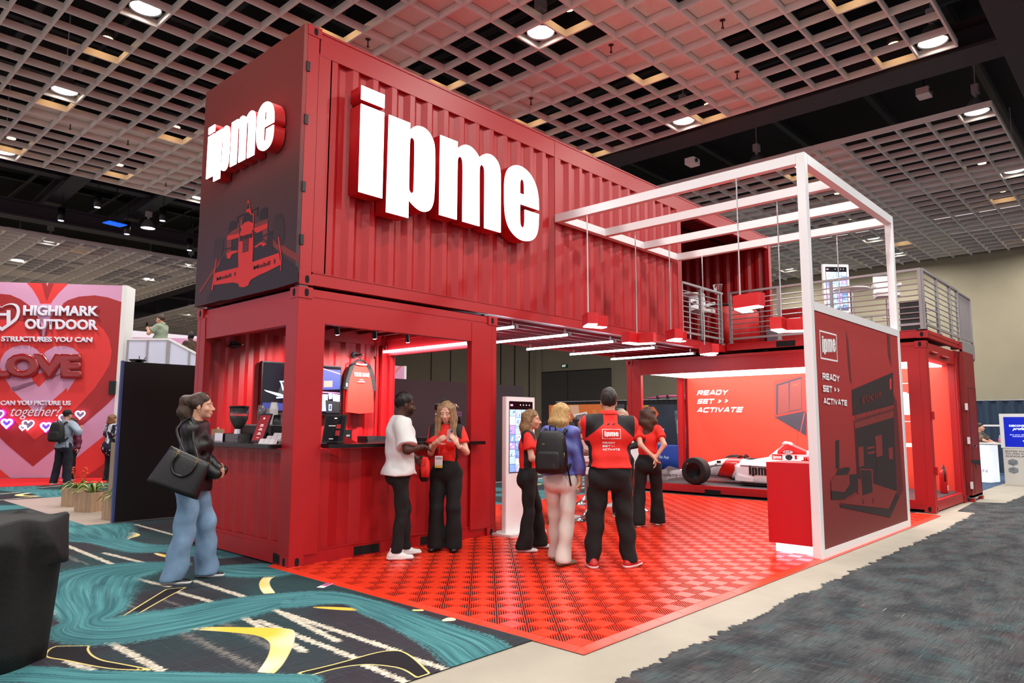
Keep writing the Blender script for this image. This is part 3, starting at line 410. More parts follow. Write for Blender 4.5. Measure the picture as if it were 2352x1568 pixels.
# ---- interlocking red floor mat ---------------------------------------------------------
MATT=mat('red_floor_tile',(.93,.235,.13),.26,bump=(90,.04)); MATD=mat('tile_base_slot_shade',(.15,.008,.012),.8)  # base is near black: the shade down in the slots put into its colour
def tile_mesh(full=True):
    mb=MB(); mb.cur=1; mb.box(0,.305,0,.305,.002,.006); mb.cur=0; g=.0025
    for i,j in ((0,0),(1,1)):
        x,y=.1525*i,.1525*j; mb.prism([(x+g,y+g,.006),(x+.1525-g,y+g,.006),(x+.1525-g,y+.1525-g,.006),(x+g,y+.1525-g,.006)],[(x+g+.002,y+g+.002,.02),(x+.1505-g,y+g+.002,.02),(x+.1505-g,y+.1505-g,.02),(x+g+.002,y+.1505-g,.02)])
    for i,j in ((0,1),(1,0)):
        x,y=.1525*i,.1525*j; n=12; pit=.305/n; w=pit*.36
        for k in range(n):
            c=-.1525+pit*(k+.5); lo,hi=c-w/2,c+w/2   # strip lo < u-v < hi inside the square
            P=[]
            for d in (lo,hi):
                a=(max(0,d),max(0,-d)); e=(min(.1525,.1525+d),min(.1525,.1525-d)); P.append((a,e))
            q=[P[0][0],P[1][0],P[1][1],P[0][1]]
            if lo<0<hi: q=[P[0][0],(0,0),P[1][0],P[1][1],(.1525,.1525),P[0][1]]
            mb.prism([(x+u,y+v,.006) for u,v in q],[(x+u,y+v,.0185) for u,v in q])
    return mb
tm=tile_mesh().mesh('mat_tile',[MATT,MATD])
fm=empty('floor_mat',(0,0,0),0,'large orange-red interlocking tile floor mat with checkered slotted squares','floor mat')
cells=[(i,j) for i in range(31) for j in range(20)]
cells.sort(key=lambda q:math.hypot(q[0]*.305+3.9,q[1]*.305-3.68+6.6))
hid=lambda i,j:(i*.305<2.7 and j*.305-3.68>.1)   # under the café container
cells=[q for q in cells if not hid(*q)]
for q in cells[:300]:
    o=link('mat_tile',tm,fm); o.location=(q[0]*.305,-3.68+q[1]*.305,0)
mb=MB(); base=tile_mesh()
for q in cells[300:]:
    n=len(mb.v); mb.v+=[(a+q[0]*.305,b-3.68+q[1]*.305,c) for a,b,c in base.v]; mb.f+=[[n+i for i in f] for f in base.f]; mb.m+=base.m; mb.sm+=base.sm
mb.build('mat_tile_field',[MATT,MATD],fm,kind='stuff')
mb=MB()
for k in range(31): mb.prism([(k*.305+.002,-3.76,.002),(k*.305+.303,-3.76,.002),(k*.305+.303,-3.68,.002),(k*.305+.002,-3.68,.002)],[(k*.305+.002,-3.752,.005),(k*.305+.303,-3.752,.005),(k*.305+.303,-3.681,.02),(k*.305+.002,-3.681,.02)])
for k in range(20):
    if -3.68+k*.305>.2: break
    y=-3.68+k*.305; mb.prism([(-.075,y+.002,.002),(0,y+.002,.002),(0,y+.303,.002),(-.075,y+.303,.002)],[(-.067,y+.002,.005),(-.001,y+.002,.02),(-.001,y+.303,.02),(-.067,y+.303,.005)])
mb.prism([(-.075,-3.76,.002),(0,-3.76,.002),(0,-3.68,.002),(-.075,-3.68,.002)],[(-.067,-3.752,.005),(-.001,-3.752,.005),(-.001,-3.681,.02),(-.067,-3.681,.005)])
mb.build('ramp_edge',MATT,fm)
# ---- walls -----------------------------------------------------------------------------
WALLC=mat('beige_wall',(.575,.54,.455),.85,bump=(30,.05),var=(1.2,.06))
wb=MB(); wb.box(28.5,28.8,-26,60,0,8.3); wall=wb.build('wall_back',WALLC,label='tall beige rear wall of the hall',kind='structure')
mb=MB(); mb.box(28.44,28.5,15.9,20.9,0,4.5); d1=mb.build('door_1',mat('dark_wall_panel',(.27,.255,.235),.8),label='wide dark folding door in the rear wall',kind='structure')
mb=MB(); mb.box(28.43,28.45,18.9,18.93,0,4.5).box(28.43,28.45,15.9,20.9,4.44,4.5); mb.build('seam',mat('seam',(.12,.11,.10),.9),d1)
mb=MB(); mb.box(28.35,28.5,20.9,21.3,0,8.2); mb.build('trim_1',WALLC,kind='structure',label='beige pier beside the folding door')
for k,y in enumerate((21.9,23.1,24.3,25.5,27.2,29,31)):
    mb=MB(); mb.box(28.47,28.5,y,y+.06,0,8.2); mb.build('trim_%d'%(k+2),mat('seam',(.12,.11,.10),.9),kind='structure',label='dark vertical joint of the folding partition wall')
mb=MB(); mb.box(-16,28.5,60,60.3,0,8.3); mb.build('wall_left',mat('dark_wall',(.16,.15,.16),.9),kind='structure',label='far dark wall beyond the left booths')
mb=MB(); mb.box(28.38,28.5,18.95,19.35,4.68,4.86); ex=mb.build('exit_sign',mat('exit_green',(.10,.30,.22),.5),label='small green exit sign above the dark folding door',cat='sign')
ptext('EXIT',[(.08,.04),(.34,.04),(.08,.15)],((28.38,19.35,4.68),(0,-1,0),(0,0,1),(-1,0,0)),mat('exit_white',(.9,.95,.9),.5,emit=1),ex,bold=.03)
# ---- ceiling ---------------------------------------------------------------------------
VOID=mat('black_ceiling_void',(.012,.010,.013),.95); DST=mat('dark_plum_steel',(.17,.14,.17),.7,var=(3,.2)); GRID=mat('off_white_grid',(.88,.85,.82),.6); PAN=mat('perforated_ceiling_panel',(.90,.86,.81),.85,bump=(120,.3),var=(30,.08))
mb=MB(); mb.box(-16,28.5,-26,60,9.9,10.1); deck=mb.build('ceiling',VOID,label='black ceiling deck above the hanging grids',kind='structure')
mb=MB(); r=random.Random(2)
for k in range(16): x=-7+k*1.3; mb.cyl((x,-8,9.5+.2*r.random()),(x,24,9.5+.2*r.random()),.05+.06*r.random(),n=8)
for k in range(12): y=-4+k*2.3; mb.box(-8,28,y,y+.14,9.55,9.75)
mb.build('pipework',mat('dark_pipes',(.05,.045,.05),.6),deck,kind='stuff')
G=.61; ZB=8.06
def cloud(name,x0,sx,nx,y0,ny,fill,label,parts=True,skipx=()):
    root=empty(name,(0,0,0),0,label,kind='structure'); X1=x0+sx*nx*G; Y1=y0+ny*G
    bx=MB().box(min(x0,X1),max(x0,X1),-.017,.017,0,.13).mesh('beam',GRID); by=MB().box(-.017,.017,y0,Y1,.002,.132).mesh('beam',GRID)
    pm=MB().box(.025,G-.025,.025,G-.025,0,.025).mesh('ceiling_panel',PAN)
    for j in range(ny+1): link('beam',bx,root).location=(0,y0+j*G,ZB)
    for i in range(nx+1): link('beam',by,root).location=(x0+sx*i*G,0,ZB)
    n=0; rest=MB()
    for i in range(nx):
        for j in range(ny):
            if fill(i,j):
                x=min(x0+sx*i*G,x0+sx*(i+1)*G); y=y0+j*G; n+=1
                if parts and n<=300: link('ceiling_panel',pm,root).location=(x,y,ZB+.13)
                else: rest.box(x+.025,x+G-.025,y+.025,y+G-.025,ZB+.13,ZB+.155)
    if rest.v: rest.build('panel_field',PAN,root,kind='stuff')
    return root
f1=lambda i,j:(j in (5,6) or j in (24,25) and 0<=i<17 or i in (5,6,10,11) and (j>=2))
cloud('ceiling_grid',10.1,-1,27,-4.33,31.5 and 31,f1,'near hanging ceiling grid of square off-white coffers above the red containers')
f2=lambda i,j:(j in (5,6) or j in (14,15) or i%9 in (7,8) or (j in (11,12) and i>4))
cloud('ceiling_grid',13.3,1,25,-4.33,40,f2,'hanging ceiling grid beyond the dark channel, towards the rear wall')
f3=lambda i,j:(i%6 in (0,1) or j%9 in (3,4,5) or (i*7+j*3)%11==0)
cloud('ceiling_grid',10.4,-1,30,22.7,24,f3,'left hanging ceiling grid behind the heart wall',parts=False)
cloud('ceiling_grid',13.3,1,25,24,40,f3,'far hanging ceiling grid at the back left',parts=False)
# dark beams in the open channels
def ibeam(name,p0,p1,h,wd,label):
    mb=MB(); p0,p1=Vector(p0),Vector(p1); u=Vector((0,0,1))
    mb.bar(p0+u*h/2,p1+u*h/2,wd*.35,h-.06); mb.bar(p0+u*.03,p1+u*.03,wd,.06); mb.bar(p0+u*(h-.03),p1+u*(h-.03),wd,.06)
    return mb.build(name,DST,deck,label=label)
ibeam('steel_beam',(10.75,-26,8.1),(10.75,60,8.1),.55,.75,None); ibeam('steel_beam',(12.3,-26,8.8),(12.3,60,8.8),.5,.4,None)
ibeam('steel_beam',(-16,-5.15,8.0),(28,-5.15,8.0),.7,.5,None); ibeam('steel_beam',(-16,20.3,8.0),(10.4,20.3,8.0),.55,.6,None)
ibeam('steel_beam',(-16,16.2,8.9),(10.4,16.2,8.9),.5,.4,None); ibeam('steel_beam',(-16,18.2,9.0),(10.4,18.2,9.0),.5,.4,None)
for x in (-3,2.4,4.9,9.0): ibeam('steel_beam',(x,14.9,8.75),(x+.35,22.6,8.75),.5,.5,None)
for x in (11,18,24): ibeam('steel_beam',(10.4,22+x,8.2),(13.3,22+x,8.2),.5,.5,None)
# ---- ceiling lamps ---------------------------------------------------------------------
LENS=mat('lamp_lens',(1,1,1),.4,emit=9,ecol=(1,.98,.94)); BELL=mat('spun_aluminium',(.60,.60,.60),.35,.6); BOXW=mat('ballast_housing',(.62,.62,.64),.5)
WARM=mat('warm_lens',(1,1,1),.4,emit=22,ecol=(1,.80,.52))
def bay():
    t=empty('high_bay_lamp')
    MB().lathe([(.09,.30),(.13,.27),(.19,.16),(.235,.03),(.245,0),(.235,0),(.18,.15),(.12,.25),(.02,.26)],n=20).build('reflector',BELL,t)
    MB().lathe([(.001,.02),(.225,.02),(.225,.028),(.001,.03)],n=20).build('lens',LENS,t)
    MB().rbox(-.10,.10,-.07,.07,.42,.60,.02).cyl((0,0,.3),(0,0,.42),.035).build('ballast_box',BOXW,t)
    MB().cyl((0,0,.6),(0,0,1.77),.012,n=6).build('hanger_rod',BOXW,t)
    return t
b0=bay(); first=True
def place(x,y,lab,grp):
    global first
    if first: o=b0; first=False
    else: o=copy_tree(b0)
    o.location=(x,y,8.13); tag(o,lab,'ceiling lamp',grp)
ORD=('first','second','third','fourth','fifth','sixth','seventh','eighth','ninth','tenth')
ROWN=('at the right border','second from the right border','third from the right border','fourth from the right border','at the far left border')
for x,y in BAYS:
    if x<10.2 and y<15:
        c=[10.1-.305,10.1-8.5*.61,10.1-16.5*.61].index(x); r=[-4.33+.305,-4.33+8.5*.61,-4.33+15.5*.61,-4.33+22.5*.61,-4.33+30.5*.61].index(y)
        lab='high bay lamp in the near ceiling grid, '+('dark channel edge, ','middle column, ','leftmost column, ')[c]+ROWN[r]; g='high bay lamps of the near grid'
    elif x>13:
        c=[13.3+.305,13.3+8.5*.61,13.3+16.5*.61,13.3+21.5*.61].index(x); r=[-4.33+.305,-4.33+8.5*.61,-4.33+15.5*.61].index(y)
        lab='high bay lamp in the right ceiling grid, %s row back, '%ORD[c]+ROWN[r]; g='high bay lamps of the right grid'
    else: lab='high bay lamp in the left grid behind heart wall, %s row back, %s from left'%(ORD[[23.6,28.2,33].index(y)],ORD[[-2,3.4,8.6].index(x)]); g='high bay lamps of the left grid'
    place(x,y,lab,g)
for k,(x,y) in enumerate(((5.17,18.98),(8.2,19.2))): place(x,y,'conical high bay lamp hanging bare in the dark channel, '+('in full view','close behind the red container')[k],'bare high bay lamps in the channel')
for k,(x,y) in enumerate(((14.5,37.7),(13.9,29.9),(19.5,33.5),(25.2,29))): place(x,y,'distant high bay lamp at the far back left of the hall, %s from left'%ORD[(0,2,1,3)[k]],'high bay lamps of the far grid')
def can(x,y,z,lab,grp,src=[None]):
    if src[0] is None:
        t=empty('downlight'); MB().lathe([(.10,0),(.115,.02),(.115,.16),(.02,.16)],n=14).build('housing',mat('can_housing',(.25,.24,.24),.5),t); MB().lathe([(.001,-.004),(.095,-.004),(.095,0),(.001,.004)],n=14).build('lens',WARM,t); src[0]=t; o=t
    else: o=copy_tree(src[0])
    o.location=(x,y,z); tag(o,lab,'downlight',grp)
for i,j in ((4,1),(0,1),(8,7),(12,12),(8,12),(4,12),(0,12),(16,18),(16,23),(12,23),(12,29),(16,29),(0,7),(4,7)):
    can(10.1-(i+.5)*G,-4.33+(j+.5)*G,8.33,'warm downlight in the near grid, %s column from the dark channel, %s row from right'%(ORD[i//4],ORD[[1,7,12,18,23,29].index(j)]),'downlights of the near grid')
for i,j in ((7,1),(12,1),(17,1),(2,7),(18,7),(7,7),(22,1),(12,8),(12,14),(5,14)):
    can(13.3+(i+.5)*G,-4.33+(j+.5)*G,8.33,'warm downlight in the right ceiling grid, %s step back, %s row from right'%(ORD[[2,5,7,12,17,18,22].index(i)],ORD[[1,7,8,14].index(j)]),'downlights of the right grid')
for k,(x,y) in enumerate(((-.4,25.4),(1.2,23.3),(2.5,27.2),(4.5,23.9),(5.9,27.3),(6.9,30.5),(8.2,25.2),(9,31))):
    can(x,y,8.33,'small warm downlight in the left ceiling grid behind the heart wall, %s from left'%ORD[k],'downlights of the left grid')
# black cylinder spots of the dark channel
src=None
for k,(x,y,z) in enumerate(((2.55,19.0,7.85),(2.75,16.2,7.75),(4.45,18.8,7.75),(4.75,16.6,7.85),(6.75,19.3,7.7))):
    if src is None:
        t=empty('cylinder_spot'); MB().lathe([(.085,0),(.10,.01),(.10,.42),(.02,.43)],n=14).build('housing',BLACK,t); MB().lathe([(.001,-.004),(.082,-.004),(.082,0),(.001,.004)],n=14).build('lens',mat('cool_lens',(1,1,1),.4,emit=7,ecol=(.80,.88,1)),t)
        MB().cyl((0,0,.42),(0,0,2.15),.012,n=6).build('stem',BLACK,t); src=t; o=t
    else: o=copy_tree(src)
    o.location=(x,y,z); tag(o,'black cylinder spotlight with a pale blue lens in the dark channel, %s from left'%ORD[k],'spotlight','cylinder spots of the channel')
# projectors and loose hardware in the channels
def projector(x,y,z,label):
    t=empty('projector',(x,y,z),0,label,'projector'); MB().rbox(-.17,.17,-.13,.13,0,.15,.03).build('body',WHITEP,t); MB().cyl((-.06,-.13,.07),(-.06,-.17,.07),.045).build('lens',BLACK,t); MB().cyl((0,0,.15),(0,0,9.9-z),.015,n=6).build('mount_pole',BLACK,t)
projector(11.9,1.8,7.95,'white projector hanging in the dark channel above the red container')
projector(12.9,-3.2,8.5,'white projector hanging beside the bright lamp at upper right')
t=empty('blue_sign_box',(3.75,17.8,7.75),.2,'small flat blue glowing panel hanging in the dark channel','panel'); MB().box(-.28,.28,-.2,.2,0,.03).build('panel_face',mat('blue_glow',(.05,.35,.8),.5,emit=1.2,ecol=(.04,.35,.85)),t); MB().cyl((0,0,.03),(0,0,2.15),.015,n=6).build('mount_pole',BLACK,t)
sp=None; kk=0
for i,j in ((11.3,12.5),(6.2,7.5),(5.6,4.6),(2.6,5.8),(13.7,25),(15,25.3),(10.8,29.2),(5.3,11.6)):
    x,y=10.1-(int(i)+.5)*G,-4.33+(int(j)+.5)*G
    if sp is None:
        o=sp=MB().cyl((0,0,-.12),(0,0,0),.012,n=6).lathe([(.002,-.16),(.03,-.15),(.012,-.12)],n=8).lathe([(.05,-.012),(.04,0),(.01,0)],n=10).build('sprinkler',mat('sprinkler_bronze',(.30,.22,.18),.5,.6))
    else: o=sp.copy(); C.objects.link(o)
    o.location=(x,y,ZB+.135); kk+=1; tag(o,'small bronze sprinkler head under the near ceiling grid, %s from the left'%ORD[[6,4,3,2,7,8,5,1].index(kk)],'sprinkler','ceiling sprinklers')
# ---- shipping containers ---------------------------------------------------------------
HOLE_SHADE=mat('opening_shade',(.02,.012,.014),.9); REDI=RED; REDF=mat('red_steel_underside',(.45,.06,.10),.5)  # near-black colour stands in for the shade inside holes and pockets
def corr(mb,o,u,n,width,z0,z1,depth=.036,pitch=.278,th=.004):
    # corrugated sheet: o origin, u run direction, n outward normal (2D tuples)
    k=max(1,round(width/pitch)); p=width/k; A=[]
    for i in range(k):
        for f,d in ((0,0),(.26,0),(.5,1),(.76,1)): A.append(((i+f)*p,-d*depth))
    A.append((width,0))
    P=[(o[0]+u[0]*a+n[0]*d,o[1]+u[1]*a+n[1]*d) for a,d in A]; Q=[(x-n[0]*th,y-n[1]*th) for x,y in P]; m=len(P)
    V=[(x,y,z0) for x,y in P]+[(x,y,z1) for x,y in P]+[(x,y,z0) for x,y in Q]+[(x,y,z1) for x,y in Q]
    F=[]
    for i in range(m-1): F+=[(i,i+1,m+i+1,m+i),(2*m+i+1,2*m+i,3*m+i,3*m+i+1)]
    mb.add(V,F); return mb
def casting(root,x,y,z,sx,sy,s=.165,top=False):
    # corner casting reaching from the corner (x,y,z) inwards along sx, sy and up
    mb=MB(); h=.118; e=.006
    mb.box(x-sx*e,x+sx*s,y-sy*e,y+sy*s,z,z+h); o=mb.build('corner_casting',RED,root)
    def oval(p,ax,w,hh):
        m=MB(); P=[]
        for i in range(14):
            t=2*math.pi*i/14; a=(w/2-.0)*math.cos(t); b=hh/2*math.copysign(min(1,abs(math.sin(t))*1.25),math.sin(t)); P.append((a,b))
        if ax==1: A=[(p[0]+a,p[1],p[2]+b) for a,b in P]; B=[(q[0],q[1]-sy*.002,q[2]) for q in A]
        else: A=[(p[0],p[1]+a,p[2]+b) for a,b in P]; B=[(q[0]-sx*.002,q[1],q[2]) for q in A]
        m.prism(A,B); m.build('casting_hole_shade',HOLE_SHADE,o)  # flush dark disc painting the shade of a hole, no real recess
    oval((x+sx*.09,y-sy*e,z+h/2),1,.05,.08); oval((x-sx*e,y+sy*.085,z+h/2),0,.05,.08)
HC=2.896
# -- container A: café bar
A=empty('shipping_container',(0,0,0),0,'red lower café container with window openings and a bar counter','shipping container')
LA=2.991; W=2.438
for x,y,sx,sy in ((0,0,1,1),(LA,0,-1,1),(0,W,1,-1),(LA,W,-1,-1)):
    casting(A,x,y,.004,sx,sy); casting(A,x,y,HC-.118,sx,sy)
    wx,wy=(.33,.225) if x==0 else (.46,.225)
    if y>1: wx=.14
    m=MB(); m.box(x,x+sx*wx,y+sy*.006,y+sy*.09,.12,HC-.118); m.box(x+sx*.002,x+sx*.09,y+sy*.004,y+sy*wy,.12,HC-.118); m.box(x+sx*.002,x+sx*.02,y+sy*wy,y+sy*(wy+.012),.2,HC-.3); m.build('corner_post',RED,A)
m=MB(); m.box(.16,LA-.16,.012,.10,2.53,HC-.012).box(.16,LA-.16,.006,.012,2.80,2.806); m.build('top_rail',RED,A)
m=MB(); m.box(.012,.10,.16,W-.16,2.505,2.815).box(.03,.10,.16,W-.16,2.815,HC-.02); m.build('top_rail',RED,A)
m=MB(); m.box(.16,LA-.16,W-.1,W-.012,2.66,HC-.012); m.build('top_rail',RED,A)
m=MB(); m.box(LA-.1,LA-.012,.16,W-.16,2.50,HC-.012).box(LA-.13,LA-.1,.16,W-.16,2.74,2.80); m.build('top_rail',RED,A)
m=MB(); m.box(.165,LA-.165,.03,.10,.014,.16).box(.165,LA-.165,.022,.03,.15,.162); br=m.build('bottom_rail',RED,A)
for x in (.80,1.74):
    MB().box(x,x+.34,.027,.031,.03,.125).build('fork_pocket_shade',HOLE_SHADE,br)  # thin dark plate for the shade inside the pocket, rail stays solid
m=MB(); m.box(.014,.10,.16,W-.16,.02,.20); br=m.build('bottom_rail',RED,A); MB().box(.010,.014,.175,.33,.03,.125).build('lifting_slot_shade',HOLE_SHADE,br)
m=MB(); m.box(.165,LA-.165,W-.1,W-.03,.014,.16); m.build('bottom_rail',RED,A); MB().box(LA-.1,LA-.014,.16,W-.16,.02,.18).build('bottom_rail',RED,A)
m=MB(); corr(m,(.33,.05),(1,0),(0,-1),2.2,.16,1.19,.03,.55); m.build('side_panel',RED,A)
m=MB(); corr(m,(.055,2.17),(0,-1),(-1,0),1.9,.235,1.16,.03,.27); m.box(.03,.07,.22,.255,.2,1.19).box(.03,.07,2.165,2.2,.2,1.19).box(.03,.07,.22,2.2,.2,.235).box(.03,.07,.22,2.2,1.15,1.19); m.build('end_panel',RED,A)
m=MB(); corr(m,(.14,W-.05),(1,0),(0,1),LA-.28,.16,2.66); bw=m.build('back_wall',RED,A)
m=MB(); corr(m,(LA-.05,.225),(0,1),(1,0),W-.45,.18,1.2); m.build('end_panel',RED,A)
m=MB(); m.box(.1,LA-.1,.1,W-.1,HC-.06,HC-.03); 
for k in range(9): m.box(.15+k*.32,.19+k*.32,.1,W-.1,HC-.10,HC-.06)
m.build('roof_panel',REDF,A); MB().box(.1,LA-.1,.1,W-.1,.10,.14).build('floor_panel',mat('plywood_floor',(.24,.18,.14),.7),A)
m=MB(); m.cyl((2.72,W-.13,.2),(2.72,W-.13,2.7),.012).box(2.70,2.74,W-.13,W-.05,.9,.93).box(2.70,2.74,W-.13,W-.05,2.45,2.48).box(2.8,2.99,W-.16,W-.1,.2,2.62); m.build('lock_rod',RED,A)
# counters
TOP=mat('black_counter_top',(.028,.026,.03),.28,bump=(40,.03))
MB().rbox(-.14,.62,.235,2.19,1.20,1.24,.02).build('countertop',TOP,label='black countertop on the end wall of the café container, facing the tote bag woman',cat='countertop')
MB().rbox(.625,2.52,-.002,.50,1.20,1.24,.01).rbox(.335,2.66,-.14,-.004,1.20,1.24,.01).build('countertop',TOP,label='black countertop along the open side of the café container, behind the man in white',cat='countertop')
# -- container B: long upper container
B=empty('shipping_container',(0,0,2.92),0,'long red upper container with corrugated side and glowing white letters','shipping container')
LB=12.192
for x,y,sx,sy in ((0,0,1,1),(LB,0,-1,1),(0,W,1,-1),(LB,W,-1,-1)):
    casting(B,x,y,0,sx,sy); casting(B,x,y,HC-.118,sx,sy)
    m=MB(); m.box(x,x+sx*.14,y+sy*.002,y+sy*.09,.118,HC-.118).box(x+sx*.004,x+sx*.08,y+sy*.006,y+sy*.14,.119,HC-.119)
    if x==0 and y==0: m.box(.15,.30,.012,.05,.15,HC-.28)
    m.build('corner_post',RED,B)
for z in (.42,1.0,1.75,2.35): MB().box(-.012,.03,-.012,.02,z,z+.11).build('hinge_lug',BLACK,B)
m=MB(); m.box(.16,LB-.16,.01,.10,HC-.30,HC-.02).box(.16,LB-.16,.0,.03,HC-.045,HC-.02); m.build('top_rail',RED,B)
m=MB(); m.box(.16,LB-.16,W-.1,W-.01,HC-.2,HC-.02); m.build('top_rail',RED,B)
m=MB(); m.box(.165,LB-.165,.02,.10,.01,.15).box(.165,LB-.165,.012,.02,.14,.152); m.build('bottom_rail',RED,B)
m=MB(); m.box(.165,LB-.165,W-.1,W-.02,.01,.15); m.build('bottom_rail',RED,B)
for x in (.02,LB-.1):
    MB().box(x,x+.08,.16,W-.16,.01,.15).build('end_rail',RED,B); MB().box(x,x+.08,.16,W-.16,HC-.2,HC-.02).build('end_rail',RED,B)
for a,b in ((.32,4.25),(4.33,7.88)):
    m=MB(); corr(m,(a,.016),(1,0),(0,-1),b-a,.15,HC-.29,.055,.281); m.build('side_panel',RED,B)
MB().box(4.25,4.33,.006,.06,.15,HC-.02).build('seam_post',RED,B); MB().box(7.88,8.03,.006,.12,.15,HC-.28).build('opening_post',RED,B)
m=MB(); corr(m,(LB-.14,W-.02),(-1,0),(0,1),LB-.28,.15,HC-.2,.04); m.build('back_wall',RED,B)
m=MB(); corr(m,(LB-.02,.14),(0,1),(1,0),W-.28,.15,HC-.2,.04); m.build('end_panel',RED,B)
MB().box(.02,.05,.14,W-.14,.15,HC-.2).build('end_panel',RED,B)
m=MB(); m.box(.1,LB-.1,.1,W-.1,HC-.05,HC-.02)
for k in range(20): m.box(8.1+k*.2,8.14+k*.2,.1,W-.1,HC-.08,HC-.05)
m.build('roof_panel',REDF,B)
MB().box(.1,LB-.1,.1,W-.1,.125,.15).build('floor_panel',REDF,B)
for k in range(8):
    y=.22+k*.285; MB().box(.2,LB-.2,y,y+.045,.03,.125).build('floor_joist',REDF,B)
# printed end panel of B
GP=bpy.data.materials.new('end_panel_print'); GP.use_nodes=True; nt=GP.node_tree; bb=nt.nodes['Principled BSDF']; tc=nd(nt,'ShaderNodeTexCoord'); sx=nd(nt,'ShaderNodeSeparateXYZ'); nt.links.new(tc.outputs['Object'],sx.inputs[0])
rp=nd(nt,'ShaderNodeValToRGB'); mr=nd(nt,'ShaderNodeMapRange'); nt.links.new(sx.outputs[2],mr.inputs[0]); mr.inputs[1].default_value=0; mr.inputs[2].default_value=2.9; nt.links.new(mr.outputs[0],rp.inputs[0])
for p_,c_ in ((0,'3c2322'),(.22,'40262a'),(.42,'5a302e'),(.62,'8a2c2b'),(1,'8f3a30')):
    e_=rp.color_ramp.elements[0] if p_==0 else rp.color_ramp.elements.new(p_) if p_<1 else rp.color_ramp.elements[-1]
    e_.color=lin(c_)
nt.links.new(rp.outputs[0],bb.inputs['Base Color']); bb.inputs['Roughness'].default_value=.6
ep=empty('printed_banner',(-.048,0,2.93),0,'printed end panel of the upper container picturing an open wheel race car','banner')
MB().box(0,.046,.004,W-.0,.0,HC-.03).build('banner_board',GP,ep)
PM={'m':mat('print_brown_red',(.50,.17,.13),.6),'d':mat('print_black',(.12,.085,.09),.6),'dm':mat('print_tyre',(.20,.125,.12),.6),'r':mat('print_red',(.86,.17,.12),.6),'r2':mat('print_red',(.86,.17,.12),.6),'k':mat('print_black',(.12,.085,.09),.6),'dm2':mat('print_dark_red',(.36,.12,.11),.6),'b':mat('print_dark_maroon',(.30,.085,.09),.6),'w':mat('print_white',(.92,.90,.90),.5)}
fr=((0,0,-2.93),(0,1,0),(0,0,1),(-1,0,0))
flat(D['endprint'],fr,{k:PM[k] for k in ('m','d','dm','r')},ep,'car_print')
for s,P,k in D['end_txt']: ptext(s,P,fr,PM[k],ep,lift=.011,bold=.02)
# glowing signs
LSIDE=mat('red_letter_side',(.72,.08,.10),.4)
def sign(name,x,y,z,sc,rz,label,depth=.2,stand=.02,k=1):
    t=empty(name,(x,y,z),rz,label,'illuminated sign')
    R=Matrix(((sc,0,0,0),(0,0,-1,0),(0,sc,0,0),(0,0,0,1)))   # glyph x->x, y->z, depth-> -y
    for ch in ('i','i','p','m','e'):
        loops=IP[ch] if ch!='i' else None
    parts=[[IP['i'][0]],[IP['i'][1]],IP['p'],IP['m'],IP['e']]
    for nme,loops in zip(('letter_dot','letter','letter','letter','letter'),parts):
        me=curve_mesh(loops,depth); me.transform(R); me.transform(Matrix.Translation((0,-stand-depth/2,0))); me.materials.clear(); me.materials.append(LSIDE); o=link(nme,me,t)
        fc=curve_mesh(loops,.012); fc.transform(R); fc.transform(Matrix.Translation((0,-stand-depth-.0062,0))); fc.materials.clear(); fc.materials.append(LITW); link('lit_face',fc,o)
    return t
sign('letter_sign',.65,0.0,3.5,1,0,'large glowing white sign reading ipme on the long corrugated side of the upper container',.2,.02)
# end sign: glyph width 3.05 -> 1.64 m, stands on the X=0 end, reading from far (+Y) to near
sign('letter_sign',-.065,1.88,4.19,.535,-math.pi/2,'smaller glowing white ipme sign on the printed end panel, above the race car picture',.13,.0)
# -- container C: car bay
Cc=empty('shipping_container',(9.754,-3.62,0),0,'red lower container at right standing open, with the white race car on its floor','shipping container')
LC=6.058
for x,y,sx,sy in ((0,0,1,1),(W,0,-1,1),(0,LC,1,-1),(W,LC,-1,-1)):
    casting(Cc,x,y,.004,sx,sy); casting(Cc,x,y,HC-.118,sx,sy)
    m=MB(); wy=.38 if y>1 else .30
    if x==0:
        m.box(.006,.09,y+sy*.006,y+sy*wy,.12,HC-.118).box(.009,.17,y+sy*.003,y+sy*.08,.122,HC-.12).box(.0,.03,y+sy*.11,y+sy*.13,.2,HC-.2)
    else: m.box(x+sx*.004,x+sx*.2,y+sy*.004,y+sy*.1,.12,HC-.118)
    m.build('corner_post',RED,Cc)
for z in (.62,1.55): MB().box(.10,.17,-.035,.004,z,z+.14).build('hinge_lug',RED,Cc)
m=MB(); m.box(.012,.10,.16,LC-.16,2.55,HC-.012).box(.004,.012,.16,LC-.16,2.82,2.84); m.build('top_rail',RED,Cc)
m=MB(); m.box(W-.1,W-.01,.16,LC-.16,2.6,HC-.012); m.build('top_rail',RED,Cc)
m=MB(); m.box(.012,.10,.16,LC-.16,.05,.20); br=m.build('bottom_rail',RED,Cc)
for y in (3.84,1.9): MB().box(.008,.012,y,y+.35,.03,.125).build('fork_pocket_shade',HOLE_SHADE,br)
for y in (.02,LC-.1): MB().box(.16,W-.16,y,y+.08,.02,.19).build('end_rail',RED,Cc); MB().box(.16,W-.16,y,y+.08,2.62,HC-.02).build('end_header',RED,Cc)
for y,ys in ((.09,1),(LC-.09,-1)):
    for x0 in (.103,W-.212): MB().box(x0,x0+.1,y-.053,y+.053,.19,2.615).build('door_jamb',RED,Cc)
MB().cyl((.35,-.01,2.72),(.75,-.01,2.72),.018).build('lock_bar',RED,Cc); MB().cyl((1.1,-.01,2.7),(1.6,-.01,2.7),.018).build('lock_bar',RED,Cc)
MB().box(.1,W-.1,.1,LC-.1,.16,.20).build('floor_panel',mat('dark_rubber_floor',(.23,.23,.25),.55,bump=(50,.1)),Cc)
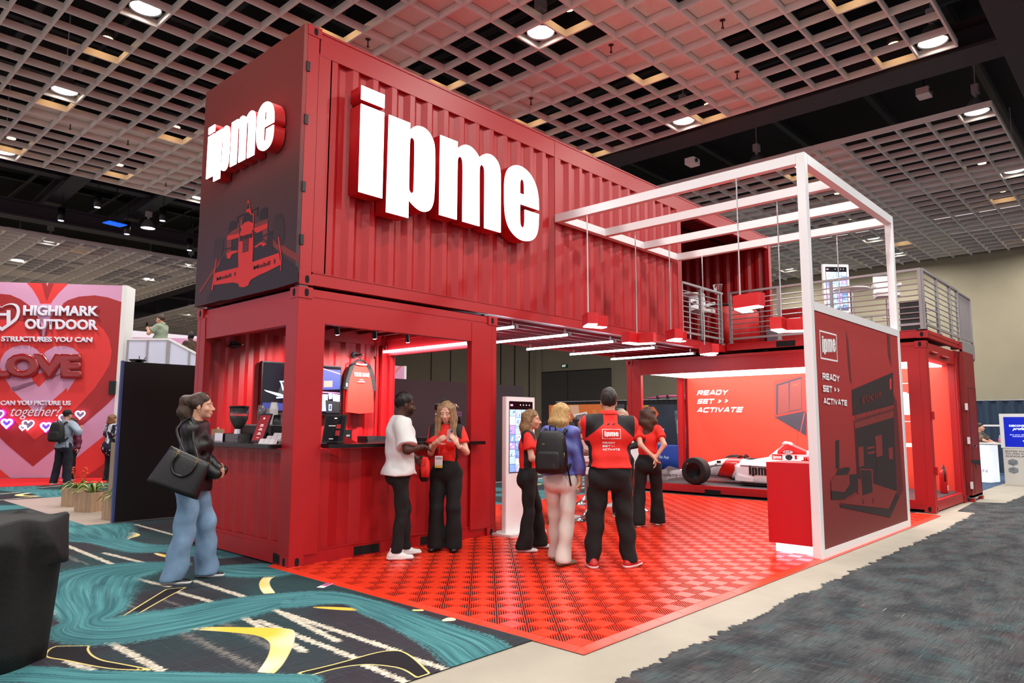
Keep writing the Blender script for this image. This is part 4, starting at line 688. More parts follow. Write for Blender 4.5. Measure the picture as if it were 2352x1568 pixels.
MB().box(.1,W-.1,.1,LC-.1,HC-.06,HC-.03).build('roof_panel',REDF,Cc)
MB().box(.16,W-.14,.25,LC-.25,2.59,2.62).build('luminous_ceiling',mat('luminous_ceiling',(1,1,1),.5,emit=5.5,ecol=(1,.99,.98)),Cc)
m=MB(); corr(m,(W-.03,.14),(0,1),(1,0),LC-.28,.18,2.62); m.build('back_wall',RED,Cc)
cb=MB().box(W-.11,W-.09,.12,LC-.25,.2,2.60).build('printed_back_panel',mat('bright_red_print',(.95,.27,.19),.5),Cc)
fr=((12.08-9.754,3.62,0),(0,1,0),(0,0,1),(-1,0,0)); CM={'n':mat('print_slate',(.25,.24,.29),.6),'bm':mat('print_salmon',(.66,.24,.20),.6),'bp':mat('print_dusky_rose',(.55,.28,.26),.6),'o':mat('print_orange',(.93,.36,.22),.6),'o2':mat('print_pink_line',(.80,.32,.30),.6)}
flat(D['cprint'],fr,CM,cb,'container_print')
for s,P,k in D['c_txt']: ptext('^'+s,P,fr,PM['w'],cb,italic=.22,lift=.006)
flat([('w',[(-2.55,1.66),(-2.90,1.66),(-2.90,1.98),(-2.70,2.12),(-2.55,2.12)]),('w',[(-2.6,2.285),(-3.05,2.285),(-3.05,2.30),(-2.6,2.30)]),('w',[(-2.6,1.52),(-3.05,1.52),(-3.05,1.535),(-2.6,1.535)]),('w',[(-2.6,1.02),(-3.05,1.02),(-3.05,1.1),(-2.6,1.1)])],fr,{'w':PM['w']},cb,'letter_fragments')
# side cabinet panel with door behind container C
t=empty('stair_enclosure',(12.30,-3.70,0),0,'dark red panelled enclosure with a door handle at the right end of the car container','enclosure')
m=MB(); m.box(0,.95,0,.06,.08,2.9); m.build('printed_side_panel',mat('side_panel_print',(.52,.10,.10),.5),t); MB().box(0,.95,0,3.4,.06,.12).build('base_frame',STEEL,t); MB().box(0,.95,.06,3.4,.12,2.9).build('enclosure_box',mat('side_panel_print',(.52,.10,.10),.5),t)
m=MB(); m.box(.20,.22,-.004,0,.15,2.2).box(.92,.935,-.004,0,.15,2.2).box(.2,.93,-.004,0,2.19,2.2); m.build('door_seam',mat('dark_seam',(.30,.06,.06),.6),t); MB().box(.3,.42,-.05,-.03,1.05,1.07).box(.3,.32,-.05,0,1.04,1.08).build('door_handle',CHROME,t)
m=MB(); m.add([(.05,-.0045,.80),(.93,-.0045,.76),(.93,-.0045,.68),(.80,-.0045,.67),(.5,-.0045,.70),(.48,-.0045,.58),(.40,-.0045,.70),(.05,-.0045,.74)],[range(8)]); m.build('paint_streak',PM['d'],t)
for z in (.25,1.1,1.75): MB().box(-.06,0,-.02,.02,z,z+.13).build('hinge_block',WHITEP,t)
MB().box(.8,.93,-.02,.06,0,.06).build('foot',RED,t); MB().box(.02,.15,-.02,.06,0,.06).build('foot',RED,t)
# -- deck on top of container C
Dk=empty('deck_platform',(9.75,-3.66,2.925),0,'flat red container base laid on the car container as a balcony deck','deck')
for x,y,sx,sy in ((0,0,1,1),(2.70,0,-1,1)): casting(Dk,x,y,.02,sx,sy)
m=MB(); m.box(.02,.1,.165,3.66,.03,.165).box(.01,.02,.165,3.66,.15,.167); br=m.build('front_rail',RED,Dk)
MB().box(.014,.02,2.25,2.62,.04,.15).build('fork_pocket_shade',HOLE_SHADE,br)
MB().box(.165,2.54,.02,.1,.03,.165).box(.165,2.54,.01,.02,.1,.115).build('end_rail',RED,Dk); MB().box(.1,2.62,.1,3.66,.10,.168).build('deck_floor',mat('deck_floor',(.28,.2,.2),.7),Dk)
for y in (.6,1.6,2.9): MB().box(.3,2.4,y,y+.12,.0,.03).build('spacer_block',BLACKM,Dk)
for x,y in ((.08,.08),(.08,2.3),(2.85,.08),(2.85,2.3)): MB().rbox(x-.06,x+.06,y-.05,y+.05,-.022,-.001,.02).build('twist_lock',STEEL,B)
# ---- white portal frame with printed panel ---------------------------------------------
t=empty('portal_frame',(0,0,0),0,'white steel portal frame with roof beams and a red printed panel','frame')
X0,X1,Y0,ZT=4.225,7.775,-3.73,4.60
for x in (X0,X1-.10): MB().rbox(x,x+.10,Y0,Y0+.10,0,ZT,.008,2).build('post',WHITE,t)
MB().box(X0+.10,X1-.10,Y0,Y0+.10,ZT-.12,ZT).build('roof_beam',WHITE,t); MB().box(X0,X1,-.11,-.01,ZT-.12,ZT).build('roof_beam',WHITE,t)
for k in range(4):
    x=X0+k*(X1-.1-X0)/3; MB().box(x,x+.10,Y0+.10,-.11,ZT-.12,ZT).build('roof_beam',WHITE,t)
MB().box(X0+.10,X1-.10,Y0,Y0+.10,2.76,2.86).build('panel_rail',WHITE,t); MB().box(X0+.10,X1-.10,Y0,Y0+.10,.0,.10).build('panel_rail',WHITE,t)
FP=GP.copy(); FP.name='panel_red_print'
for n in FP.node_tree.nodes:
    if n.bl_idname=='ShaderNodeValToRGB':
        for e_,c_ in zip(n.color_ramp.elements,('6e2220','7c2422','92211f','9d201f','a32220')): e_.color=lin(c_)
pb=MB().box(X0+.10,X1-.10,Y0+.012,Y0+.08,.10,2.76).build('printed_panel',FP,t)
fr=((0,Y0+.012,0),(1,0,0),(0,0,1),(0,-1,0)); FM={'b':mat('panel_dark_maroon',(.34,.075,.085),.6),'d':mat('panel_black',(.15,.075,.085),.6),'m':mat('panel_brown',(.47,.135,.115),.6),'r2':mat('print_red',(.86,.17,.12),.6)}
flat(D['frameprint'],fr,FM,pb,'shop_print')
for s,P,k in D['frame_txt']: ptext('^'+s if k=='w' else s,P,fr,PM['w'] if k=='w' else FM['m'],pb,bold=.01,lift=.011)
(a,),(b,)=D['frame_logo']
flat([('w',[(a[0]-.0,a[1]),(b[0],a[1]),(b[0],a[1]-.018),(a[0],a[1]-.018)]),('w',[(a[0],b[1]),(b[0],b[1]),(b[0],b[1]+.018),(a[0],b[1]+.018)]),('w',[(a[0],a[1]),(a[0]+.018,a[1]),(a[0]+.018,b[1]),(a[0],b[1])]),('w',[(b[0],a[1]),(b[0]-.018,a[1]),(b[0]-.018,b[1]),(b[0],b[1])])],fr,{'w':PM['w']},pb,'logo_border')
ptext('ipme',D['frame_logo_ipme'],fr,PM['w'],pb,'logo_lettering',lift=.004)
# ---- red pendant lamps -------------------------------------------------------------------
PRED=mat('pendant_red',(.80,.05,.08),.4); GLOW=mat('pendant_glow',(1,1,1),.5,emit=9,ecol=(1,.98,.97)); WIRE=mat('white_cable',(.85,.85,.85),.5)
def pendant():
    t=empty('pendant_lamp'); a=.29; w=.15; h=.155; th=math.radians(36)
    # chevron outline in plan
    c,s=math.cos(th),math.sin(th); P=[(-a*c,-a*s),(0,0),(a*c,-a*s)]
    out=[(-a*c-w*s*.5,-a*s+w*c*.5),(0,w/c*.5),(a*c+w*s*.5,-a*s+w*c*.5),(a*c-w*s*.5,-a*s-w*c*.5),(0,-w/c*.5),(-a*c+w*s*.5,-a*s-w*c*.5)]
    out=[(x,y+.09) for x,y in out]
    MB().prism([(x,y,0) for x,y in out],[(x,y,h) for x,y in out]).build('shade',PRED,t)
    ins=[(x*.94,.0+(y-.02)*.90+.02,0) for x,y in out]
    MB().prism([(x,y,-.014) for x,y,_ in ins],[(x,y,-.001) for x,y,_ in ins]).build('diffuser',GLOW,t)
    m=MB()
    e0,e1=Vector((out[2][0],out[2][1],0)),Vector((out[3][0],out[3][1],0)); n=Vector((c,-s,0))
    for i in range(4):
        for j in range(4):
            q=e0.lerp(e1,.2+.2*i)+Vector((0,0,.05+.028*j))+n*.001; m.bar(q-(e1-e0).normalized()*.008,q+(e1-e0).normalized()*.008,.004,.007)
    f0,f1=Vector((out[1][0],out[1][1],0)),Vector((out[2][0],out[2][1],0)); n2=Vector((s,c,0))
    m.build('vent_slots',mat('slot_glow',(.95,.30,.28),.5,emit=.25),t,kind='stuff')
    m=MB()
    g0,g1=Vector((out[5][0],out[5][1],0)),Vector((out[4][0],out[4][1],0))
    for A_,B_ in ((g0,g1),(Vector((out[4][0],out[4][1],0)),Vector((out[3][0],out[3][1],0)))):
        d=(B_-A_).normalized(); n=Vector((d.y,-d.x,0))
        for i in range(13):
            q=A_.lerp(B_,(i+.5)/13)+n*.001; m.bar(q+Vector((0,0,.01)),q+Vector((0,0,h-.01)),.004,.004,n)
    m.build('fins',mat('pendant_fin_red',(.72,.04,.07),.45),t,kind='stuff')
    return t
pend=pendant(); bx=[X0+.05+k*(X1-.1-X0)/3 for k in range(4)]
names=['first along the corrugated wall','second along the corrugated wall','third along the corrugated wall','fourth along the corrugated wall','hanging alone left of the tall white post','partly behind the tall white post','behind the printed panel, third of near row','behind the printed panel, last of near row']
k=0
for yy in (-.68,-2.97):
    for i,x in enumerate(bx):
        o=pend if k==0 else copy_tree(pend)
        z=2.85 if i%2==0 else 2.70
        o.location=(x,yy,z); o.rotation_euler=(0,0,[.25,-.72,.35,.55,.75,-.5,-.7,-.7][k])
        tag(o,'red pendant lamp on a white cable, '+names[k],'pendant lamp','red pendant lamps under the white frame')
        MB().cyl((0,.09,.155),(0,.09,ZT-.12-z),.009,n=6).build('cable',WIRE,o); k+=1
# ---- LED tubes -----------------------------------------------------------------------------
def tube(L):
    t=empty('led_tube'); MB().cyl((0,.03,0),(0,L-.03,0),.019,n=10).build('tube',TUBE,t)
    for y in (0,L-.03): MB().cyl((0,y,0),(0,y+.03,0),.031,n=10).build('end_cap',STEEL,t)
    m=MB()
    for y in (.1,L-.1): m.bar((0,y,.02),(0,y,.09),.02,.03)
    m.build('bracket',STEEL,t); return t
tt=tube(1.98); lab=['nearest the café container','second','third','fourth','fifth, nearest the car container']
for k,x in enumerate((3.45,4.66,5.87,7.15,8.55)):
    o=tt if k==0 else copy_tree(tt); o.location=(x,.05,2.82); tag(o,'white LED tube under the upper container, '+lab[k]+(' from the café' if 0<k<4 else ''),'tube light','LED tubes under the upper container')
o=copy_tree(tt); o.location=(2.83,.36,2.56); tag(o,'long white LED tube inside the café container on the open end header','tube light')
# ---- podium --------------------------------------------------------------------------------
t=empty('podium',(0,0,0),0,'square red podium with a glowing white base beside the white frame post','podium')
MB().rbox(4.32,4.86,-3.62,-3.10,.12,1.03,.006,2).build('cabinet',mat('podium_red',(.74,.03,.09),.5),t)
MB().box(4.38,4.82,-3.60,-3.16,.02,.12).build('glow_base',mat('podium_glow',(1,1,1),.5,emit=2.5,ecol=(.93,.90,1)),t)
# ---- kiosks --------------------------------------------------------------------------------
KC=[mat('screen_%s'%n,c,.4,emit=1.05,ecol=c) for n,c in (('pale_blue',(.62,.74,.93)),('sky',(.42,.58,.86)),('white',(.86,.90,.97)),('violet',(.62,.55,.82)),('slate',(.33,.42,.62)),('pink',(.86,.62,.78)))]
SCR=mat('screen_black',(.02,.02,.03),.15,emit=.05,ecol=(.1,.1,.2))
def kiosk(name,loc,rz,label,hdr=True,seed=1):
    t=empty(name,loc,rz,label,'touchscreen kiosk'); w,h=.575,1.80
    MB().rbox(-w/2,w/2,-.03,.05,.03,h,.012,2).build('body',WHITE,t); MB().rbox(-.36,.36,-.20,.22,.0,.03,.05,4).build('base_plate',WHITEP,t)
    m=MB().box(-w/2+.055,w/2-.055,-.036,-.03,.80,h-.06); s=m.build('screen',SCR,t); r=random.Random(seed)
    fr=((0,-.036,0),(1,0,0),(0,0,1),(0,-1,0)); P=[]; u0,u1,v0,v1=-w/2+.06,w/2-.06,.805,h-.17
    keys={'c%d'%i:KC[i] for i in range(6)}
    nx=4; y=[v1]*nx
    for c in range(nx):
        a=u0+(u1-u0)*c/nx; b=u0+(u1-u0)*(c+1)/nx-.005; z=v1+.0
        while z>v0+.03:
            hh=r.choice((.09,.105,.12)); z2=max(v0,z-hh); k=r.choices(range(6),(5,3,4,1,1,.5))[0]
            P.append(('c%d'%k,[(a,z),(b,z),(b,z2+.005),(a,z2+.005)]))
            for _ in range(3):
                if z-z2>.06:
                    cx,cy=r.uniform(a+.02,b-.02),r.uniform(z2+.02,z-.02); s1,s2=r.uniform(.008,.02),r.uniform(.008,.022)
                    P.append(('c%d'%r.randrange(6),[(cx-s1,cy-s2),(cx+s1,cy-s2*.6),(cx+s1*.8,cy+s2),(cx-s1,cy+s2*.7)]))
            z=z2
    P.append(('c5',[(u0+.01,h-.10),(u0+.06,h-.10),(u0+.06,h-.125),(u0+.01,h-.125)]))
    for i in range(4): P.append(('c2',[(u0+.2+.06*i,h-.10),(u0+.215+.06*i,h-.10),(u0+.215+.06*i,h-.115),(u0+.2+.06*i,h-.115)]))
    flat(P,fr,keys,s,'screen_picture',lift0=.001,step=.00002); return t
kiosk('kiosk',(3.27,-.16,.02),0,'white touchscreen kiosk standing on the red mat beside the café container',seed=4)
kiosk('kiosk',(11.95,-1.50,3.10),-.77,'white touchscreen kiosk standing up on the balcony deck',seed=9)
# ---- deck railings -------------------------------------------------------------------------
def railing(name,p0,p1,posts,label,rods=8,panel=None):
    t=empty(name,(0,0,0),0,label,'railing'); p0,p1=Vector(p0),Vector(p1); d=(p1-p0); L=d.length; d.normalize(); zb=p0.z
    for s in posts:
        q=p0+d*s; MB().bar(q,q+Vector((0,0,1.04)),.05,.05,d).build('post',GALV,t)
        MB().box(q.x-.05,q.x+.05,q.y-.05,q.y+.05,zb,zb+.008).build('foot_plate',GALV,t)
    MB().bar(p0+Vector((0,0,1.05)),p1+Vector((0,0,1.05)),.055,.04).build('top_rail',GALV,t)
    MB().bar(p0+Vector((0,0,.10)),p1+Vector((0,0,.10)),.03,.04).build('bottom_rail',GALV,t)
    for k in range(rods): MB().cyl(p0+Vector((0,0,.20+k*.10)),p1+Vector((0,0,.20+k*.10)),.011,n=6).build('rod',GALV,t)
    return t
ZD=3.094
railing('railing',(8.07,.05,ZD),(9.74,.05,ZD),(0.0,.74,1.60),'grey metal railing closing the opening in the side of the upper container')
railing('railing',(9.80,-.06,ZD),(9.80,-3.61,ZD),(.04,1.05,2.05,3.1,3.52),'grey metal railing along the front edge of the balcony deck')
railing('railing',(9.83,-3.61,ZD),(12.55,-3.61,ZD),(.0,1.02,2.05,2.70),'grey metal railing at the right end of the balcony deck')
t=empty('mesh_gate',(12.60,-3.61,ZD),0,'grey perforated metal panel at the head of the stair behind the balcony','gate')
m=MB()
for k in range(22): m.box(.05+k*.05,.058+k*.05,-.008,.008,.12,1.03)
m.build('mesh_infill',GALV,t,kind='stuff'); m=MB(); m.box(0,.04,-.02,.02,-.3,1.05).box(1.16,1.2,-.02,.02,-.3,1.05).box(.04,1.16,-.02,.02,1.02,1.05).box(.04,1.16,-.02,.02,.09,.12); m.build('gate_frame',GALV,t); MB().box(0,1.2,-.03,.03,-.26,.05).build('kick_plate',GALV,t)
t=empty('stair_rail',(12.9,-1.2,ZD),0,'thin grey stair handrail behind the balcony','railing'); m=MB(); m.bar((0,0,.75),(0,-2,.75),.03,.03).bar((0,0,.5),(0,-2,.5),.03,.03); m.build('rail',GALV,t)
for y in (0,-.7,-1.4,-2): MB().box(-.02,.02,y-.02,y+.02,-.194,.75).build('post',GALV,t)
# ---- bar tables and stools -----------------------------------------------------------------
LEATH=mat('white_leatherette',(.86,.85,.85),.4)
def bar_table(loc,h,r,label,group=None):
    t=empty('bar_table',loc,0,label,'bar table',group)
    MB().lathe([(.01,h-.03),(r-.02,h-.03),(r,h-.015),(r-.01,h),(.01,h)],n=28).build('tabletop',WHITE,t); MB().cyl((0,0,.03),(0,0,h-.03),.035).build('column',CHROME,t); MB().lathe([(.23,0),(.23,.012),(.12,.03),(.04,.06),(.01,.06)],n=24).build('foot',WHITE,t); return t
def stool(loc,rz,seat,label,group=None,base=None):
    t=empty('bar_stool',loc,rz,label,'bar stool',group)
    MB().lathe([(.21,0),(.21,.012),(.12,.05),(.05,.13),(.03,.16),(.01,.16)],n=24).build('foot',CHROME,t); MB().cyl((0,0,.12),(0,0,seat-.03),.028).build('column',CHROME,t)
    s=MB().rbox(-.20,.20,-.19,.19,seat-.02,seat+.06,.06,4).build('seat',LEATH,t)
    m=MB(); pr=[]
    for i in range(7):
        a=i/6; z=seat+.05+a*.38; y=-.19-.05*a; w=.20-.02*a
        pr.append([(-w,y,z),(w,y,z),(w,y-.05,z),(-w,y-.05,z)])
    m.loft(pr,smooth=False); m.build('backrest',LEATH,t)
    MB().tube([(.0,.03,.34),(.0,.17,.33),(.13,.2,.33),(-.13,.2,.33)],.012,6).build('footrest',CHROME,t)
    m=MB()
    for sx in (-.21,.21): m.rbox(sx-.03,sx+.03,-.2,.1,seat+.17,seat+.23,.02,2)
    m.build('armrest',LEATH,t); return t
bar_table((5.03,.42,.02),1.03,.33,'round white bar table on the mat, half hidden behind the blue blouse woman')
stool((4.93,-.06,.02),-2.3,.72,'white bar stool with chrome foot, left of the man in the red shirt')
stool((6.62,1.25,.02),-1.0,.72,'second white bar stool on the mat, its foot behind the first stool')
stool((6.5,.1,.02),2.2,.72,'white bar stool hidden behind the man in the red shirt')
bar_table((6.75,.75,.02),1.03,.33,'farther round white bar table on the mat, its white foot behind the brown haired woman')
ZF=3.094
bar_table((10.95,-2.12,ZF),1.05,.34,'round white bar table up on the balcony in front of the deck kiosk')
stool((10.55,-2.86,ZF),2.0,.76,'white bar stool up on the balcony behind the rear white post')
bar_table((9.40,.62,ZF),1.05,.33,'round white bar table just inside the opening of the upper container')
stool((9.98,.60,ZF),2.6,.74,'white bar stool just inside the opening of the upper container')
t=empty('champagne_bucket',(9.95,.24,ZF),0,'chrome champagne bucket on a tall chrome stand by the railing corner','bucket'); MB().lathe([(.06,1.10),(.10,1.28),(.115,1.29),(.11,1.30),(.09,1.28),(.05,1.12)],n=18).build('bucket',CHROME,t); MB().cyl((0,0,.02),(0,0,1.1),.018).build('stand',CHROME,t); MB().lathe([(.14,0),(.12,.02),(.02,.04),(.01,.04)],n=18).build('foot',CHROME,t)
t=empty('draped_counter',(11.05,.40,ZF),0,'low counter draped in dark and red cloth inside the balcony opening','counter')
m=MB(); 
rings=[]
for z,a in ((0,1.04),(.45,1.02),(.88,1.0),(.9,.98)):
    rings.append([(math.cos(q)*(.86+ .03*math.sin(q*9)*(1-z))*a,math.sin(q)*(.42+.03*math.sin(q*9)*(1-z))*a,z) for q in [2*math.pi*i/40 for i in range(40)]])
m.loft(rings); m.build('cloth',mat('red_satin_cloth',(.72,.05,.06),.5),t); MB().lathe([(.001,0),(.90,0),(.91,.02),(.89,.035),(.001,.035)],n=30).build('counter_top',mat('dark_counter',(.10,.04,.04),.4),t); t.children[-1].scale=(1,.48,1); t.children[-1].location=(0,0,.9)
t=empty('lounge_seat',(11.75,-.58,ZF),0,'red upholstered lounge seat with a high back on the balcony','seat'); MB().rbox(-.4,.5,-.42,.42,.0,.45,.06,3).build('seat',mat('red_upholstery',(.62,.05,.06),.6),t); MB().rbox(.3,.55,-.42,.44,.45,.98,.06,3).build('backrest',mat('red_upholstery',(.62,.05,.06),.6),t); MB().rbox(-.4,.3,.26,.44,.45,.7,.05,3).build('armrest',mat('red_upholstery',(.62,.05,.06),.6),t)
t=empty('waste_bin',(9.98,-.92,ZF),0,'small square galvanised bin on the balcony behind the railing','bin'); m=MB(); m.prism([(-.10,-.10,0),(.10,-.10,0),(.10,.10,0),(-.10,.10,0)],[(-.12,-.12,.26),(.12,-.12,.26),(.12,.12,.26),(-.12,.12,.26)]); m.build('bin_body',mat('galvanised',(.50,.52,.55),.4,.5),t); MB().box(-.125,.125,-.125,.125,.26,.275).build('rim',STEEL,t)
t=empty('speaker_box',(10.2,-3.36,ZF),0,'dark grey cabinet standing at the right end of the balcony','cabinet'); MB().rbox(-.2,.2,-.17,.17,0,.55,.02,2).build('body',mat('dark_grey_cabinet',(.16,.16,.17),.6),t); MB().box(-.17,.17,-.175,-.171,.05,.5).build('grille',BLACKM,t)
t=empty('track_spot',(9.2,1.0,5.66),0,'small white ceiling spot inside the opening of the upper container','spotlight'); MB().cyl((0,0,0),(0,0,.10),.04).build('housing',BLACK,t); MB().cyl((0,0,-.004),(0,0,0),.035).build('lens',mat('lamp_lens',(1,1,1)),t)
sl=bpy.data.lights.new('lamp_light','SPOT'); sl.energy=160; sl.spot_size=1.5; sl.shadow_soft_size=.06; so=bpy.data.objects.new('lamp_light',sl); so.location=(10.2,1.1,5.6); so.rotation_euler=(-.45,.25,0); C.objects.link(so)
MB().box(8.4,11.8,.95,.99,5.70,5.74).build('lighting_track',BLACK,label='black lighting track on the ceiling of the upper container',cat='track')
# fire extinguisher inside the car container
t=empty('fire_extinguisher',(11.45,-3.40,.2),0,'red fire extinguisher on the floor at the right end of the car container','fire extinguisher')
MB().lathe([(.06,0),(.065,.02),(.065,.36),(.05,.41),(.02,.44),(.01,.44)],n=16).build('cylinder',mat('extinguisher_red',(.72,.03,.04),.3),t); MB().cyl((0,0,.44),(0,0,.49),.02).box(-.02,.08,-.012,.012,.49,.52).build('valve',CHROME,t); MB().tube([(.02,-.02,.48),(-.06,-.04,.46),(-.085,-.05,.35),(-.08,-.05,.22)],.011,7).build('hose',BLACK,t); m=MB(); m.box(-.035,.035,-.068,-.064,.06,.15); m.build('label_plate',WHITEP,t)
# ---- white race car in the car container --------------------------------------------------
WX=10.87   # centre line
car=empty('race_car',(WX,0,.20),0,'white and red open wheel race car with black ipme lettering parked in the car container','car')
def livery():
    m=bpy.data.materials.new('race_livery'); m.use_nodes=True; nt=m.node_tree; b=nt.nodes['Principled BSDF']; L=nt.links.new
    b.inputs['Roughness'].default_value=.25; b.inputs['Coat Weight'].default_value=.4
    tc=nd(nt,'ShaderNodeTexCoord'); sp=nd(nt,'ShaderNodeSeparateXYZ'); L(tc.outputs['Object'],sp.inputs[0]); y,z=sp.outputs[1],sp.outputs[2]
    def mt(op,a,c):
        n=nd(nt,'ShaderNodeMath',operation=op)
        for i,q in enumerate((a,c)):
            if isinstance(q,(int,float)): n.inputs[i].default_value=q
            else: L(q,n.inputs[i])
        return n.outputs[0]
    s=mt('ADD',y,mt('MULTIPLY',z,.62))        # slanted stripe coordinate
    f1=mt('MULTIPLY',mt('GREATER_THAN',s,.49),mt('LESS_THAN',s,.85))
    f2=mt('MULTIPLY',mt('MULTIPLY',mt('LESS_THAN',y,-.58),mt('GREATER_THAN',y,-1.15)),mt('MULTIPLY',mt('GREATER_THAN',z,.655),mt('LESS_THAN',z,.865)))
    f=mt('MAXIMUM',f1,f2); mx=nd(nt,'ShaderNodeMix',data_type='RGBA'); L(f,mx.inputs[0]); mx.inputs[6].default_value=lin((.90,.89,.90)); mx.inputs[7].default_value=lin((.80,.11,.08)); L(mx.outputs[2],b.inputs['Base Color']); return m
LIV=livery(); CARW=mat('race_white',(.90,.89,.90),.25,coat=.4); CARR=mat('race_red',(.80,.11,.08),.25,coat=.4); CARB=mat('carbon_black',(.03,.03,.035),.35); TYRE=mat('tyre_rubber',(.055,.05,.052),.7); RIM=mat('black_wheel_rim',(.045,.045,.05),.35,.6)
def ring(y,zc,hw,hh,p=3.,n=24,flatbot=None):
    R=[]
    for i in range(n):
        t=2*math.pi*i/n; c,s=math.cos(t),math.sin(t)
        R.append((hw*math.copysign(abs(c)**(2/p),c),y,zc+hh*math.copysign(abs(s)**(2/p),s)))
    return R
secs=[(2.0,.13,.05,.04,2.2),(1.9,.14,.09,.06,2.4),(1.55,.19,.13,.085,2.6),(1.15,.26,.17,.13,2.8),(.8,.30,.20,.185,3),(.5,.32,.235,.225,3.2),(.2,.315,.26,.235,3.4),(-.02,.30,.29,.225,3.6),(-.36,.31,.31,.28,3.2),(-.6,.32,.31,.30,2.8),(-.9,.33,.29,.30,2.6),(-1.3,.32,.25,.28,2.4),(-1.8,.29,.18,.22,2.4),(-2.2,.26,.12,.16,2.4)]
Y=[s[0] for s in secs][::-1]; rings=[]
for y in np.linspace(2.0,-2.2,64):
    v=[np.interp(y,Y,[s[k] for s in secs][::-1]) for k in range(1,5)]; rings.append(ring(y,*v,n=28))
MB().loft(rings).build('chassis',LIV,car)
# cockpit opening, wheel, headrest
m=MB(); m.lathe([(.001,0),(.9,0),(1,.012),(.9,.02),(.001,.004)],n=24); o=m.build('cockpit_opening',BLACKM,car); o.scale=(.17,.22,1); o.location=(0,.03,.525)
m=MB(); m.tube([(.11*math.cos(t),.16+.02*math.sin(t),.555+.055*math.sin(t)) for t in [2*math.pi*i/14 for i in range(14)]],.014,6,True).box(-.06,.06,.15,.18,.53,.58); m.build('steering_wheel',CARB,car)
m=MB(); m.prism([(-.16,.26,.53),(.16,.26,.53),(.12,.34,.53),(-.12,.34,.53)],[(-.14,.24,.60),(.14,.24,.60),(.10,.27,.60),(-.10,.27,.60)]); m.build('windscreen',mat('smoked_screen',(.12,.14,.17),.15),car)
# air box with roll hoop
R=[]
for y,zc,hw,hh in ((-.40,.58,.16,.05),(-.62,.64,.14,.18),(-.70,.70,.115,.19),(-.78,.72,.105,.185),(-.95,.67,.10,.16),(-1.2,.60,.09,.12),(-1.7,.50,.06,.07)): R.append(ring(y,zc,hw,hh,2.4,20))
MB().loft(R).build('engine_cover',LIV,car)
MB().loft([ring(-.655,.86,.075,.03,2.4,16),(ring(-.70,.875,.10,.042,2.4,16)),ring(-.80,.87,.09,.03,2.4,16),ring(-.92,.80,.03,.02,2.4,16)]).build('air_intake',CARW,car)
# side pods
for sx in (-1,1):
    R=[]
    for y,hw,z0,z1,xo in ((.20,.02,.26,.42,.46),(.10,.13,.06,.43,.42),(-.1,.17,.055,.42,.42),(-.6,.17,.055,.40,.42),(-1.1,.15,.06,.36,.40),(-1.5,.10,.07,.28,.34),(-1.75,.05,.08,.2,.28)):
        R.append([(sx*(xo)+q[0],q[1],q[2]) for q in ring(y,(z0+z1)/2,hw,(z1-z0)/2,5,20)])
    MB().loft(R).build('sidepod',CARW,car)
    m=MB(); m.prism([(sx*.28,.26,.42),(sx*.60,.02,.42),(sx*.60,-1.0,.40),(sx*.28,-1.0,.40)],[(sx*.28,.26,.435),(sx*.60,.02,.435),(sx*.60,-1.0,.415),(sx*.28,-1.0,.415)]); m.build('sidepod_lip',CARW,car)
    MB().prism([(sx*.60,.10,.10),(sx*.56,.16,.10),(sx*.56,.16,.22),(sx*.60,.10,.22)],[(sx*.62,-.25,.10),(sx*.595,-.25,.10),(sx*.595,-.25,.16),(sx*.62,-.25,.16)]).build('turning_vane',CARW,car)
MB().prism([(-.62,.1,.03),(.62,.1,.03),(.62,-1.9,.03),(-.62,-1.9,.03)],[(-.62,.1,.05),(.62,.1,.05),(.62,-1.9,.05),(-.62,-1.9,.05)]).build('floor_tray',CARB,car)
def wheel(x,y,r,w,sx):
    t=MB(); t.T=Matrix.Translation((x,y,r))@Matrix.Rotation(math.pi/2,4,'Y')
    t.lathe([(r*.60,-w/2),(r*.90,-w/2),(r*.975,-w*.44),(r,-w*.32),(r,w*.32),(r*.975,w*.44),(r*.90,w/2),(r*.60,w/2)],n=40,cap=False); o=t.build('wheel',TYRE,car)
    m=MB(); m.T=Matrix.Translation((x,y,r))@Matrix.Rotation(math.pi/2,4,'Y'); s=sx*w/2
    m.lathe([(r*.58,s-sx*.01),(r*.62,s),(r*.55,s-sx*.03),(r*.50,s-sx*.08),(r*.02,s-sx*.09)],n=32)
    m.build('rim',RIM,o); m=MB(); m.T=Matrix.Translation((x,y,r))@Matrix.Rotation(math.pi/2,4,'Y')
    for k in range(10):
        a=2*math.pi*k/10; c,sn=math.cos(a),math.sin(a); m.bar((c*r*.1,sn*r*.1,s-sx*.05),(c*r*.56,sn*r*.56,s-sx*.025),.016,.02)
    m.build('spokes',RIM,o,kind=None); m=MB(); m.T=Matrix.Translation((x,y,r))@Matrix.Rotation(math.pi/2,4,'Y'); m.cyl((0,0,s-sx*.08),(0,0,s-sx*.02),.028,n=12); m.build('wheel_nut',mat('bronze_nut',(.45,.30,.24),.35,.8),o)
    mk=MB(); x2=x+sx*(w/2+.001); mk.add([(x2,y+.15*r/.28,r+.15),(x2,y+.13,r+.165),(x2,y+.11,r+.145),(x2,y+.135,r+.125)],[range(4)]); mk.build('tyre_mark',CARR,o)
FW=.86
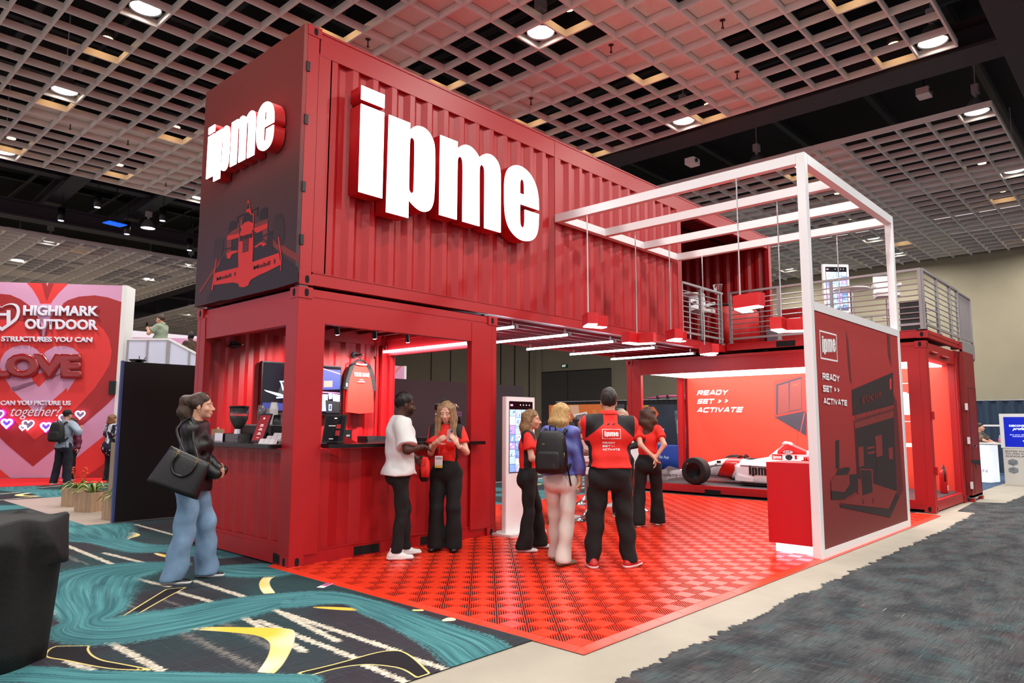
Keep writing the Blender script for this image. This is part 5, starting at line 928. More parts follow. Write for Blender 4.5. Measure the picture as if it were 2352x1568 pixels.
for sx in (-1,1):
    wheel(sx*.91,FW,.283,.26,sx); wheel(sx*.86,-2.0,.33,.36,sx)
    m=MB()
    for a,b in (((.20,.56,.385),(.79,FW-.02,.36)),((.20,1.0,.36),(.79,FW+.03,.36)),((.2,.45,.12),(.79,FW-.03,.17)),((.17,1.05,.16),(.79,FW+.03,.17)),((.2,.75,.40),(.79,FW,.20))): m.cyl((sx*a[0],a[1],a[2]),(sx*b[0],b[1],b[2]),.011,n=6)
    m.build('suspension_arm',CARB,car); m=MB()
    for a,b in (((.2,-1.7,.34),(.7,-2.0,.40)),((.2,-1.6,.16),(.7,-2.0,.2)),((.1,-2.2,.3),(.7,-2.03,.3))): m.cyl((sx*a[0],a[1],a[2]),(sx*b[0],b[1],b[2]),.013,n=6)
    m.build('suspension_arm',CARB,car)
    m=MB(); m.cyl((sx*.22,.72,.44),(sx*.33,.66,.455),.008,n=6).rbox(sx*.33-.05,sx*.33+.05,.60,.66,.43,.48,.015,2); m.build('mirror',CARB,car)
    MB().prism([(sx*.76,1.62,.03),(sx*.78,1.62,.03),(sx*.78,2.12,.03),(sx*.76,2.12,.03)],[(sx*.76,1.66,.27),(sx*.78,1.66,.27),(sx*.78,1.98,.22),(sx*.76,1.98,.22)]).build('front_wing_endplate',CARW,car)
m=MB(); m.prism([(-.76,1.66,.07),(.76,1.66,.07),(.76,2.06,.045),(-.76,2.06,.045)],[(-.76,1.66,.095),(.76,1.66,.095),(.76,2.06,.06),(-.76,2.06,.06)]); m.build('front_wing',CARW,car)
m=MB(); m.prism([(-.55,-2.3,.62),(.55,-2.3,.62),(.55,-1.95,.58),(-.55,-1.95,.58)],[(-.55,-2.3,.65),(.55,-2.3,.65),(.55,-1.95,.60),(-.55,-1.95,.60)]); m.build('rear_wing',CARR,car)
for sx in (-1,1): MB().box(sx*.55,sx*.57,-2.35,-1.9,.35,.72).build('rear_wing_endplate',CARW,car)
m=MB(); m.cyl((.05,-.9,.60),(.05,-.95,1.25),.003,n=5); m.build('antenna',CARR,car)
m=MB()
for i in range(4): m.box(-.33,-.05,-1.18-.05*i,-1.20-.05*i,.55-.02*i,.62-.02*i)
m.build('cooling_louvre',CARR,car); MB().rbox(-.33,-.10,-1.6,-1.12,.40,.56,.04,3).build('engine_bay_panel',CARR,car)
# lettering on the side that faces the mat (-X)
fr=((-.595,0,0),(0,1,0),(0,0,1),(-1,0,0)); ptext('ipme',[(-.165,.215),(-.66,.215),(-.165,.42)],fr,BLACK,car,lift=.008)
fr=((-.30,0,0),(0,1,0),(0,0,1),(-1,-.0,.0)); pl=flat([('r',[(-.535,.545),(-.755,.545),(-.755,.655),(-.535,.655)])],fr,{'r':CARR},car,'sponsor_plate',lift0=.016); ptext('ipme',[(-.555,.56),(-.735,.56),(-.555,.635)],fr,PM['w'],car,lift=.02)
cir=[(-.885+.075*math.cos(2*math.pi*k/20),.60+.055*math.sin(2*math.pi*k/20)) for k in range(20)]; flat([('k',cir)],fr,{'k':mat('dark_grey_vent',(.16,.15,.18),.5)},car,'side_vent',lift0=.014)
ptext('1',[(-1.0,.565),(-1.05,.565),(-1.0,.645)],fr,CARR,car,bold=.03,lift=.016)
fr=((-.115,0,0),(0,1,0),(0,0,1),(-1,0,0)); ov=[(-.80+.10*math.cos(2*math.pi*k/20),.70+.035*math.sin(2*math.pi*k/20)) for k in range(20)]; flat([('w',ov)],fr,{'w':PM['w']},car,'oval_sticker',lift0=.03); ptext('KYT',[(-.735,.68),(-.865,.68),(-.735,.72)],fr,mat('navy_ink',(.08,.09,.22),.5),car,bold=.03,lift=.034)
# ---- things inside the café container -----------------------------------------------------
INK=mat('black_ink',(.05,.05,.05),.6); ZC=1.24
tv=empty('television',(1.425,2.26,1.93),0,'large flat television on the red back wall showing a dark garage scene','television')
MB().rbox(-.62,.62,-.02,.05,-.355,.355,.008,2,1).build('body',BLACK,tv); s=MB().box(-.605,.605,-.024,-.02,-.34,.34).build('screen',mat('tv_screen',(.015,.02,.05),.12,emit=.25,ecol=(.03,.05,.14)),tv)
fr=((0,-.024,0),(1,0,0),(0,0,1),(0,-1,0)); TM={'b':mat('tv_blue',(.05,.10,.35),.5,emit=.8,ecol=(.06,.12,.36)),'c':mat('tv_cyan',(.55,.72,.98),.5,emit=1.3,ecol=(.55,.72,.98)),'w':mat('tv_white',(.9,.95,1),.5,emit=1.6,ecol=(.85,.92,1)),'n':mat('tv_night',(.01,.015,.03),.5,emit=.1,ecol=(.02,.03,.06)),'o':mat('tv_warm',(.55,.35,.3),.5,emit=.7,ecol=(.55,.36,.33)),'r':mat('tv_rose',(.6,.3,.45),.5,emit=.8,ecol=(.65,.35,.5))}
P=[('n',[(-.2,.34),(.1,.34),(-.25,-.1),(-.4,-.1)]),('b',[(.28,.30),(.6,.30),(.6,.02),(.28,.0)]),('o',[(.33,.13),(.47,.14),(.47,.05),(.33,.04)]),('o',[(.2,.335),(.6,.25),(.6,.235),(.3,.30)]),('c',[(-.36,.10),(-.02,.10),(-.02,.085),(-.36,.085)]),('c',[(-.35,.085),(-.33,.085),(-.28,-.03),(-.31,-.03)]),('w',[(-.58,-.03),(-.34,-.075),(-.28,-.10),(-.36,-.11),(-.55,-.05)]),('c',[(-.40,-.12),(-.02,-.09),(-.02,-.105),(-.4,-.14)]),('w',[(-.05,-.18),(-.02,-.18),(-.02,-.28),(-.05,-.28)]),('r',[(.29,-.02),(.60,-.03),(.60,-.045),(.29,-.04)]),('c',[(.28,-.06),(.40,-.06),(.40,-.30),(.28,-.30)]),('w',[(.30,-.1),(.33,-.08),(.345,-.2),(.3,-.22)]),('c',[(.47,-.05),(.60,-.06),(.60,-.2),(.5,-.2)]),('w',[(.41,-.05),(.46,-.04),(.47,-.12),(.42,-.13)]),('n',[(.36,-.14),(.6,-.16),(.6,-.32),(.38,-.32)]),('c',[(.42,-.2),(.47,-.2),(.47,-.29),(.42,-.29)]),('n',[(.435,-.215),(.46,-.215),(.46,-.275),(.435,-.275)]),('b',[(-.6,-.2),(-.1,-.2),(-.1,-.3),(-.6,-.3)])]
flat(P,fr,TM,s,'screen_picture',lift0=.001,step=.0001)
def hook(x,label):
    t=empty('wall_hook',(x,2.30,2.48),0,label,'hook'); MB().cyl((0,.04,0),(0,0,0),.05,n=16).build('rose',BLACK,t); MB().cyl((0,0,0),(.05,-.09,.0),.011,n=8).cyl((-.08,.0,-.03),(.09,.0,.01),.012,n=8).build('peg',BLACK,t); MB().ball((.055,-.095,0),.016).build('knob',CHROME,t)
hook(.446,'round black wall hook alone on the red back wall, left of the television'); hook(2.32,'round black wall hook on the red back wall holding the race jersey')
# jersey on hanger
t=empty('jersey',(2.34,2.20,1.60),0,'red short sleeved jersey with black raglan sleeves hanging on the back wall','jersey')
JR=mat('jersey_red',(.88,.13,.07),.75,bump=(60,.1)); JB=mat('jersey_black',(.05,.05,.055),.75)
def sheet(pts,th,m,name):
    mb=MB(); mb.prism([(x,-th/2-.012*math.sin(x*30),z) for x,z in pts],[(x,th/2,z) for x,z in pts]); return mb.build(name,m,t)
sheet([(-.225,.02),(0,.0),(.24,.02),(.225,.35),(.19,.55),(.12,.69),(.075,.735),(-.075,.735),(-.14,.69),(-.195,.55),(-.215,.35)],.05,JR,'body')
for sx in (-1,1): sheet([(sx*.075,.735),(sx*.11,.745),(sx*.20,.68),(sx*.24,.55),(sx*.285,.36),(sx*.22,.34),(sx*.195,.52),(sx*.14,.66)],.06,JB,'sleeve')
MB().tube([(.09*math.cos(a),-.03+.02*math.sin(a),.735+.012*math.sin(a)) for a in [math.pi*i/8-math.pi for i in range(9)]],.012,6).build('collar',WHITEP,t)
MB().tube([(0,.0,.89),(.025,0,.875),(.02,0,.85),(0,0,.83),(0,0,.79)],.008,6).tube([(-.19,0,.70),(-.05,0,.79),(.05,0,.79),(.19,0,.70)],.014,6).build('hanger',BLACK,t)
fr=((0,-.045,0),(1,0,0),(0,0,1),(0,-1,0)); ptext('YOUR NAME',[(-.135,.545),(.135,.545),(-.135,.605)],fr,PM['w'],t,bold=.02,lift=.004)
flat([('w',[(-.035,.505),(.03,.505),(.03,.495),(-.035,.495)]),('w',[(-.065,.475),(.06,.475),(.06,.465),(-.065,.465)]),('w',[(-.265,.44),(-.245,.44),(-.245,.39),(-.265,.39)])],fr,{'w':PM['w']},t,'small_print')
# spotlights on the café ceiling
sp=None; lab=('left','middle','right')
for k,x in enumerate((1.42,2.03,2.62)):
    if sp is None:
        o=sp=empty('track_spot'); MB().cyl((0,0,0),(.05,.05,-.11),.036,n=12).build('housing',BLACK,o); MB().cyl((0,0,0),(0,0,.08),.01,n=6).build('stem',BLACK,o); MB().cyl((.05,.05,-.11),(.052,.052,-.113),.03,n=12).build('lens',mat('lamp_lens',(1,1,1)),o)
    else: o=copy_tree(sp)
    o.location=(x,1.45,2.76); tag(o,'black ceiling spot inside the café container, %s of three'%lab[k],'spotlight','black spots inside the café container')
    l=bpy.data.lights.new('lamp_light','SPOT'); l.energy=190; l.spot_size=1.9; l.spot_blend=.7; l.shadow_soft_size=.05; l.color=(1,.96,.93); lo=bpy.data.objects.new('lamp_light',l); lo.location=(x-.35*(k==0),1.35,2.60); lo.rotation_euler=(.62,0,-.25 if k==0 else 0); C.objects.link(lo)
# coffee things on the end counter
t=empty('coffee_grinder',(.15,1.50,ZC),0,'coffee grinder with a clear hopper full of dark beans on the end counter','coffee grinder')
MB().rbox(-.09,.09,-.16,.16,0,.095,.02).build('base',mat('perforated_steel',(.45,.44,.44),.3,.9,var=(80,.7)),t); MB().cyl((0,0,.095),(0,0,.15),.05,.045,n=16).build('neck',CHROME,t)
MB().lathe([(.035,.15),(.065,.20),(.092,.26),(.096,.30),(.01,.30)],n=24).build('beans',mat('coffee_beans',(.13,.07,.05),.6,bump=(70,.8),var=(60,.5)),t)
MB().lathe([(.037,.148),(.068,.195),(.098,.255),(.106,.31),(.107,.40),(.103,.40),(.103,.31),(.094,.257)],n=24).build('hopper',mat('clear_hopper',(.95,.93,.93),.05,trans=.95,spec=.4),t); MB().lathe([(.01,.40),(.112,.40),(.112,.42),(.01,.425)],n=24).build('lid',BLACK,t)
t=empty('metal_cube',(.15,1.80,ZC),0,'small shiny steel box holding supplies at the left of the coffee grinder','metal box'); MB().rbox(-.1,.1,-.10,.10,0,.10,.01).build('body',CHROME,t)
t=empty('stirrer_box',(.15,2.03,ZC),0,'small wooden holder of stirrers and napkins at the left end of the counter','holder'); MB().rbox(-.07,.07,-.09,.09,0,.07,.01).build('tray',mat('grey_tray',(.5,.48,.47),.5),t); MB().box(-.05,.05,-.07,.07,.07,.145).build('napkins',mat('kraft_napkin',(.66,.54,.40),.8),t)
m=MB()
for i in range(5): m.cyl((-.03+.015*i,-.04+.02*i,.14),(-.03+.017*i,-.04+.022*i,.17),.004,n=5)
m.build('stirrers',mat('wood_stirrer',(.74,.60,.42),.7),t)
t=empty('espresso_machine',(.46,1.40,ZC),0,'black boxy espresso machine behind the menu tablet','machine'); MB().rbox(-.14,.14,-.36,.42,0,.19,.02).build('body',BLACK,t); MB().box(-.13,.13,-.35,.41,.19,.205).build('cup_tray',STEEL,t)
def cups(x,y,z,n,r,m,label,name='paper_cup_stack'):
    t=empty(name,(x,y,z),0,label,'cup stack')
    c=MB().lathe([(r,0),(r*.98,.004),(r*.70,.085),(.01,.085)],n=18).mesh('cup',m)
    for i in range(n): link('cup',c,t).location=(0,0,i*.0135)
    return t
PC=mat('white_paper_cup',(.85,.84,.83),.55); CLR=mat('clear_cup',(.90,.88,.90),.08,trans=.8)
cups(.42,1.18,ZC+.205,14,.05,PC,'tall stack of white paper cups on the espresso machine')
cups(.45,1.54,ZC+.205,12,.048,CLR,'stack of clear plastic cups, leftmost on the espresso machine'); cups(.52,1.50,ZC+.205,9,.043,CLR,'shorter stack of clear cups between the tall stacks')
t=cups(.40,1.06,ZC+.205,3,.055,BLACK,'short stack of black cup lids beside the white paper cups'); 
cups(.54,1.22,ZC+.205,5,.043,CLR,'small clear cup stack behind the black lids')
def tablet(loc,rz,w,h,tilt,label,face,texts,cat='tablet'):
    t=empty('tablet',loc,rz,label,cat); ca,sa=math.cos(tilt),math.sin(tilt)
    m=MB(); m.T=Matrix.Rotation(-tilt,4,'X'); m.rbox(-w/2,w/2,0,.014,0.01,h,.006,2,1); m.build('casing',BLACK,t)
    sc=MB(); sc.T=Matrix.Rotation(-tilt,4,'X'); sc.box(-w/2+.014,w/2-.014,-.002,0,.03,h-.02); s=sc.build('screen',face,t)
    fr=((0,0,0),(1,0,0),(0,sa,ca),(0,-ca,sa))
    for q in texts:
        if q[0]=='bar': flat([('w',[(q[1]-q[3]/2,q[2]),(q[1]+q[3]/2,q[2]),(q[1]+q[3]/2,q[2]+q[4]),(q[1]-q[3]/2,q[2]+q[4])])],fr,{'w':q[5]},s,'text_line',lift0=.004)
        else: ptext(q[0],[(q[1]-q[3]/2,q[2]),(q[1]+q[3]/2,q[2]),(q[1]-q[3]/2,q[2]+q[4])],fr,q[5],s,lift=.004,bold=.02)
    m=MB(); m.bar((0,.17,.005),(0,.03+h*.17,h*.5),.08,.01,(0,1,0)).box(-.06,.06,.0,.18,0,.01); m.build('stand',BLACK,t); return t
WG=mat('glow_white_text',(.95,.9,.9),.5,emit=.9,ecol=(.95,.9,.9))
tablet((.04,.85,ZC),-math.pi/2,.26,.345,.32,'menu tablet with a red screen on the end counter',mat('menu_red',(.62,.14,.15),.3,emit=.25,ecol=(.62,.13,.14)),[('ipme',0,.275,.035,.025,WG),('bar',0,.21,.06,.008,WG),('bar',0,.195,.08,.006,WG),('bar',0,.165,.05,.007,WG),('bar',0,.15,.09,.006,WG),('bar',0,.115,.05,.007,WG),('bar',0,.10,.085,.006,WG),('bar',0,.06,.05,.005,WG)])
tablet((.575,.17,ZC),-.95,.25,.335,.32,'dark tablet on the side counter next to the corner post',mat('tablet_dark',(.04,.04,.05),.35,spec=.2,emit=.12,ecol=(.1,.1,.14)),[('bar',.0,.285,.03,.012,WG),('bar',.045,.17,.05,.05,mat('tablet_red',(.6,.1,.12),.5,emit=.3,ecol=(.6,.1,.12))),('bar',.045,.09,.05,.06,MATS['tablet_red']),('bar',-.03,.2,.08,.006,WG),('bar',-.02,.05,.05,.006,WG)])
tablet((2.50,.20,ZC),.15,.24,.32,.28,'dark tablet reading tickets on the side counter beside the right post',MATS['tablet_dark'],[('TICKETS',.04,.19,.11,.02,WG),('IN VEGAS',.04,.165,.11,.018,WG),('bar',.05,.12,.06,.01,WG),('bar',0,.285,.02,.012,WG)])
# business card holders
m0=None; k=0
CARD=mat('white_card',(.88,.86,.86),.5); CRED=mat('card_red_edge',(.6,.1,.13),.5)
for i in range(3):
    for j in range(3):
        if m0 is None:
            t=m0=empty('card_stack'); MB().prism([(-.015,-.045,0),(.03,-.045,0),(.03,.045,0),(-.015,.045,0)],[(.012,-.045,.055),(.05,-.045,.055),(.05,.045,.055),(.012,.045,.055)]).build('cards',CARD,t); MB().prism([(.031,-.045,0),(.036,-.045,0),(.036,.045,0),(.031,.045,0)],[(.051,-.045,.055),(.056,-.045,.055),(.056,.045,.055),(.051,.045,.055)]).build('backing_card',CRED,t); MB().add([(-.013,-.02,.008),(-.013,.02,.008),(.008,.02,.045),(.008,-.02,.045)],[range(4)]).build('card_print',INK,t).scale=(1,.6,.6); 
        else: t=copy_tree(m0)
        t.location=(-.06+.09*i,.33+.105*j+.02*i,ZC+.030*i); tag(t,'stack of white business cards in the stepped holder, %s row, %s'%(('front','middle','back')[i],('nearest the corner post','centre','nearest the menu tablet')[j]),'cards','business card stacks'); k+=1
t=empty('card_holder',(0,.45,ZC),0,'stepped clear card holder on the end counter by the corner post','holder'); m=MB()
for i in range(3): m.box(-.09+.09*i,-.0+.09*i,-.18,.19,0,.004+.028*i)
m.build('steps',mat('clear_acrylic',(.86,.84,.86),.1,trans=.6),t)
t=empty('card_box',(.92,.50,ZC),.05,'dark grey card printer box on the side counter beside the red tray','box'); MB().rbox(-.09,.09,-.08,.10,0,.145,.02).build('body',mat('dark_grey_box',(.17,.17,.19),.5),t); MB().box(.0,.05,-.082,-.08,.07,.09).build('badge',WHITEP,t)
t=empty('red_tray',(.82,.30,ZC),0,'angular red display tray on the side counter','tray'); MB().prism([(-.1,-.08,0),(.13,-.08,0),(.13,.08,0),(-.1,.08,0)],[(-.1,-.05,.085),(-.06,-.08,.085),(-.06,.08,.085),(-.1,.08,.085)]).build('body',RED,t)
t=empty('steel_caddy',(1.29,.42,ZC),0,'open steel caddy on the side counter behind the man in white','caddy'); m=MB(); m.box(-.14,.14,-.10,.10,0,.01).box(-.14,.14,.09,.10,.01,.07).box(-.14,-.13,-.1,.1,.01,.07).box(.13,.14,-.1,.1,.01,.07).box(-.14,.14,-.10,-.09,.01,.03); m.build('body',STEEL,t)
MB().box(.85,1.9,1.0,1.75,.14,.98).build('back_counter',mat('steel_cabinet',(.55,.57,.6),.35,.7),label='low steel cabinet inside the café container',cat='cabinet')
t=empty('black_tray',(1.95,.30,ZC),0,'low black tray on the side counter beside the phone woman','tray'); MB().rbox(-.1,.14,-.09,.09,0,.05,.02).build('body',BLACK,t)
# VR headset behind the phone woman's head
t=empty('headset',(2.60,.58,ZC),0,'black headset on a stand showing behind the head of the phone woman','headset'); MB().cyl((0,0,0),(0,0,.46),.014).build('stand',BLACK,t); m=MB(); m.tube([(.10*math.cos(a),0,.44+.10*math.sin(a)) for a in [math.pi*i/10 for i in range(11)]],.016,7); m.build('headband',BLACK,t)
for sx in (-1,1): MB().cyl((sx*.11,-.045,.44),(sx*.11,.045,.44),.05,n=14).build('ear_cup',BLACK,t)
# ---- heart wall at left ---------------------------------------------------------------------
HD=D['heart_d']; HA=math.atan2(HD[1],HD[0]); HO=D['heart_o']
t=hw=empty('heart_wall',(HO[0],HO[1],0),HA,'tall pink and red heart patterned event wall with bubble lettering and a white edge','display wall')
HM={'pink':mat('print_lilac_pink',(.80,.58,.71),.6,bump=(90,.15)),'red':mat('print_heart_red',(.84,.20,.19),.6,bump=(90,.15)),'maroon':mat('print_heart_maroon',(.62,.13,.14),.6,bump=(90,.15))}
pn=MB().box(-4.5,2.65,-.03,.04,.02,5.14).build('printed_panel',HM['pink'],t); MB().box(2.65,2.78,-.035,.55,0,5.15).build('edge_frame',WHITEP,t)
fr=((0,-.03,0),(1,0,0),(0,0,1),(0,-1,0))
flat(D['heart'],fr,HM,pn,'heart_print',step=.0015)
SHD=mat('letter_shadow_print',(.45,.08,.10),.6); WL=mat('white_bubble_letter',(.88,.87,.92),.4); DL=mat('glossy_dark_red_letter',(.56,.10,.11),.25,coat=.5)
for s,P,k in D['heart_txt']:
    if k=='script': ptext(s,P,fr,WL,t,bold=.0,italic=.45,lift=.03,thick=.02)
    else:
        ptext(s,P,fr,WL if k=='white' else DL,t,bold=.05 if k=='white' else .09,lift=.025,thick=.05 if k=='white' else .10,puff=.05 if k=='white' else .09)
def rail_loop(L,k):
    c=np.mean(L,0); return [tuple(c+(np.array(q)-c)*k) for q in L]
hl=D['hlogo']
me=curve_mesh([smooth_loop(hl[0],1),rail_loop(smooth_loop(hl[0],1),.82)],.02); me.transform(Matrix(((1,0,0,0),(0,0,-1,-.065),(0,1,0,0),(0,0,0,1)))); me.materials.clear(); me.materials.append(WL); link('heart_logo',me,t)
flat([('w',hl[1]),('w',[(2*-.33-x,y) for x,y in hl[1]]),('w',hl[2])],fr,{'w':WL},t,'logo_letter',lift0=.035)
MB().box(2.5,2.66,-.09,-.036,2.2,2.55).build('wall_box',BLACK,t)
# red carpet before it
MB().prism([(-2.2,14.6,.0),(.10,12.85,.0),(2.25,12.40,.0),(2.84,14.0,.0),(-.80,16.88,.0)],[(-2.2,14.6,.012),(.10,12.85,.012),(2.25,12.40,.012),(2.84,14.0,.012),(-.80,16.88,.012)]).build('red_carpet',mat('red_carpet',(.86,.05,.06),.95,bump=(200,.2)),label='bright red carpet at the foot of the heart wall',cat='carpet')
# neon hearts
NEON=mat('neon_white_pink',(1,1,1),.5,emit=6,ecol=(1,.84,1)); NP=mat('neon_magenta_glow',(.8,.1,.9),.5,emit=3.0,ecol=(.75,.12,.95)); MIR=mat('mirror_heart',(.55,.5,.58),.08,.9)
def heart_path(s,n=26):
    P=[]
    for i in range(n):
        a=2*math.pi*i/n; P.append((s*16*math.sin(a)**3/34,s*(13*math.cos(a)-5*math.cos(2*a)-2*math.cos(3*a)-math.cos(4*a))/34))
    return P
labs=['neon heart cut by the left picture edge','purple glowing neon heart, leftmost whole one','large neon heart with a mirror, left of the backpack man','tiny neon heart overlapping the large mirror heart','purple glowing neon heart at the left shoulder of the cap man','large neon heart hidden behind the head of the cap man','neon heart with a mirror by the raised hand, rightmost']
for k,((u,v),s) in enumerate(D['neon']):
    q=empty('neon_heart',(HO[0]+u*HD[0]+.10*HD[1]*1,HO[1]+u*HD[1]-.10*HD[0],v),HA,labs[k],'neon light','neon hearts on the heart wall')
    P=heart_path(s); MB().tube([(x,-.02,z) for x,z in P],.020 if k in(1,4) else .013,6,True).build('neon_tube',NEON,q)
    m=MB(); m.prism([(x*.93,.0,z*.93) for x,z in P],[(x*.93,.012,z*.93) for x,z in P]); m.build('backing_plate',mat('purple_plate',(.35,.22,.62),.4) if k in (1,4) else MIR,q)
    if k in (1,4,0): MB().tube([(x*1.12,.03,z*1.12) for x,z in P],.022,6,True).build('halo_tube',NP,q)
# ---- white upper platform behind ---------------------------------------------------------------
t=empty('raised_platform',(0,0,0),0,'white two storey booth platform behind the heart wall','platform')
FROST=mat('frosted_panel',(.86,.88,.93),.5,emit=.0); 
def at2(a,b,s): return Vector(a).lerp(Vector(b),s)
c0,c1,c2=(3.02,13.85,2.6),(3.76,12.98,2.6),(4.55,12.15,2.02)
MB().prism([(3.0,14.0,2.35),(3.76,12.99,2.35),(6.5,15.6,2.35),(5.4,17,2.35)],[(3.0,14.0,2.6),(3.76,12.99,2.6),(6.5,15.6,2.6),(5.4,17,2.6)]).build('platform_deck',WHITEP,t)
MB().prism([(3.05,14.0,0),(3.76,13.05,0),(6.2,15.4,0),(5.4,16.6,0)],[(3.05,14.0,2.35),(3.76,13.05,2.35),(6.2,15.4,2.35),(5.4,16.6,2.35)]).build('platform_base',mat('booth_lilac_wall',(.66,.62,.74),.6),t)
r=empty('railing',(0,0,0),0,'white framed railing with frosted panels on the raised platform','railing')
FR=mat('frosted_acrylic',(.84,.86,.93),.35,trans=.0,alpha=.80)
for a,b in ((c0,c1),(c1,c2)):
    A_,B_=Vector(a),Vector(b); MB().bar(A_+Vector((0,0,1.07)),B_+Vector((0,0,1.07)),.06,.05).build('top_rail',WHITEP,r)
    m=MB(); n=(B_-A_).cross(Vector((0,0,1))).normalized()*.006; m.prism([A_+n+Vector((0,0,.0)),B_+n,B_-n,A_-n],[A_+n+Vector((0,0,1.04)),B_+n+Vector((0,0,1.04)),B_-n+Vector((0,0,1.04)),A_-n+Vector((0,0,1.04))]); m.build('frosted_panel',FR,r)
    for s in (0.02,.5,.98): q=A_.lerp(B_,s); MB().bar(q,q+Vector((0,0,1.07)),.05,.05,(B_-A_)).build('post',GALV,r)
# pink heart wall far behind the platform and beside it
t=empty('pink_wall',(5.6,17.2,0),HA,'plain pink printed wall behind the platform at left','display wall'); MB().box(-1.4,3.6,0,.1,0,4.2).build('panel',HM['pink'],t); m=MB(); m.add([(.9,-.004,4.2),(1.2,-.004,4.2),(2.0,-.004,3.2),(1.6,-.004,3.0)],[range(4)]); m.build('print_curve',mat('print_salmon_curve',(.80,.45,.46),.6),t); MB().box(3.6,3.7,-.02,.14,0,4.2).build('edge_frame',WHITEP,t)
t=empty('pink_board',(8.2,9.5,0),0,'pink printed board with a salmon curve above the dark purple wall','display wall'); MB().box(-1.2,.78,0,.06,0,3.08).build('panel',HM['pink'],t); MB().box(.78,.86,-.01,.07,0,3.09).build('edge_frame',WHITEP,t); m=MB(); m.add([(.62,-.004,3.08),(.70,-.004,3.08),(.35,-.004,2.72),(.1,-.004,2.5),(.0,-.004,2.62)],[range(5)]); m.build('print_curve',MATS['print_salmon_curve'],t)
# ---- black partition wall, bowl, planters --------------------------------------------------------
bw_=empty('partition_wall',(-.03,4.84,0),-.0,'tall black partition wall between the planters and the café container','partition')
MB().box(0,1.9,0,.05,.012,2.37).build('panel',BLACKM,bw_); MB().box(-.03,0,-.01,.06,.012,2.38).build('edge_strip',mat('blue_grey_edge',(.24,.32,.55),.5),bw_)
t=empty('black_pan',(.21,5.0,2.38),0,'black shallow pan with two stick handles lying on top of the black partition wall','pan'); MB().lathe([(.02,.0),(.08,.0),(.12,.03),(.125,.04),(.11,.035),(.02,.01)],n=18).build('dish',BLACK,t); MB().cyl((.02,0,.02),(.025,0,.10),.006).cyl((.07,0,.02),(.12,0,.09),.006).build('handles',BLACK,t); MB().cyl((0,0,-.02),(0,0,0),.03).box(-.05,.05,-.12,.03,-.03,-.02).build('bracket',BLACK,t)
WOODP=mat('pale_wood_box',(.74,.62,.50),.6,var=(2.5,.28),stretch=(7,7,.8)); SOIL=mat('soil',(.12,.09,.07),.95,bump=(60,.6))
LEAF=mat('spider_plant_leaf',(.34,.47,.14),.45,var=(3,.35)); LEAF2=mat('leaf_pale_edge',(.70,.75,.42),.5)
def plant_box(loc,s,h,n,label,rz,seed,ln=.42):
    t=empty('potted_plant',loc,rz,label,'potted plant'); r=random.Random(seed); e=s/2
    for (x0,x1,y0,y1) in ((-e,e,-e,-e+.025),(-e,e,e-.025,e),(-e,-e+.025,-e+.025,e-.025),(e-.025,e,-e+.025,e-.025)): MB().box(x0,x1,y0,y1,0,h).build('planter_board',WOODP,t)
    MB().box(-e+.025,e-.025,-e+.025,e-.025,.02,h-.04).build('soil',SOIL,t)
    for i in range(n):
        a=2*math.pi*i/n*2.6+r.uniform(-.3,.3); L=ln*r.uniform(.7,1.15); rise=r.uniform(.5,1.15); c,sn=math.cos(a),math.sin(a); P=[]
        for k in range(9):
            u=k/8; rad=L*(u**.9)*(1.25-rise*.55); z=h-.04+L*(rise*1.5*u-(1.55*rise*.75+.25)*u*u); P.append((c*rad,sn*rad,z,.020*math.sin(math.pi*min(1,.12+u*.88))**.6*(1-.55*u)))
        m=MB(); V=[]
        for x,y,z,wd in P: V+=[(x-sn*wd,y+c*wd,z+.006),(x-sn*wd*.3,y+c*wd*.3,z-.002),(x+sn*wd*.3,y-c*wd*.3,z-.002),(x+sn*wd,y-c*wd,z+.006)]
        F=[];M_=[]
        for k in range(8):
            for j in range(3): F.append((4*k+j,4*k+j+1,4*k+5+j,4*k+4+j)); M_.append(1 if j!=1 else 0)
        m.add(V,F,True); m.m=M_; m.build('leaf',[LEAF,LEAF2] if i%2 else [LEAF,LEAF],t)
    return t
plant_box((.22,6.62,.006),.37,.31,26,'spider plant in a square pale wooden planter, the middle one beside the black wall',.35,3)
p7=plant_box((.30,7.62,.006),.37,.31,24,'spider plant in a wooden planter, farthest at left with orange flowers',.4,8)
plant_box((.16,5.28,.006),.32,.32,18,'spider plant in a wooden planter half hidden by the black wall edge',.1,12,.36)
FL=mat('orange_flower',(.85,.25,.08),.6); m=MB()
for i in range(9):
    q=(.12*math.cos(i*2.2),.12*math.sin(i*2.2),.61+.06*math.sin(i*3)); m=MB(); m.ball(q,(.022,.022,.018),6,5); m.cyl((q[0]*.2,q[1]*.2,.3),q,.003,n=4); m.build('flower',FL,p7)
t=empty('wooden_column',(.44,6.05,.006),.15,'tall pale wooden box column beside the black partition wall','column'); 
for x0,x1,y0,y1 in ((-.13,.13,-.13,-.11),(-.13,.13,.11,.13),(-.13,-.11,-.11,.11),(.11,.13,-.11,.11)): MB().box(x0,x1,y0,y1,0,1.12).build('board',mat('pale_board',(.70,.61,.51),.6,var=(3,.15),stretch=(9,9,.6)),t)
MB().box(-.11,.11,-.11,.11,1.06,1.10).build('column_top',MATS['pale_board'],t)
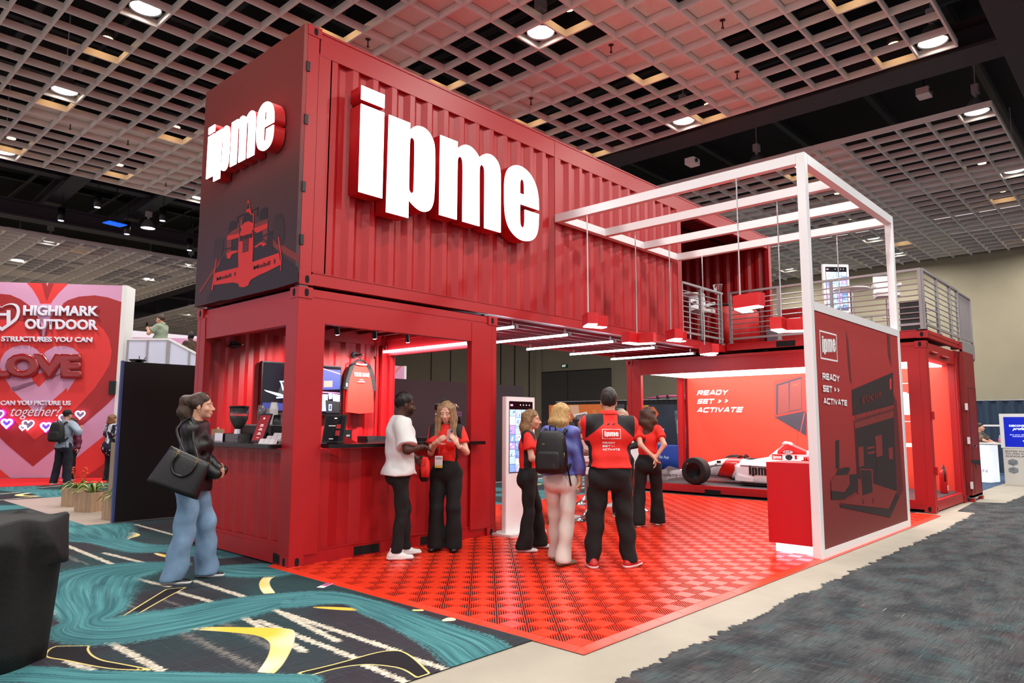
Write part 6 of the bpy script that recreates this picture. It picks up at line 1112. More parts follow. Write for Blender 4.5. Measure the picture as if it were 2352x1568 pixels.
# ---- black cloth bin in the left foreground --------------------------------------------------
t=empty('covered_bin',(-2.76,-1.24,0),0,'black cloth covered bin in the left foreground, cut by the picture edge','bin'); R=[]
rr=random.Random(4)
for z,s,amp in ((.0,.30,.004),(.10,.305,.008),(.3,.325,.01),(.55,.345,.012),(.62,.40,.03),(.66,.405,.03),(.75,.385,.015),(.80,.375,.008),(.815,.36,.006),(.80,.33,.02)):
    P=[]
    for i in range(56):
        a=2*math.pi*i/56; k=1/max(abs(math.cos(a)),abs(math.sin(a)))**.55; w=s*k*.92+amp*math.sin(a*7+z*6)+amp*.6*math.sin(a*13+z*11); zz=z+(.05*math.sin(a*3+1)+.03*math.sin(a*8) if .58<z<.7 else 0)+(.012*math.sin(a*6) if z>.78 else 0)
        P.append((w*math.cos(a),w*math.sin(a),zz))
    R.append(P)
MB().loft(R).build('black_cloth',mat('black_bin_cloth',(.02,.02,.021),.75,bump=(30,.3)),t); t.rotation_euler=(0,0,.5)
t.scale=(1.0,1.0,1.08)
# ---- dark purple printed wall behind the café ----------------------------------------------
def q58(x,z): return (-3.868+(x+3.868)*.9396,1.4714+(z-1.4714)*.9396)
t=empty('printed_wall',(0,5.8,0),0,'long dark purple printed wall with white lettering behind the café container','display wall')
MB().box(4.6,10.0,0,.08,.02,2.43).build('panel',mat('dark_purple_print',(.155,.125,.16),.5,var=(.7,.35)),t); MB().box(4.6,10,-.002,.08,.0,.02).build('kick_strip',WHITEP,t)
fr=((0,0,0),(1,0,0),(0,0,1),(0,-1,0)); x0,z0=q58(7.75,1.862); x1,_=q58(8.44,1.87); _,z1=q58(8,1.945)
ptext('BUILD.',[(x0,z0),(x1,z0),(x0,z1)],fr,PM['w'],t,bold=.03)
PU=mat('print_purple_block',(.42,.30,.46),.6); P=[]
for k in range(8):
    a,b=q58(7.66,1.76-.06*k); P.append(('w' if k%2 else 'p',[(a,b),(a+.10+.03*(k%3),b),(a+.10+.03*(k%3),b-.03),(a,b-.03)]))
for i in range(3):
    for j in range(2):
        a,b=q58(8.33+.075*i,1.76-.07*j); P.append(('p',[(a,b),(a+.055,b),(a+.055,b-.055),(a,b-.055)]))
flat(P,fr,{'w':PM['w'],'p':PU},t,'small_print')
# ---- orange and blue booths at the back ------------------------------------------------------
t=empty('drape_line',(17.9,0,0),0,'black pipe and drape backdrop behind the orange and blue booths','drape'); m=MB()
for k in range(60):
    y=4.8+k*.105; m.prism([(0+.03*(k%2),y,.02),(.03*((k+1)%2),y+.105,.02),(.05+.03*((k+1)%2),y+.105,.02),(.05+.03*(k%2),y,.02)],[(0+.03*(k%2),y,2.30),(.03*((k+1)%2),y+.105,2.30),(.05+.03*((k+1)%2),y+.105,2.30),(.05+.03*(k%2),y,2.30)])
m.build('curtain',mat('black_drape',(.03,.03,.032),.85),t); MB().cyl((.02,4.6,2.30),(.02,11.2,2.30),.03).build('pipe',STEEL,t)
t=empty('orange_backdrop',(17.5,0,0),0,'orange printed backdrop with a hand holding a photograph','display wall')
ob=MB().box(0,.05,8.1,11.2,.05,2.17).build('panel',mat('orange_print',(.80,.40,.13),.6),t); fr=((0,0,0),(0,-1,0),(0,0,1),(-1,0,0))
OM={'s':mat('print_skin',(.85,.66,.54),.6),'w':PM['w'],'n':mat('print_mixed_photo',(.55,.45,.45),.6,var=(14,.8)),'o':mat('print_pale_orange',(.90,.58,.32),.6),'b':mat('print_royal_blue',(.16,.24,.62),.6)}
def yz(px,py): return None
flat([('s',[(-10.2,2.15),(-9.75,2.15),(-9.72,1.85),(-9.85,1.68),(-10.0,1.74),(-10.15,1.95)]),('w',[(-9.97,1.80),(-9.37,1.90),(-9.28,1.36),(-9.90,1.26)]),('n',[(-9.91,1.76),(-9.42,1.84),(-9.35,1.46),(-9.85,1.38)]),('o',[(-9.1,1.95),(-8.95,1.95),(-8.95,1.92),(-9.1,1.92)]),('o',[(-9.1,1.88),(-8.9,1.88),(-8.9,1.85),(-9.1,1.85)]),('o',[(-9.1,1.81),(-8.95,1.81),(-8.95,1.78),(-9.1,1.78)])],fr,OM,ob,'hand_print')
ptext('more',[(-10.35,.98),(-9.0,.98),(-10.35,1.22)],fr,OM['b'],ob,bold=.03)
t=empty('grey_sign',(17.3,7.85,0),0,'small dark grey sign panel at the right of the orange backdrop','sign'); MB().box(0,.04,-.25,.25,1.55,2.15).build('panel',mat('grey_sign_print',(.20,.20,.22),.6),t); MB().box(0,.04,-.02,.02,0,1.55).build('post',STEEL,t); flat([('w',[(-.05-.0,2.0-.08*k),(.18,2.0-.08*k),(.18,1.98-.08*k),(-.05,1.98-.08*k)]) for k in range(5)],((0,0,0),(0,-1,0),(0,0,1),(-1,0,0)),{'w':mat('print_grey_text',(.6,.6,.6),.6)},t,'small_print')
t=empty('flower_poster',(16.5,6.45,0),0,'white poster printed with a colourful petal flower, between two heads','poster'); pb=MB().box(0,.03,-.35,.3,1.25,1.72).build('board',PM['w'],t); MB().box(0,.03,-.03,.0,0,1.25).build('post',STEEL,t)
cols=['1f9a4a','2a57b8','e4572e','f2b632','8c3a9c','d83a6a']; PMx={'p%d'%i:mat('petal_%s'%n,c,.5) for i,(c,n) in enumerate(zip(cols,('green','blue','orange','yellow','purple','pink')))}
P=[]
for i in range(6):
    a=math.pi/3*i+.3; c,s=math.cos(a),math.sin(a); P.append(('p%d'%i,[(.0+.03*c,1.5+.03*s),(.10*c-.06*s,1.5+.10*s+.06*c),(.2*c,1.5+.2*s),(.10*c+.06*s,1.5+.10*s-.06*c)]))
flat(P,((0,0,0),(0,-1,0),(0,0,1),(-1,0,0)),PMx,pb,'flower_print')
t=empty('colour_backdrop',(17.5,0,0),0,'dark blue backdrop printed with a blurred colourful figure, seen through the car container','display wall')
cbk=MB().box(0,.05,4.9,7.7,.05,2.12).build('panel',mat('navy_print',(.10,.13,.20),.6,var=(1.5,.6)),t); fr=((0,0,0),(0,-1,0),(0,0,1),(-1,0,0))
CX={'y':mat('print_yellow',(.80,.62,.16),.6,var=(3,.5)),'o':mat('print_burnt_orange',(.80,.34,.12),.6,var=(5,.5)),'b':mat('print_blue_blur',(.22,.42,.75),.6,var=(6,.6,'b9c4de')),'l':mat('print_pale_blur',(.66,.68,.78),.6,var=(6,.5)),'t':mat('print_teal_grey',(.30,.36,.38),.6,var=(6,.6))}
flat([('y',[(-7.6,2.1),(-6.7,2.1),(-6.85,1.6),(-7.2,1.45),(-7.6,1.7)]),('o',[(-6.95,2.0),(-6.5,2.05),(-6.3,1.8),(-6.45,1.62),(-6.9,1.7)]),('o',[(-7.0,1.6),(-6.4,1.62),(-6.45,1.4),(-6.95,1.36)]),('l',[(-7.2,1.35),(-6.5,1.38),(-6.6,.75),(-7.1,.70)]),('b',[(-6.6,1.38),(-6.1,1.3),(-6.25,.7),(-6.6,.62)]),('b',[(-7.2,.75),(-6.2,.7),(-6.2,.35),(-7.1,.4)]),('l',[(-6.1,.72),(-5.3,.75),(-5.3,.68),(-6.1,.66)]),('t',[(-5.7,1.9),(-5.3,1.95),(-5.25,.8),(-5.6,.8)]),('l',[(-5.6,1.6),(-5.4,1.65),(-5.35,1.2),(-5.6,1.15)])],fr,CX,cbk,'figure_print')
t=empty('prop_arch',(17.92,6.0,2.345),0,'pink and purple strip lying along the top of the black drape','strip'); MB().tube([(0,1.0,.0),(0,.5,.06),(0,0,.075),(0,-.5,.05),(0,-.95,.0)],.03,7).build('strip_body',mat('pink_strip',(.80,.32,.55),.5),t); MB().box(-.05,.05,.55,.62,-.03,.09).box(-.05,.05,.15,.22,-.03,.1).build('clip',BLACK,t)
BLUE=mat('blue_tablecloth',(.07,.20,.55),.7,bump=(8,.15))
def cloth_table(loc,w,d,h,label,txt,sgn):
    t=empty('draped_table',loc,0,label,'table'); R=[]
    for z,k,am in ((0,1.05,.03),(.35,1.02,.02),(h-.03,1.0,.004),(h,.985,0),(h,.9,0)):
        P=[]
        for i in range(48):
            a=2*math.pi*i/48; c,s=math.cos(a),math.sin(a); f=1/max(abs(c),abs(s)); wv=1+am*math.sin(a*12)
            P.append((c*min(f,1.35)*d/2*k*wv,s*min(f,1.35)*w/2*k*wv,z))
        R.append(P)
    MB().loft(R).build('tablecloth',BLUE,t); 
    ptext(txt[0],txt[1],((-d/2*1.09,0,0),(0,-1,0),(0,0,1),(-1,0,0)),mat('print_pale_blue',(.75,.85,.95),.6),t,bold=.0,lift=.01); return t
t=cloth_table((16.6,5.85,.0),1.5,.7,.78,'table in a royal blue cloth with a pale logo, seen through the car container',('Photo Biz App',[(-.0,.34),(.66,.34),(-.0,.46)]),1)
flat([('c',[(-.25,.28),(-.03,.28),(-.03,.52),(-.25,.52)])],((-.385,0,0),(0,-1,0),(0,0,1),(-1,0,0)),{'c':mat('print_cyan_logo',(.35,.70,.80),.5)},t,'square_logo',lift0=.012)
cloth_table((16.7,9.25,.0),1.7,.7,.78,'table in a royal blue cloth before the orange backdrop',('x Biz',[(.0,.42),(.45,.42),(.0,.58)]),1)
t=empty('carton',(16.5,6.25,.785),0,'open cardboard box with white papers on the blue table','box'); MB().box(-.15,.15,-.22,.22,0,.14).build('box_body',mat('cardboard',(.45,.36,.24),.8),t); MB().box(-.13,.13,-.2,.2,.14,.19).build('papers',PM['w'],t)
t=empty('orange_fruit_tray',(16.5,9.3,.785),0,'tray of orange things on the blue table by the orange backdrop','tray'); MB().box(-.15,.15,-.25,.25,0,.03).build('tray_base',BLACK,t)
m=MB()
for i in range(10): m.ball((-.1+.2*((i*37)%10)/10,-.2+.045*i,.07),.045,7,5)
m.build('orange_pieces',mat('orange_piece',(.95,.50,.08),.5),t,kind='stuff')
t=empty('photo_booth_stand',(15.2,8.05,0),0,'slim black stand with a camera head before the orange backdrop','stand'); MB().cyl((0,0,0),(0,0,1.2),.03).build('pole',BLACK,t); MB().rbox(-.05,.05,-.11,.11,1.2,1.46,.02).build('camera_head',mat('grey_device',(.35,.36,.38),.4),t); MB().lathe([(.25,0),(.25,.02),(.03,.04),(.01,.04)]).build('foot',BLACK,t)
t=empty('acrylic_sign',(9.55+.35,1.62,.2),0,'clear acrylic sign with a mountain shaped top on the floor before the race car','sign'); m=MB(); m.prism([(-.01,-.62,0),(.0,.55,0),(.0,.55,.16),(-.003,.2,.32),(-.005,.05,.24),(-.006,-.15,.36),(-.008,-.4,.30),(-.01,-.6,.2)],[(.005,-.62,0),(.015,.55,0),(.015,.55,.16),(.012,.2,.32),(.01,.05,.24),(.009,-.15,.36),(.007,-.4,.30),(.005,-.6,.2)]); m.build('acrylic_sheet',mat('smoky_acrylic',(.75,.75,.76),.08,trans=.75,spec=.5),t)
ptext('MOTIONARTS',[(-.45,.13),(.35,.13),(-.45,.19)],((-.012,0,0),(0,-1,0),(0,0,1),(-1,0,0)),mat('grey_sign_text',(.30,.30,.30),.6),t,bold=.02,lift=.004)
# ---- right edge: curtain, counter, standing sign ---------------------------------------------
t=empty('curtain',(22.0,0,0),0,'dark blue pleated curtain along the rear wall at right','curtain'); m=MB(); V=[];n=150
for i in range(n+1):
    y=-8+i*8.3/n; x=.06*math.sin(i*1.05)+.02*math.sin(i*2.7); V+=[(x,y,.03),(x,y,2.20)]
m.add(V,[(2*i,2*i+2,2*i+3,2*i+1) for i in range(n)],True); m.add([(a+.02,b,c) for a,b,c in V],[(2*i,2*i+2,2*i+3,2*i+1) for i in range(n)],True); m.build('pleated_cloth',mat('navy_curtain',(.15,.22,.30),.8),t); MB().cyl((0,-8.2,2.2),(0,.4,2.2),.025).build('pipe',STEEL,t)
t=empty('white_counter',(18.3,-2.75,0),-.25,'white glowing counter with pale lettering at the right edge','counter'); MB().rbox(-.25,.25,-.42,.5,0,.94,.02,2).build('counter_body',mat('backlit_white',(.95,.96,1),.4,emit=.75,ecol=(.93,.96,1)),t); MB().rbox(-.3,.35,-.95,.55,.97,1.0,.01,2).build('counter_top',WHITEP,t); MB().cyl((.0,-.85,0),(0,-.85,.97),.03).build('leg',STEEL,t)
ptext('KITCHEN',[(-.35,.25),(.35,.25),(-.35,.33)],((-.25,0,0),(0,-1,0),(0,0,1),(-1,0,0)),mat('pale_grey_print',(.62,.66,.74),.5),t,lift=.003)
t=empty('drink_bottle',(18.25,-3.30,1.0),0,'small clear bottle with a pink label on the white counter','bottle'); MB().lathe([(.03,0),(.032,.02),(.032,.12),(.015,.17),(.014,.20),(.005,.2)],n=12).build('bottle_body',mat('clear_plastic',(.85,.9,.97),.1,trans=.7),t); MB().lathe([(.0335,.04),(.0335,.11)],n=12).build('label_band',mat('pink_label',(.85,.30,.48),.5),t)
MB().box(20.6,20.64,-3.6,-1.8,1.42,1.47).build('side_rail',WHITEP,label='thin white rail in front of the dark blue curtain',cat='rail')
t=empty('standing_sign',(17.5,-3.43,0),0,'white framed standing sign with a blue screen at the right picture edge','sign'); MB().rbox(-.03,.03,-1.15,0,.9,1.74,.01,2).build('screen_frame',WHITEP,t); bs=MB().box(-.036,-.03,-1.05,-.09,.93,1.66).build('blue_panel',mat('blue_screen',(.02,.12,.62),.3,emit=.55,ecol=(.02,.13,.70)),t); gp=MB().box(-.02,.02,-1.1,-.03,.0,.9).build('lower_panel',mat('pale_sign_panel',(.76,.75,.72),.5),t)
fr=((-.036,0,0),(0,-1,0),(0,0,1),(-1,0,0)); WS=mat('screen_white_text',(.9,.95,1),.5,emit=.9,ecol=(.9,.95,1))
ptext('DISCOVER YOUR',[(.20,1.42),(.78,1.42),(.20,1.47)],fr,WS,bs,bold=.03); ptext('professional',[(.26,1.32),(.80,1.32),(.26,1.41)],fr,WS,bs,italic=.4,bold=.02); ptext('POWER',[(.6,1.27),(.92,1.27),(.6,1.32)],fr,WS,bs,bold=.03)
ptext('See your Meeting Professional',[(.2,1.21),(.95,1.21),(.2,1.235)],fr,WS,bs); ptext('Adventure Await Begin at',[(.25,1.17),(.9,1.17),(.25,1.195)],fr,WS,bs); ptext('WITS',[(.68,1.03),(.9,1.03),(.68,1.07)],fr,WS,bs,bold=.03); ptext('W',[(.45,1.02),(.62,1.02),(.45,1.09)],fr,WS,bs,bold=.05)
fr=((-.02,0,0),(0,-1,0),(0,0,1),(-1,0,0)); DKT=mat('dark_grey_print',(.30,.30,.32),.6)
ptext('ENTER FOR A CHANCE',[(.08,.80),(.98,.80),(.08,.84)],fr,DKT,gp,bold=.02); ptext('TO WIN A PAIR OF',[(.08,.74),(.75,.74),(.08,.78)],fr,DKT,gp,bold=.02); ptext('SUNGLASSES',[(.08,.68),(.65,.68),(.08,.72)],fr,DKT,gp,bold=.02)
fl=[]
for cx,cz in ((.22,.55),(.22,.36)): fl.append(('g',[(cx+.10*math.cos(2*math.pi*k/12)*(1+.15*(k%2)),cz+.075*math.sin(2*math.pi*k/12)*(1+.15*(k%2))) for k in range(12)]))
for k in range(3): fl.append(('l',[(.45,.60-.1*k),(.95,.60-.1*k),(.95,.585-.1*k),(.45,.585-.1*k)]))
flat(fl,fr,{'g':mat('print_silver_grey',(.45,.48,.50),.5,var=(20,.5)),'l':mat('print_light_grey',(.60,.60,.60),.5)},gp,'sign_print'); ptext('W',[(.8,.06),(1.0,.06),(.8,.15)],fr,DKT,gp,bold=.05)
# small card on the carpet
t=empty('dropped_card',(-.15,-.90,.008),.5,'small white and pink card lying on the carpet at the mat edge','card'); MB().box(-.09,.09,-.035,.035,0,.002).build('card_sheet',PM['w'],t); MB().box(-.02,.085,-.03,.03,.002,.003).build('card_picture',mat('card_pink',(.75,.35,.55),.5,var=(30,.5)),t)
# ---- people ------------------------------------------------------------------------------------
class Sdf:
    def __init__(s,lo,hi,h):
        s.h=h; s.lo=np.array(lo,float); s.n=np.ceil((np.array(hi)-s.lo)/h).astype(int)+1; s.d=np.full(s.n,.3,np.float32)
    def blk(s,lo,hi):
        a=np.clip(np.floor((np.array(lo)-s.lo)/s.h).astype(int),0,s.n-1); b=np.clip(np.ceil((np.array(hi)-s.lo)/s.h).astype(int)+1,1,s.n)
        if (b<=a).any(): return None
        ax=[(s.lo[i]+s.h*np.arange(a[i],b[i])).astype(np.float32) for i in range(3)]
        return tuple(slice(a[i],b[i]) for i in range(3)),ax[0][:,None,None],ax[1][None,:,None],ax[2][None,None,:]
    def cap(s,p0,p1,r0,r1=None,k=.02,flat=None,op='u'):
        r1=r0 if r1 is None else r1; p0,p1=np.array(p0,float),np.array(p1,float); m=max(r0,r1)*(1.0 if flat is None else max(1,flat[1]))+k+.01
        e=p1-p0; L=e@e+1e-9
        def fn(X,Y,Z):
            x,y,z=X-p0[0],Y-p0[1],Z-p0[2]; t=np.clip((x*e[0]+y*e[1]+z*e[2])/L,0,1); x=x-t*e[0]; y=y-t*e[1]; z=z-t*e[2]
            q=x*x+y*y+z*z
            if flat is not None:
                a=flat[0]; c=x*a[0]+y*a[1]+z*a[2]; q=q-c*c+(c/flat[1])**2
            return np.sqrt(q)-(r0+(r1-r0)*t)
        return s.mixin(np.minimum(p0,p1)-m,np.maximum(p0,p1)+m,fn,k,op)
    def ell(s,c,r,k=.02,R=None,op='u'):
        c=np.array(c,float); r=np.array(r,float); m=r.max()+k+.01
        def fn(X,Y,Z):
            x,y,z=X-c[0],Y-c[1],Z-c[2]
            if R is not None: x,y,z=(R[0][0]*x+R[1][0]*y+R[2][0]*z,R[0][1]*x+R[1][1]*y+R[2][1]*z,R[0][2]*x+R[1][2]*y+R[2][2]*z)
            a=np.sqrt((x/r[0])**2+(y/r[1])**2+(z/r[2])**2); b=np.sqrt((x/r[0]**2)**2+(y/r[1]**2)**2+(z/r[2]**2)**2)+1e-9
            return a*(a-1)/b
        return s.mixin(c-m,c+m,fn,k,op)
    def cut(s,p,n):   # keep the side where (x-p).n < 0
        n=np.array(n,float); n/=np.linalg.norm(n); ax=[(s.lo[i]+s.h*np.arange(s.n[i])).astype(np.float32) for i in range(3)]
        f=(ax[0][:,None,None]-p[0])*n[0]+(ax[1][None,:,None]-p[1])*n[1]+(ax[2][None,None,:]-p[2])*n[2]; s.d=np.maximum(s.d,f); return s
    def ripple(s,fn):
        ax=[(s.lo[i]+s.h*np.arange(s.n[i])).astype(np.float32) for i in range(3)]; s.d=s.d+fn(ax[0][:,None,None],ax[1][None,:,None],ax[2][None,None,:]); return s
    def surf(s):
        d=s.d; d[0]=d[-1]=.1; d[:,0]=d[:,-1]=.1; d[:,:,0]=d[:,:,-1]=.1
        g=d<0; n=[k-1 for k in d.shape]; cs=np.zeros(n,np.int8); C8=[(i,j,k) for i in (0,1) for j in (0,1) for k in (0,1)]
        for i,j,k in C8: cs+=g[i:i+n[0],j:j+n[1],k:k+n[2]]
        I=np.argwhere((cs>0)&(cs<8)); idx=np.full(n,-1,np.int32); idx[I[:,0],I[:,1],I[:,2]]=np.arange(len(I))
        P=np.zeros((len(I),3)); N=np.zeros(len(I))
        for a in C8:
            for ax in range(3):
                if a[ax]: continue
                b=list(a); b[ax]=1; va=d[I[:,0]+a[0],I[:,1]+a[1],I[:,2]+a[2]]; vb=d[I[:,0]+b[0],I[:,1]+b[1],I[:,2]+b[2]]; m=(va<0)!=(vb<0)
                t=np.where(m,va/(va-vb+1e-12),0); q=np.repeat(np.array(a,float)[None],len(I),0); q[:,ax]+=t; P[m]+=q[m]; N[m]+=1
        V=s.lo+s.h*(I+P/N[:,None]); F=[]
        for ax in range(3):
            u,v=(ax+1)%3,(ax+2)%3; sl0=[slice(None)]*3; sl1=[slice(None)]*3; sl0[ax]=slice(0,-1); sl1[ax]=slice(1,None)
            E=np.argwhere(g[tuple(sl0)]!=g[tuple(sl1)]); E=E[(E[:,u]>0)&(E[:,v]>0)&(E[:,u]<d.shape[u]-1)&(E[:,v]<d.shape[v]-1)]
            q=[]
            for du,dv in ((-1,-1),(0,-1),(0,0),(-1,0)):
                c=E.copy(); c[:,u]+=du; c[:,v]+=dv; q.append(idx[c[:,0],c[:,1],c[:,2]])
            q=np.stack(q,1); fl=g[tuple(sl0)][E[:,0],E[:,1],E[:,2]]; q[~fl]=q[~fl][:,::-1]; F.append(q)
        F=np.concatenate(F); F=F[(F>=0).all(1)]; return V,F
def _u(s,lo,hi,fn,k,op='u'):
    q=s.blk(lo,hi)
    if q is None: return s
    sl,X,Y,Z=q; b=fn(X,Y,Z); a=s.d[sl]
    if op=='u': h=np.clip(.5+.5*(b-a)/k,0,1); s.d[sl]=b+(a-b)*h-k*h*(1-h)
    elif op=='s': b=-b; h=np.clip(.5-.5*(b-a)/k,0,1); s.d[sl]=b+(a-b)*h+k*h*(1-h)
    else: s.d[sl]=np.maximum(a,b)
    return s
Sdf.mixin=_u
def nv(a): a=np.array(a,float); return a/(np.linalg.norm(a)+1e-9)
def ik(A,T,a,b,hint):
    A,T=np.array(A,float),np.array(T,float); d=T-A; L=np.linalg.norm(d); mx=(a+b)*.995
    if L>mx: T=A+d/L*mx; d=T-A; L=mx
    x=(a*a-b*b+L*L)/(2*L); h=math.sqrt(max(a*a-x*x,0)); u=d/L; n=np.array(hint,float); n=n-u*(n@u); n=nv(n); return A+u*x+n*h,T
def skin(col): 
    n='skin_%02x%02x%02x'%tuple(int(v*255) for v in col)
    if n in MATS: return MATS[n]
    m=mat(n,col,.48,spec=.35); nt=m.node_tree; b=nt.nodes['Principled BSDF']; a=nd(nt,'ShaderNodeAttribute',attribute_name='lip'); mx=nd(nt,'ShaderNodeMix',data_type='RGBA'); nt.links.new(a.outputs['Fac'],mx.inputs[0]); c=lin(col)
    mx.inputs[6].default_value=c; mx.inputs[7].default_value=(c[0]*.78,c[1]*.42,c[2]*.45,1); nt.links.new(mx.outputs[2],b.inputs['Base Color']); b.inputs['Subsurface Weight'].default_value=.0; return m
def hairmat(c1,c2):
    n='hair_'+c1+c2
    return mat(n,c1,.42,spec=.35,var=(26,0,c2),stretch=(3,3,.45),bump=(70,.35))
EYEW=mat('eye_white',(.85,.83,.80),.25); IRIS=mat('eye_dark',(.06,.04,.03),.2)
def frame_head(c,yaw,pitch,tilt=0):
    f=np.array([-math.sin(yaw)*math.cos(pitch),math.cos(yaw)*math.cos(pitch),math.sin(pitch)]); r=np.array([math.cos(yaw),math.sin(yaw),0]); u=np.cross(r,f)
    r,u=r*math.cos(tilt)+u*math.sin(tilt),u*math.cos(tilt)-r*math.sin(tilt); return np.array(c,float),np.stack([r,f,u],1)
POLO=mat('polo_red',(.86,.13,.08),.75,bump=(13,.35,.013)); POLOB=mat('polo_black',(.055,.05,.055),.75)
POLO2=POLO.copy(); POLO2.name='polo_two_tone'; _nt=POLO2.node_tree; _a=nd(_nt,'ShaderNodeAttribute',attribute_name='panel'); _m=nd(_nt,'ShaderNodeMapRange'); _m.inputs[1].default_value=.001; _m.inputs[2].default_value=-.001; _nt.links.new(_a.outputs['Fac'],_m.inputs[0]); _x=nd(_nt,'ShaderNodeMix',data_type='RGBA'); _nt.links.new(_m.outputs[0],_x.inputs[0]); _x.inputs[6].default_value=lin((.86,.13,.08)); _x.inputs[7].default_value=lin((.075,.065,.075)); _nt.links.new(_x.outputs[2],_nt.nodes['Principled BSDF'].inputs['Base Color'])
def person(spec):
    """A person standing at spec['at'] facing heading spec['rz']; local frame: x to the right hand, y forward, z up."""
    g=spec.get; H=g('H',1.72); s=H/1.75; fem=g('fem',True); b=g('bulk',1.0); bely=g('belly',0.); hb=g('h',.011); far=g('far',False)
    root=empty('person',spec['at'],spec['rz'],spec['label'],'person')
    P=np.array([g('px',0.),g('py',0.),.925*s]); sw=(.155 if fem else .18)*s*g('sw',1.); lean=np.array(g('lean',(0,0)))
    C_=P+np.array([lean[0],lean[1],.36*s]); SC=P+np.array([lean[0]*1.25,lean[1]*1.25,.483*s]); tw=g('twist',0.); ct,st=math.cos(tw),math.sin(tw); rx=np.array([ct,st,0]); fy=np.array([-st,ct,0])
    sh=g('shrug',(0,0)); Sd=[SC-rx*sw+np.array([0,0,sh[0]]),SC+rx*sw+np.array([0,0,sh[1]])]    # left, right
    N0=SC+np.array([0,-.012,.04*s]); ho=np.array(g('head_off',(0,.035))); HC_=SC+np.array([lean[0]*.3+ho[0],lean[1]*.3+ho[1],.217*s]); hc,HR=frame_head(HC_,g('hyaw',0.)+0,g('hpitch',0.),g('htilt',0.)); hs=s*g('headk',1.)
    A=lambda p: hc+HR@(np.array(p,float)*hs)
    hipw=(.098 if fem else .09)*s*(1+.5*(b-1)); feet=g('feet',((-.10,0,0),(.10,0,0)))   # (x,y,yaw)
    Hip=[P+np.array([-hipw,0,-.03*s]),P+np.array([hipw,0,-.03*s])]; Ank=[np.array([f[0],f[1],.085*s+ (f[3] if len(f)>3 else 0)]) for f in feet]; Kn=[ik(Hip[i],Ank[i],np.linalg.norm(Hip[i]-Ank[i])*.5025,np.linalg.norm(Hip[i]-Ank[i])*.5025,(0.05*(1 if i else -1),1,0))[0] for i in (0,1)]
    ua,fa=.285*s,.25*s; hands=g('hands',((-.24,.05,.80),(.24,.05,.80))); hints=g('elbow',((-1,-.6,-.2),(1,-.6,-.2))); Wr=[];El=[]
    for i in (0,1):
        e,w=ik(Sd[i],hands[i],ua,fa,hints[i]); El.append(e); Wr.append(w)
    kb=(.165*b if not fem else .150*b)*s
    def torso(S,t,hem=None):
        if fem:
            S.ell(P+np.array([0,-.01,-.03*s]),(.172*b*s+t,.122*b*s+t,.135*s+t),.05); S.ell(P+(C_-P)*.48,(.128*b*s+t,.092*b*s+t+bely,.14*s+t),.06); S.ell(C_+np.array([0,0,-.01]),(.145*b*s+t,.098*b*s+t,.15*s+t),.05)
            for sx in (-1,1): S.ell(C_+rx*sx*.072*s+fy*(.085*s)+np.array([0,0,-.035*s]),np.array([.062,.052,.058])*s*b+t*.6,.035); S.ell(P+np.array([sx*.072*s,-.068*s,-.06*s]),np.array([.080,.062,.085])*s*b+t*.6,.05)
        else:
            S.ell(P+np.array([0,0,-.02*s]),(.158*b*s+t,.118*b*s+t,.135*s+t),.05); S.ell(P+(C_-P)*.45+fy*bely*.6,(.150*b*s+t,.108*b*s+t+bely,.16*s+t),.06); S.ell(C_,(.168*b*s+t,.115*b*s+t,.165*s+t),.05)
            for sx in (-1,1): S.ell(P+np.array([sx*.07*s,-.075*s,-.05*s]),np.array([.08,.065,.085])*s*b+t*.6,.05)
        S.cap(Sd[0]*.9+Sd[1]*.1,Sd[1]*.9+Sd[0]*.1,.058*s*(1+.4*(b-1))+t,None,.05); S.cap(N0+np.array([0,0,.02*s]),Sd[0]+rx*.05*s,.050*s+t*.8,.048*s+t,.04); S.cap(N0+np.array([0,0,.02*s]),Sd[1]-rx*.05*s,.050*s+t*.8,.048*s+t,.04)
    ar=(.043 if fem else .052)*s*g('armk',1.)
    def arm(S,i,t,a=0.,e=1.):
        S.cap(Sd[i],El[i],ar*1.12+t,ar*.86+t,.03); 
        if e>1: S.cap(El[i],Wr[i],ar*.86+t*g('cufft',1),ar*.58+t*g('cufft',1),.025)
    lo=np.array([-.62*s,-.55*s,-.02]); hi=np.array([.62*s,.62*s,H+.12])
    # bare body: one mesh from three grids that meet inside the neck and the wrists
    S=Sdf(lo,hi,hb*(1.15)); torso(S,-.024)
    for i in (0,1):
        arm(S,i,0,0,2); S.cap(Hip[i],Kn[i],.066*s*(1+.5*(b-1)),.045*s,.05); S.cap(Kn[i],Ank[i],.046*s,.034*s,.02)
        S.cap(Ank[i],Ank[i]+np.array([-math.sin(feet[i][2])*.07,math.cos(feet[i][2])*.07,-.05*s]),.028*s,.02*s,.02)
    S.cap(N0-np.array([0,0,.06]),A((0,-.02,-.05)),.052*s*g('neckk',1.),.050*s*g('neckk',1.),.03)
    parts=[S.surf()]
    hh=.0065 if not far else .010; c=hc
    S=Sdf(c-.19*hs,c+.19*hs,hh); Rm=HR
    S.ell(A((0,-.014,.032)),np.array([.074,.094,.088])*hs,.01,Rm); S.ell(A((0,.030,-.045)),np.array([.056,.060,.072])*hs,.035,Rm); S.ell(A((0,.064,-.100)),np.array([.024,.022,.018])*hs,.025,Rm)
    S.cap(A((0,.088,-.002)),A((0,.112,-.036)),.008*hs,.0125*hs,.012); S.ell(A((0,.098,-.043)),np.array([.020,.012,.009])*hs,.010,Rm)
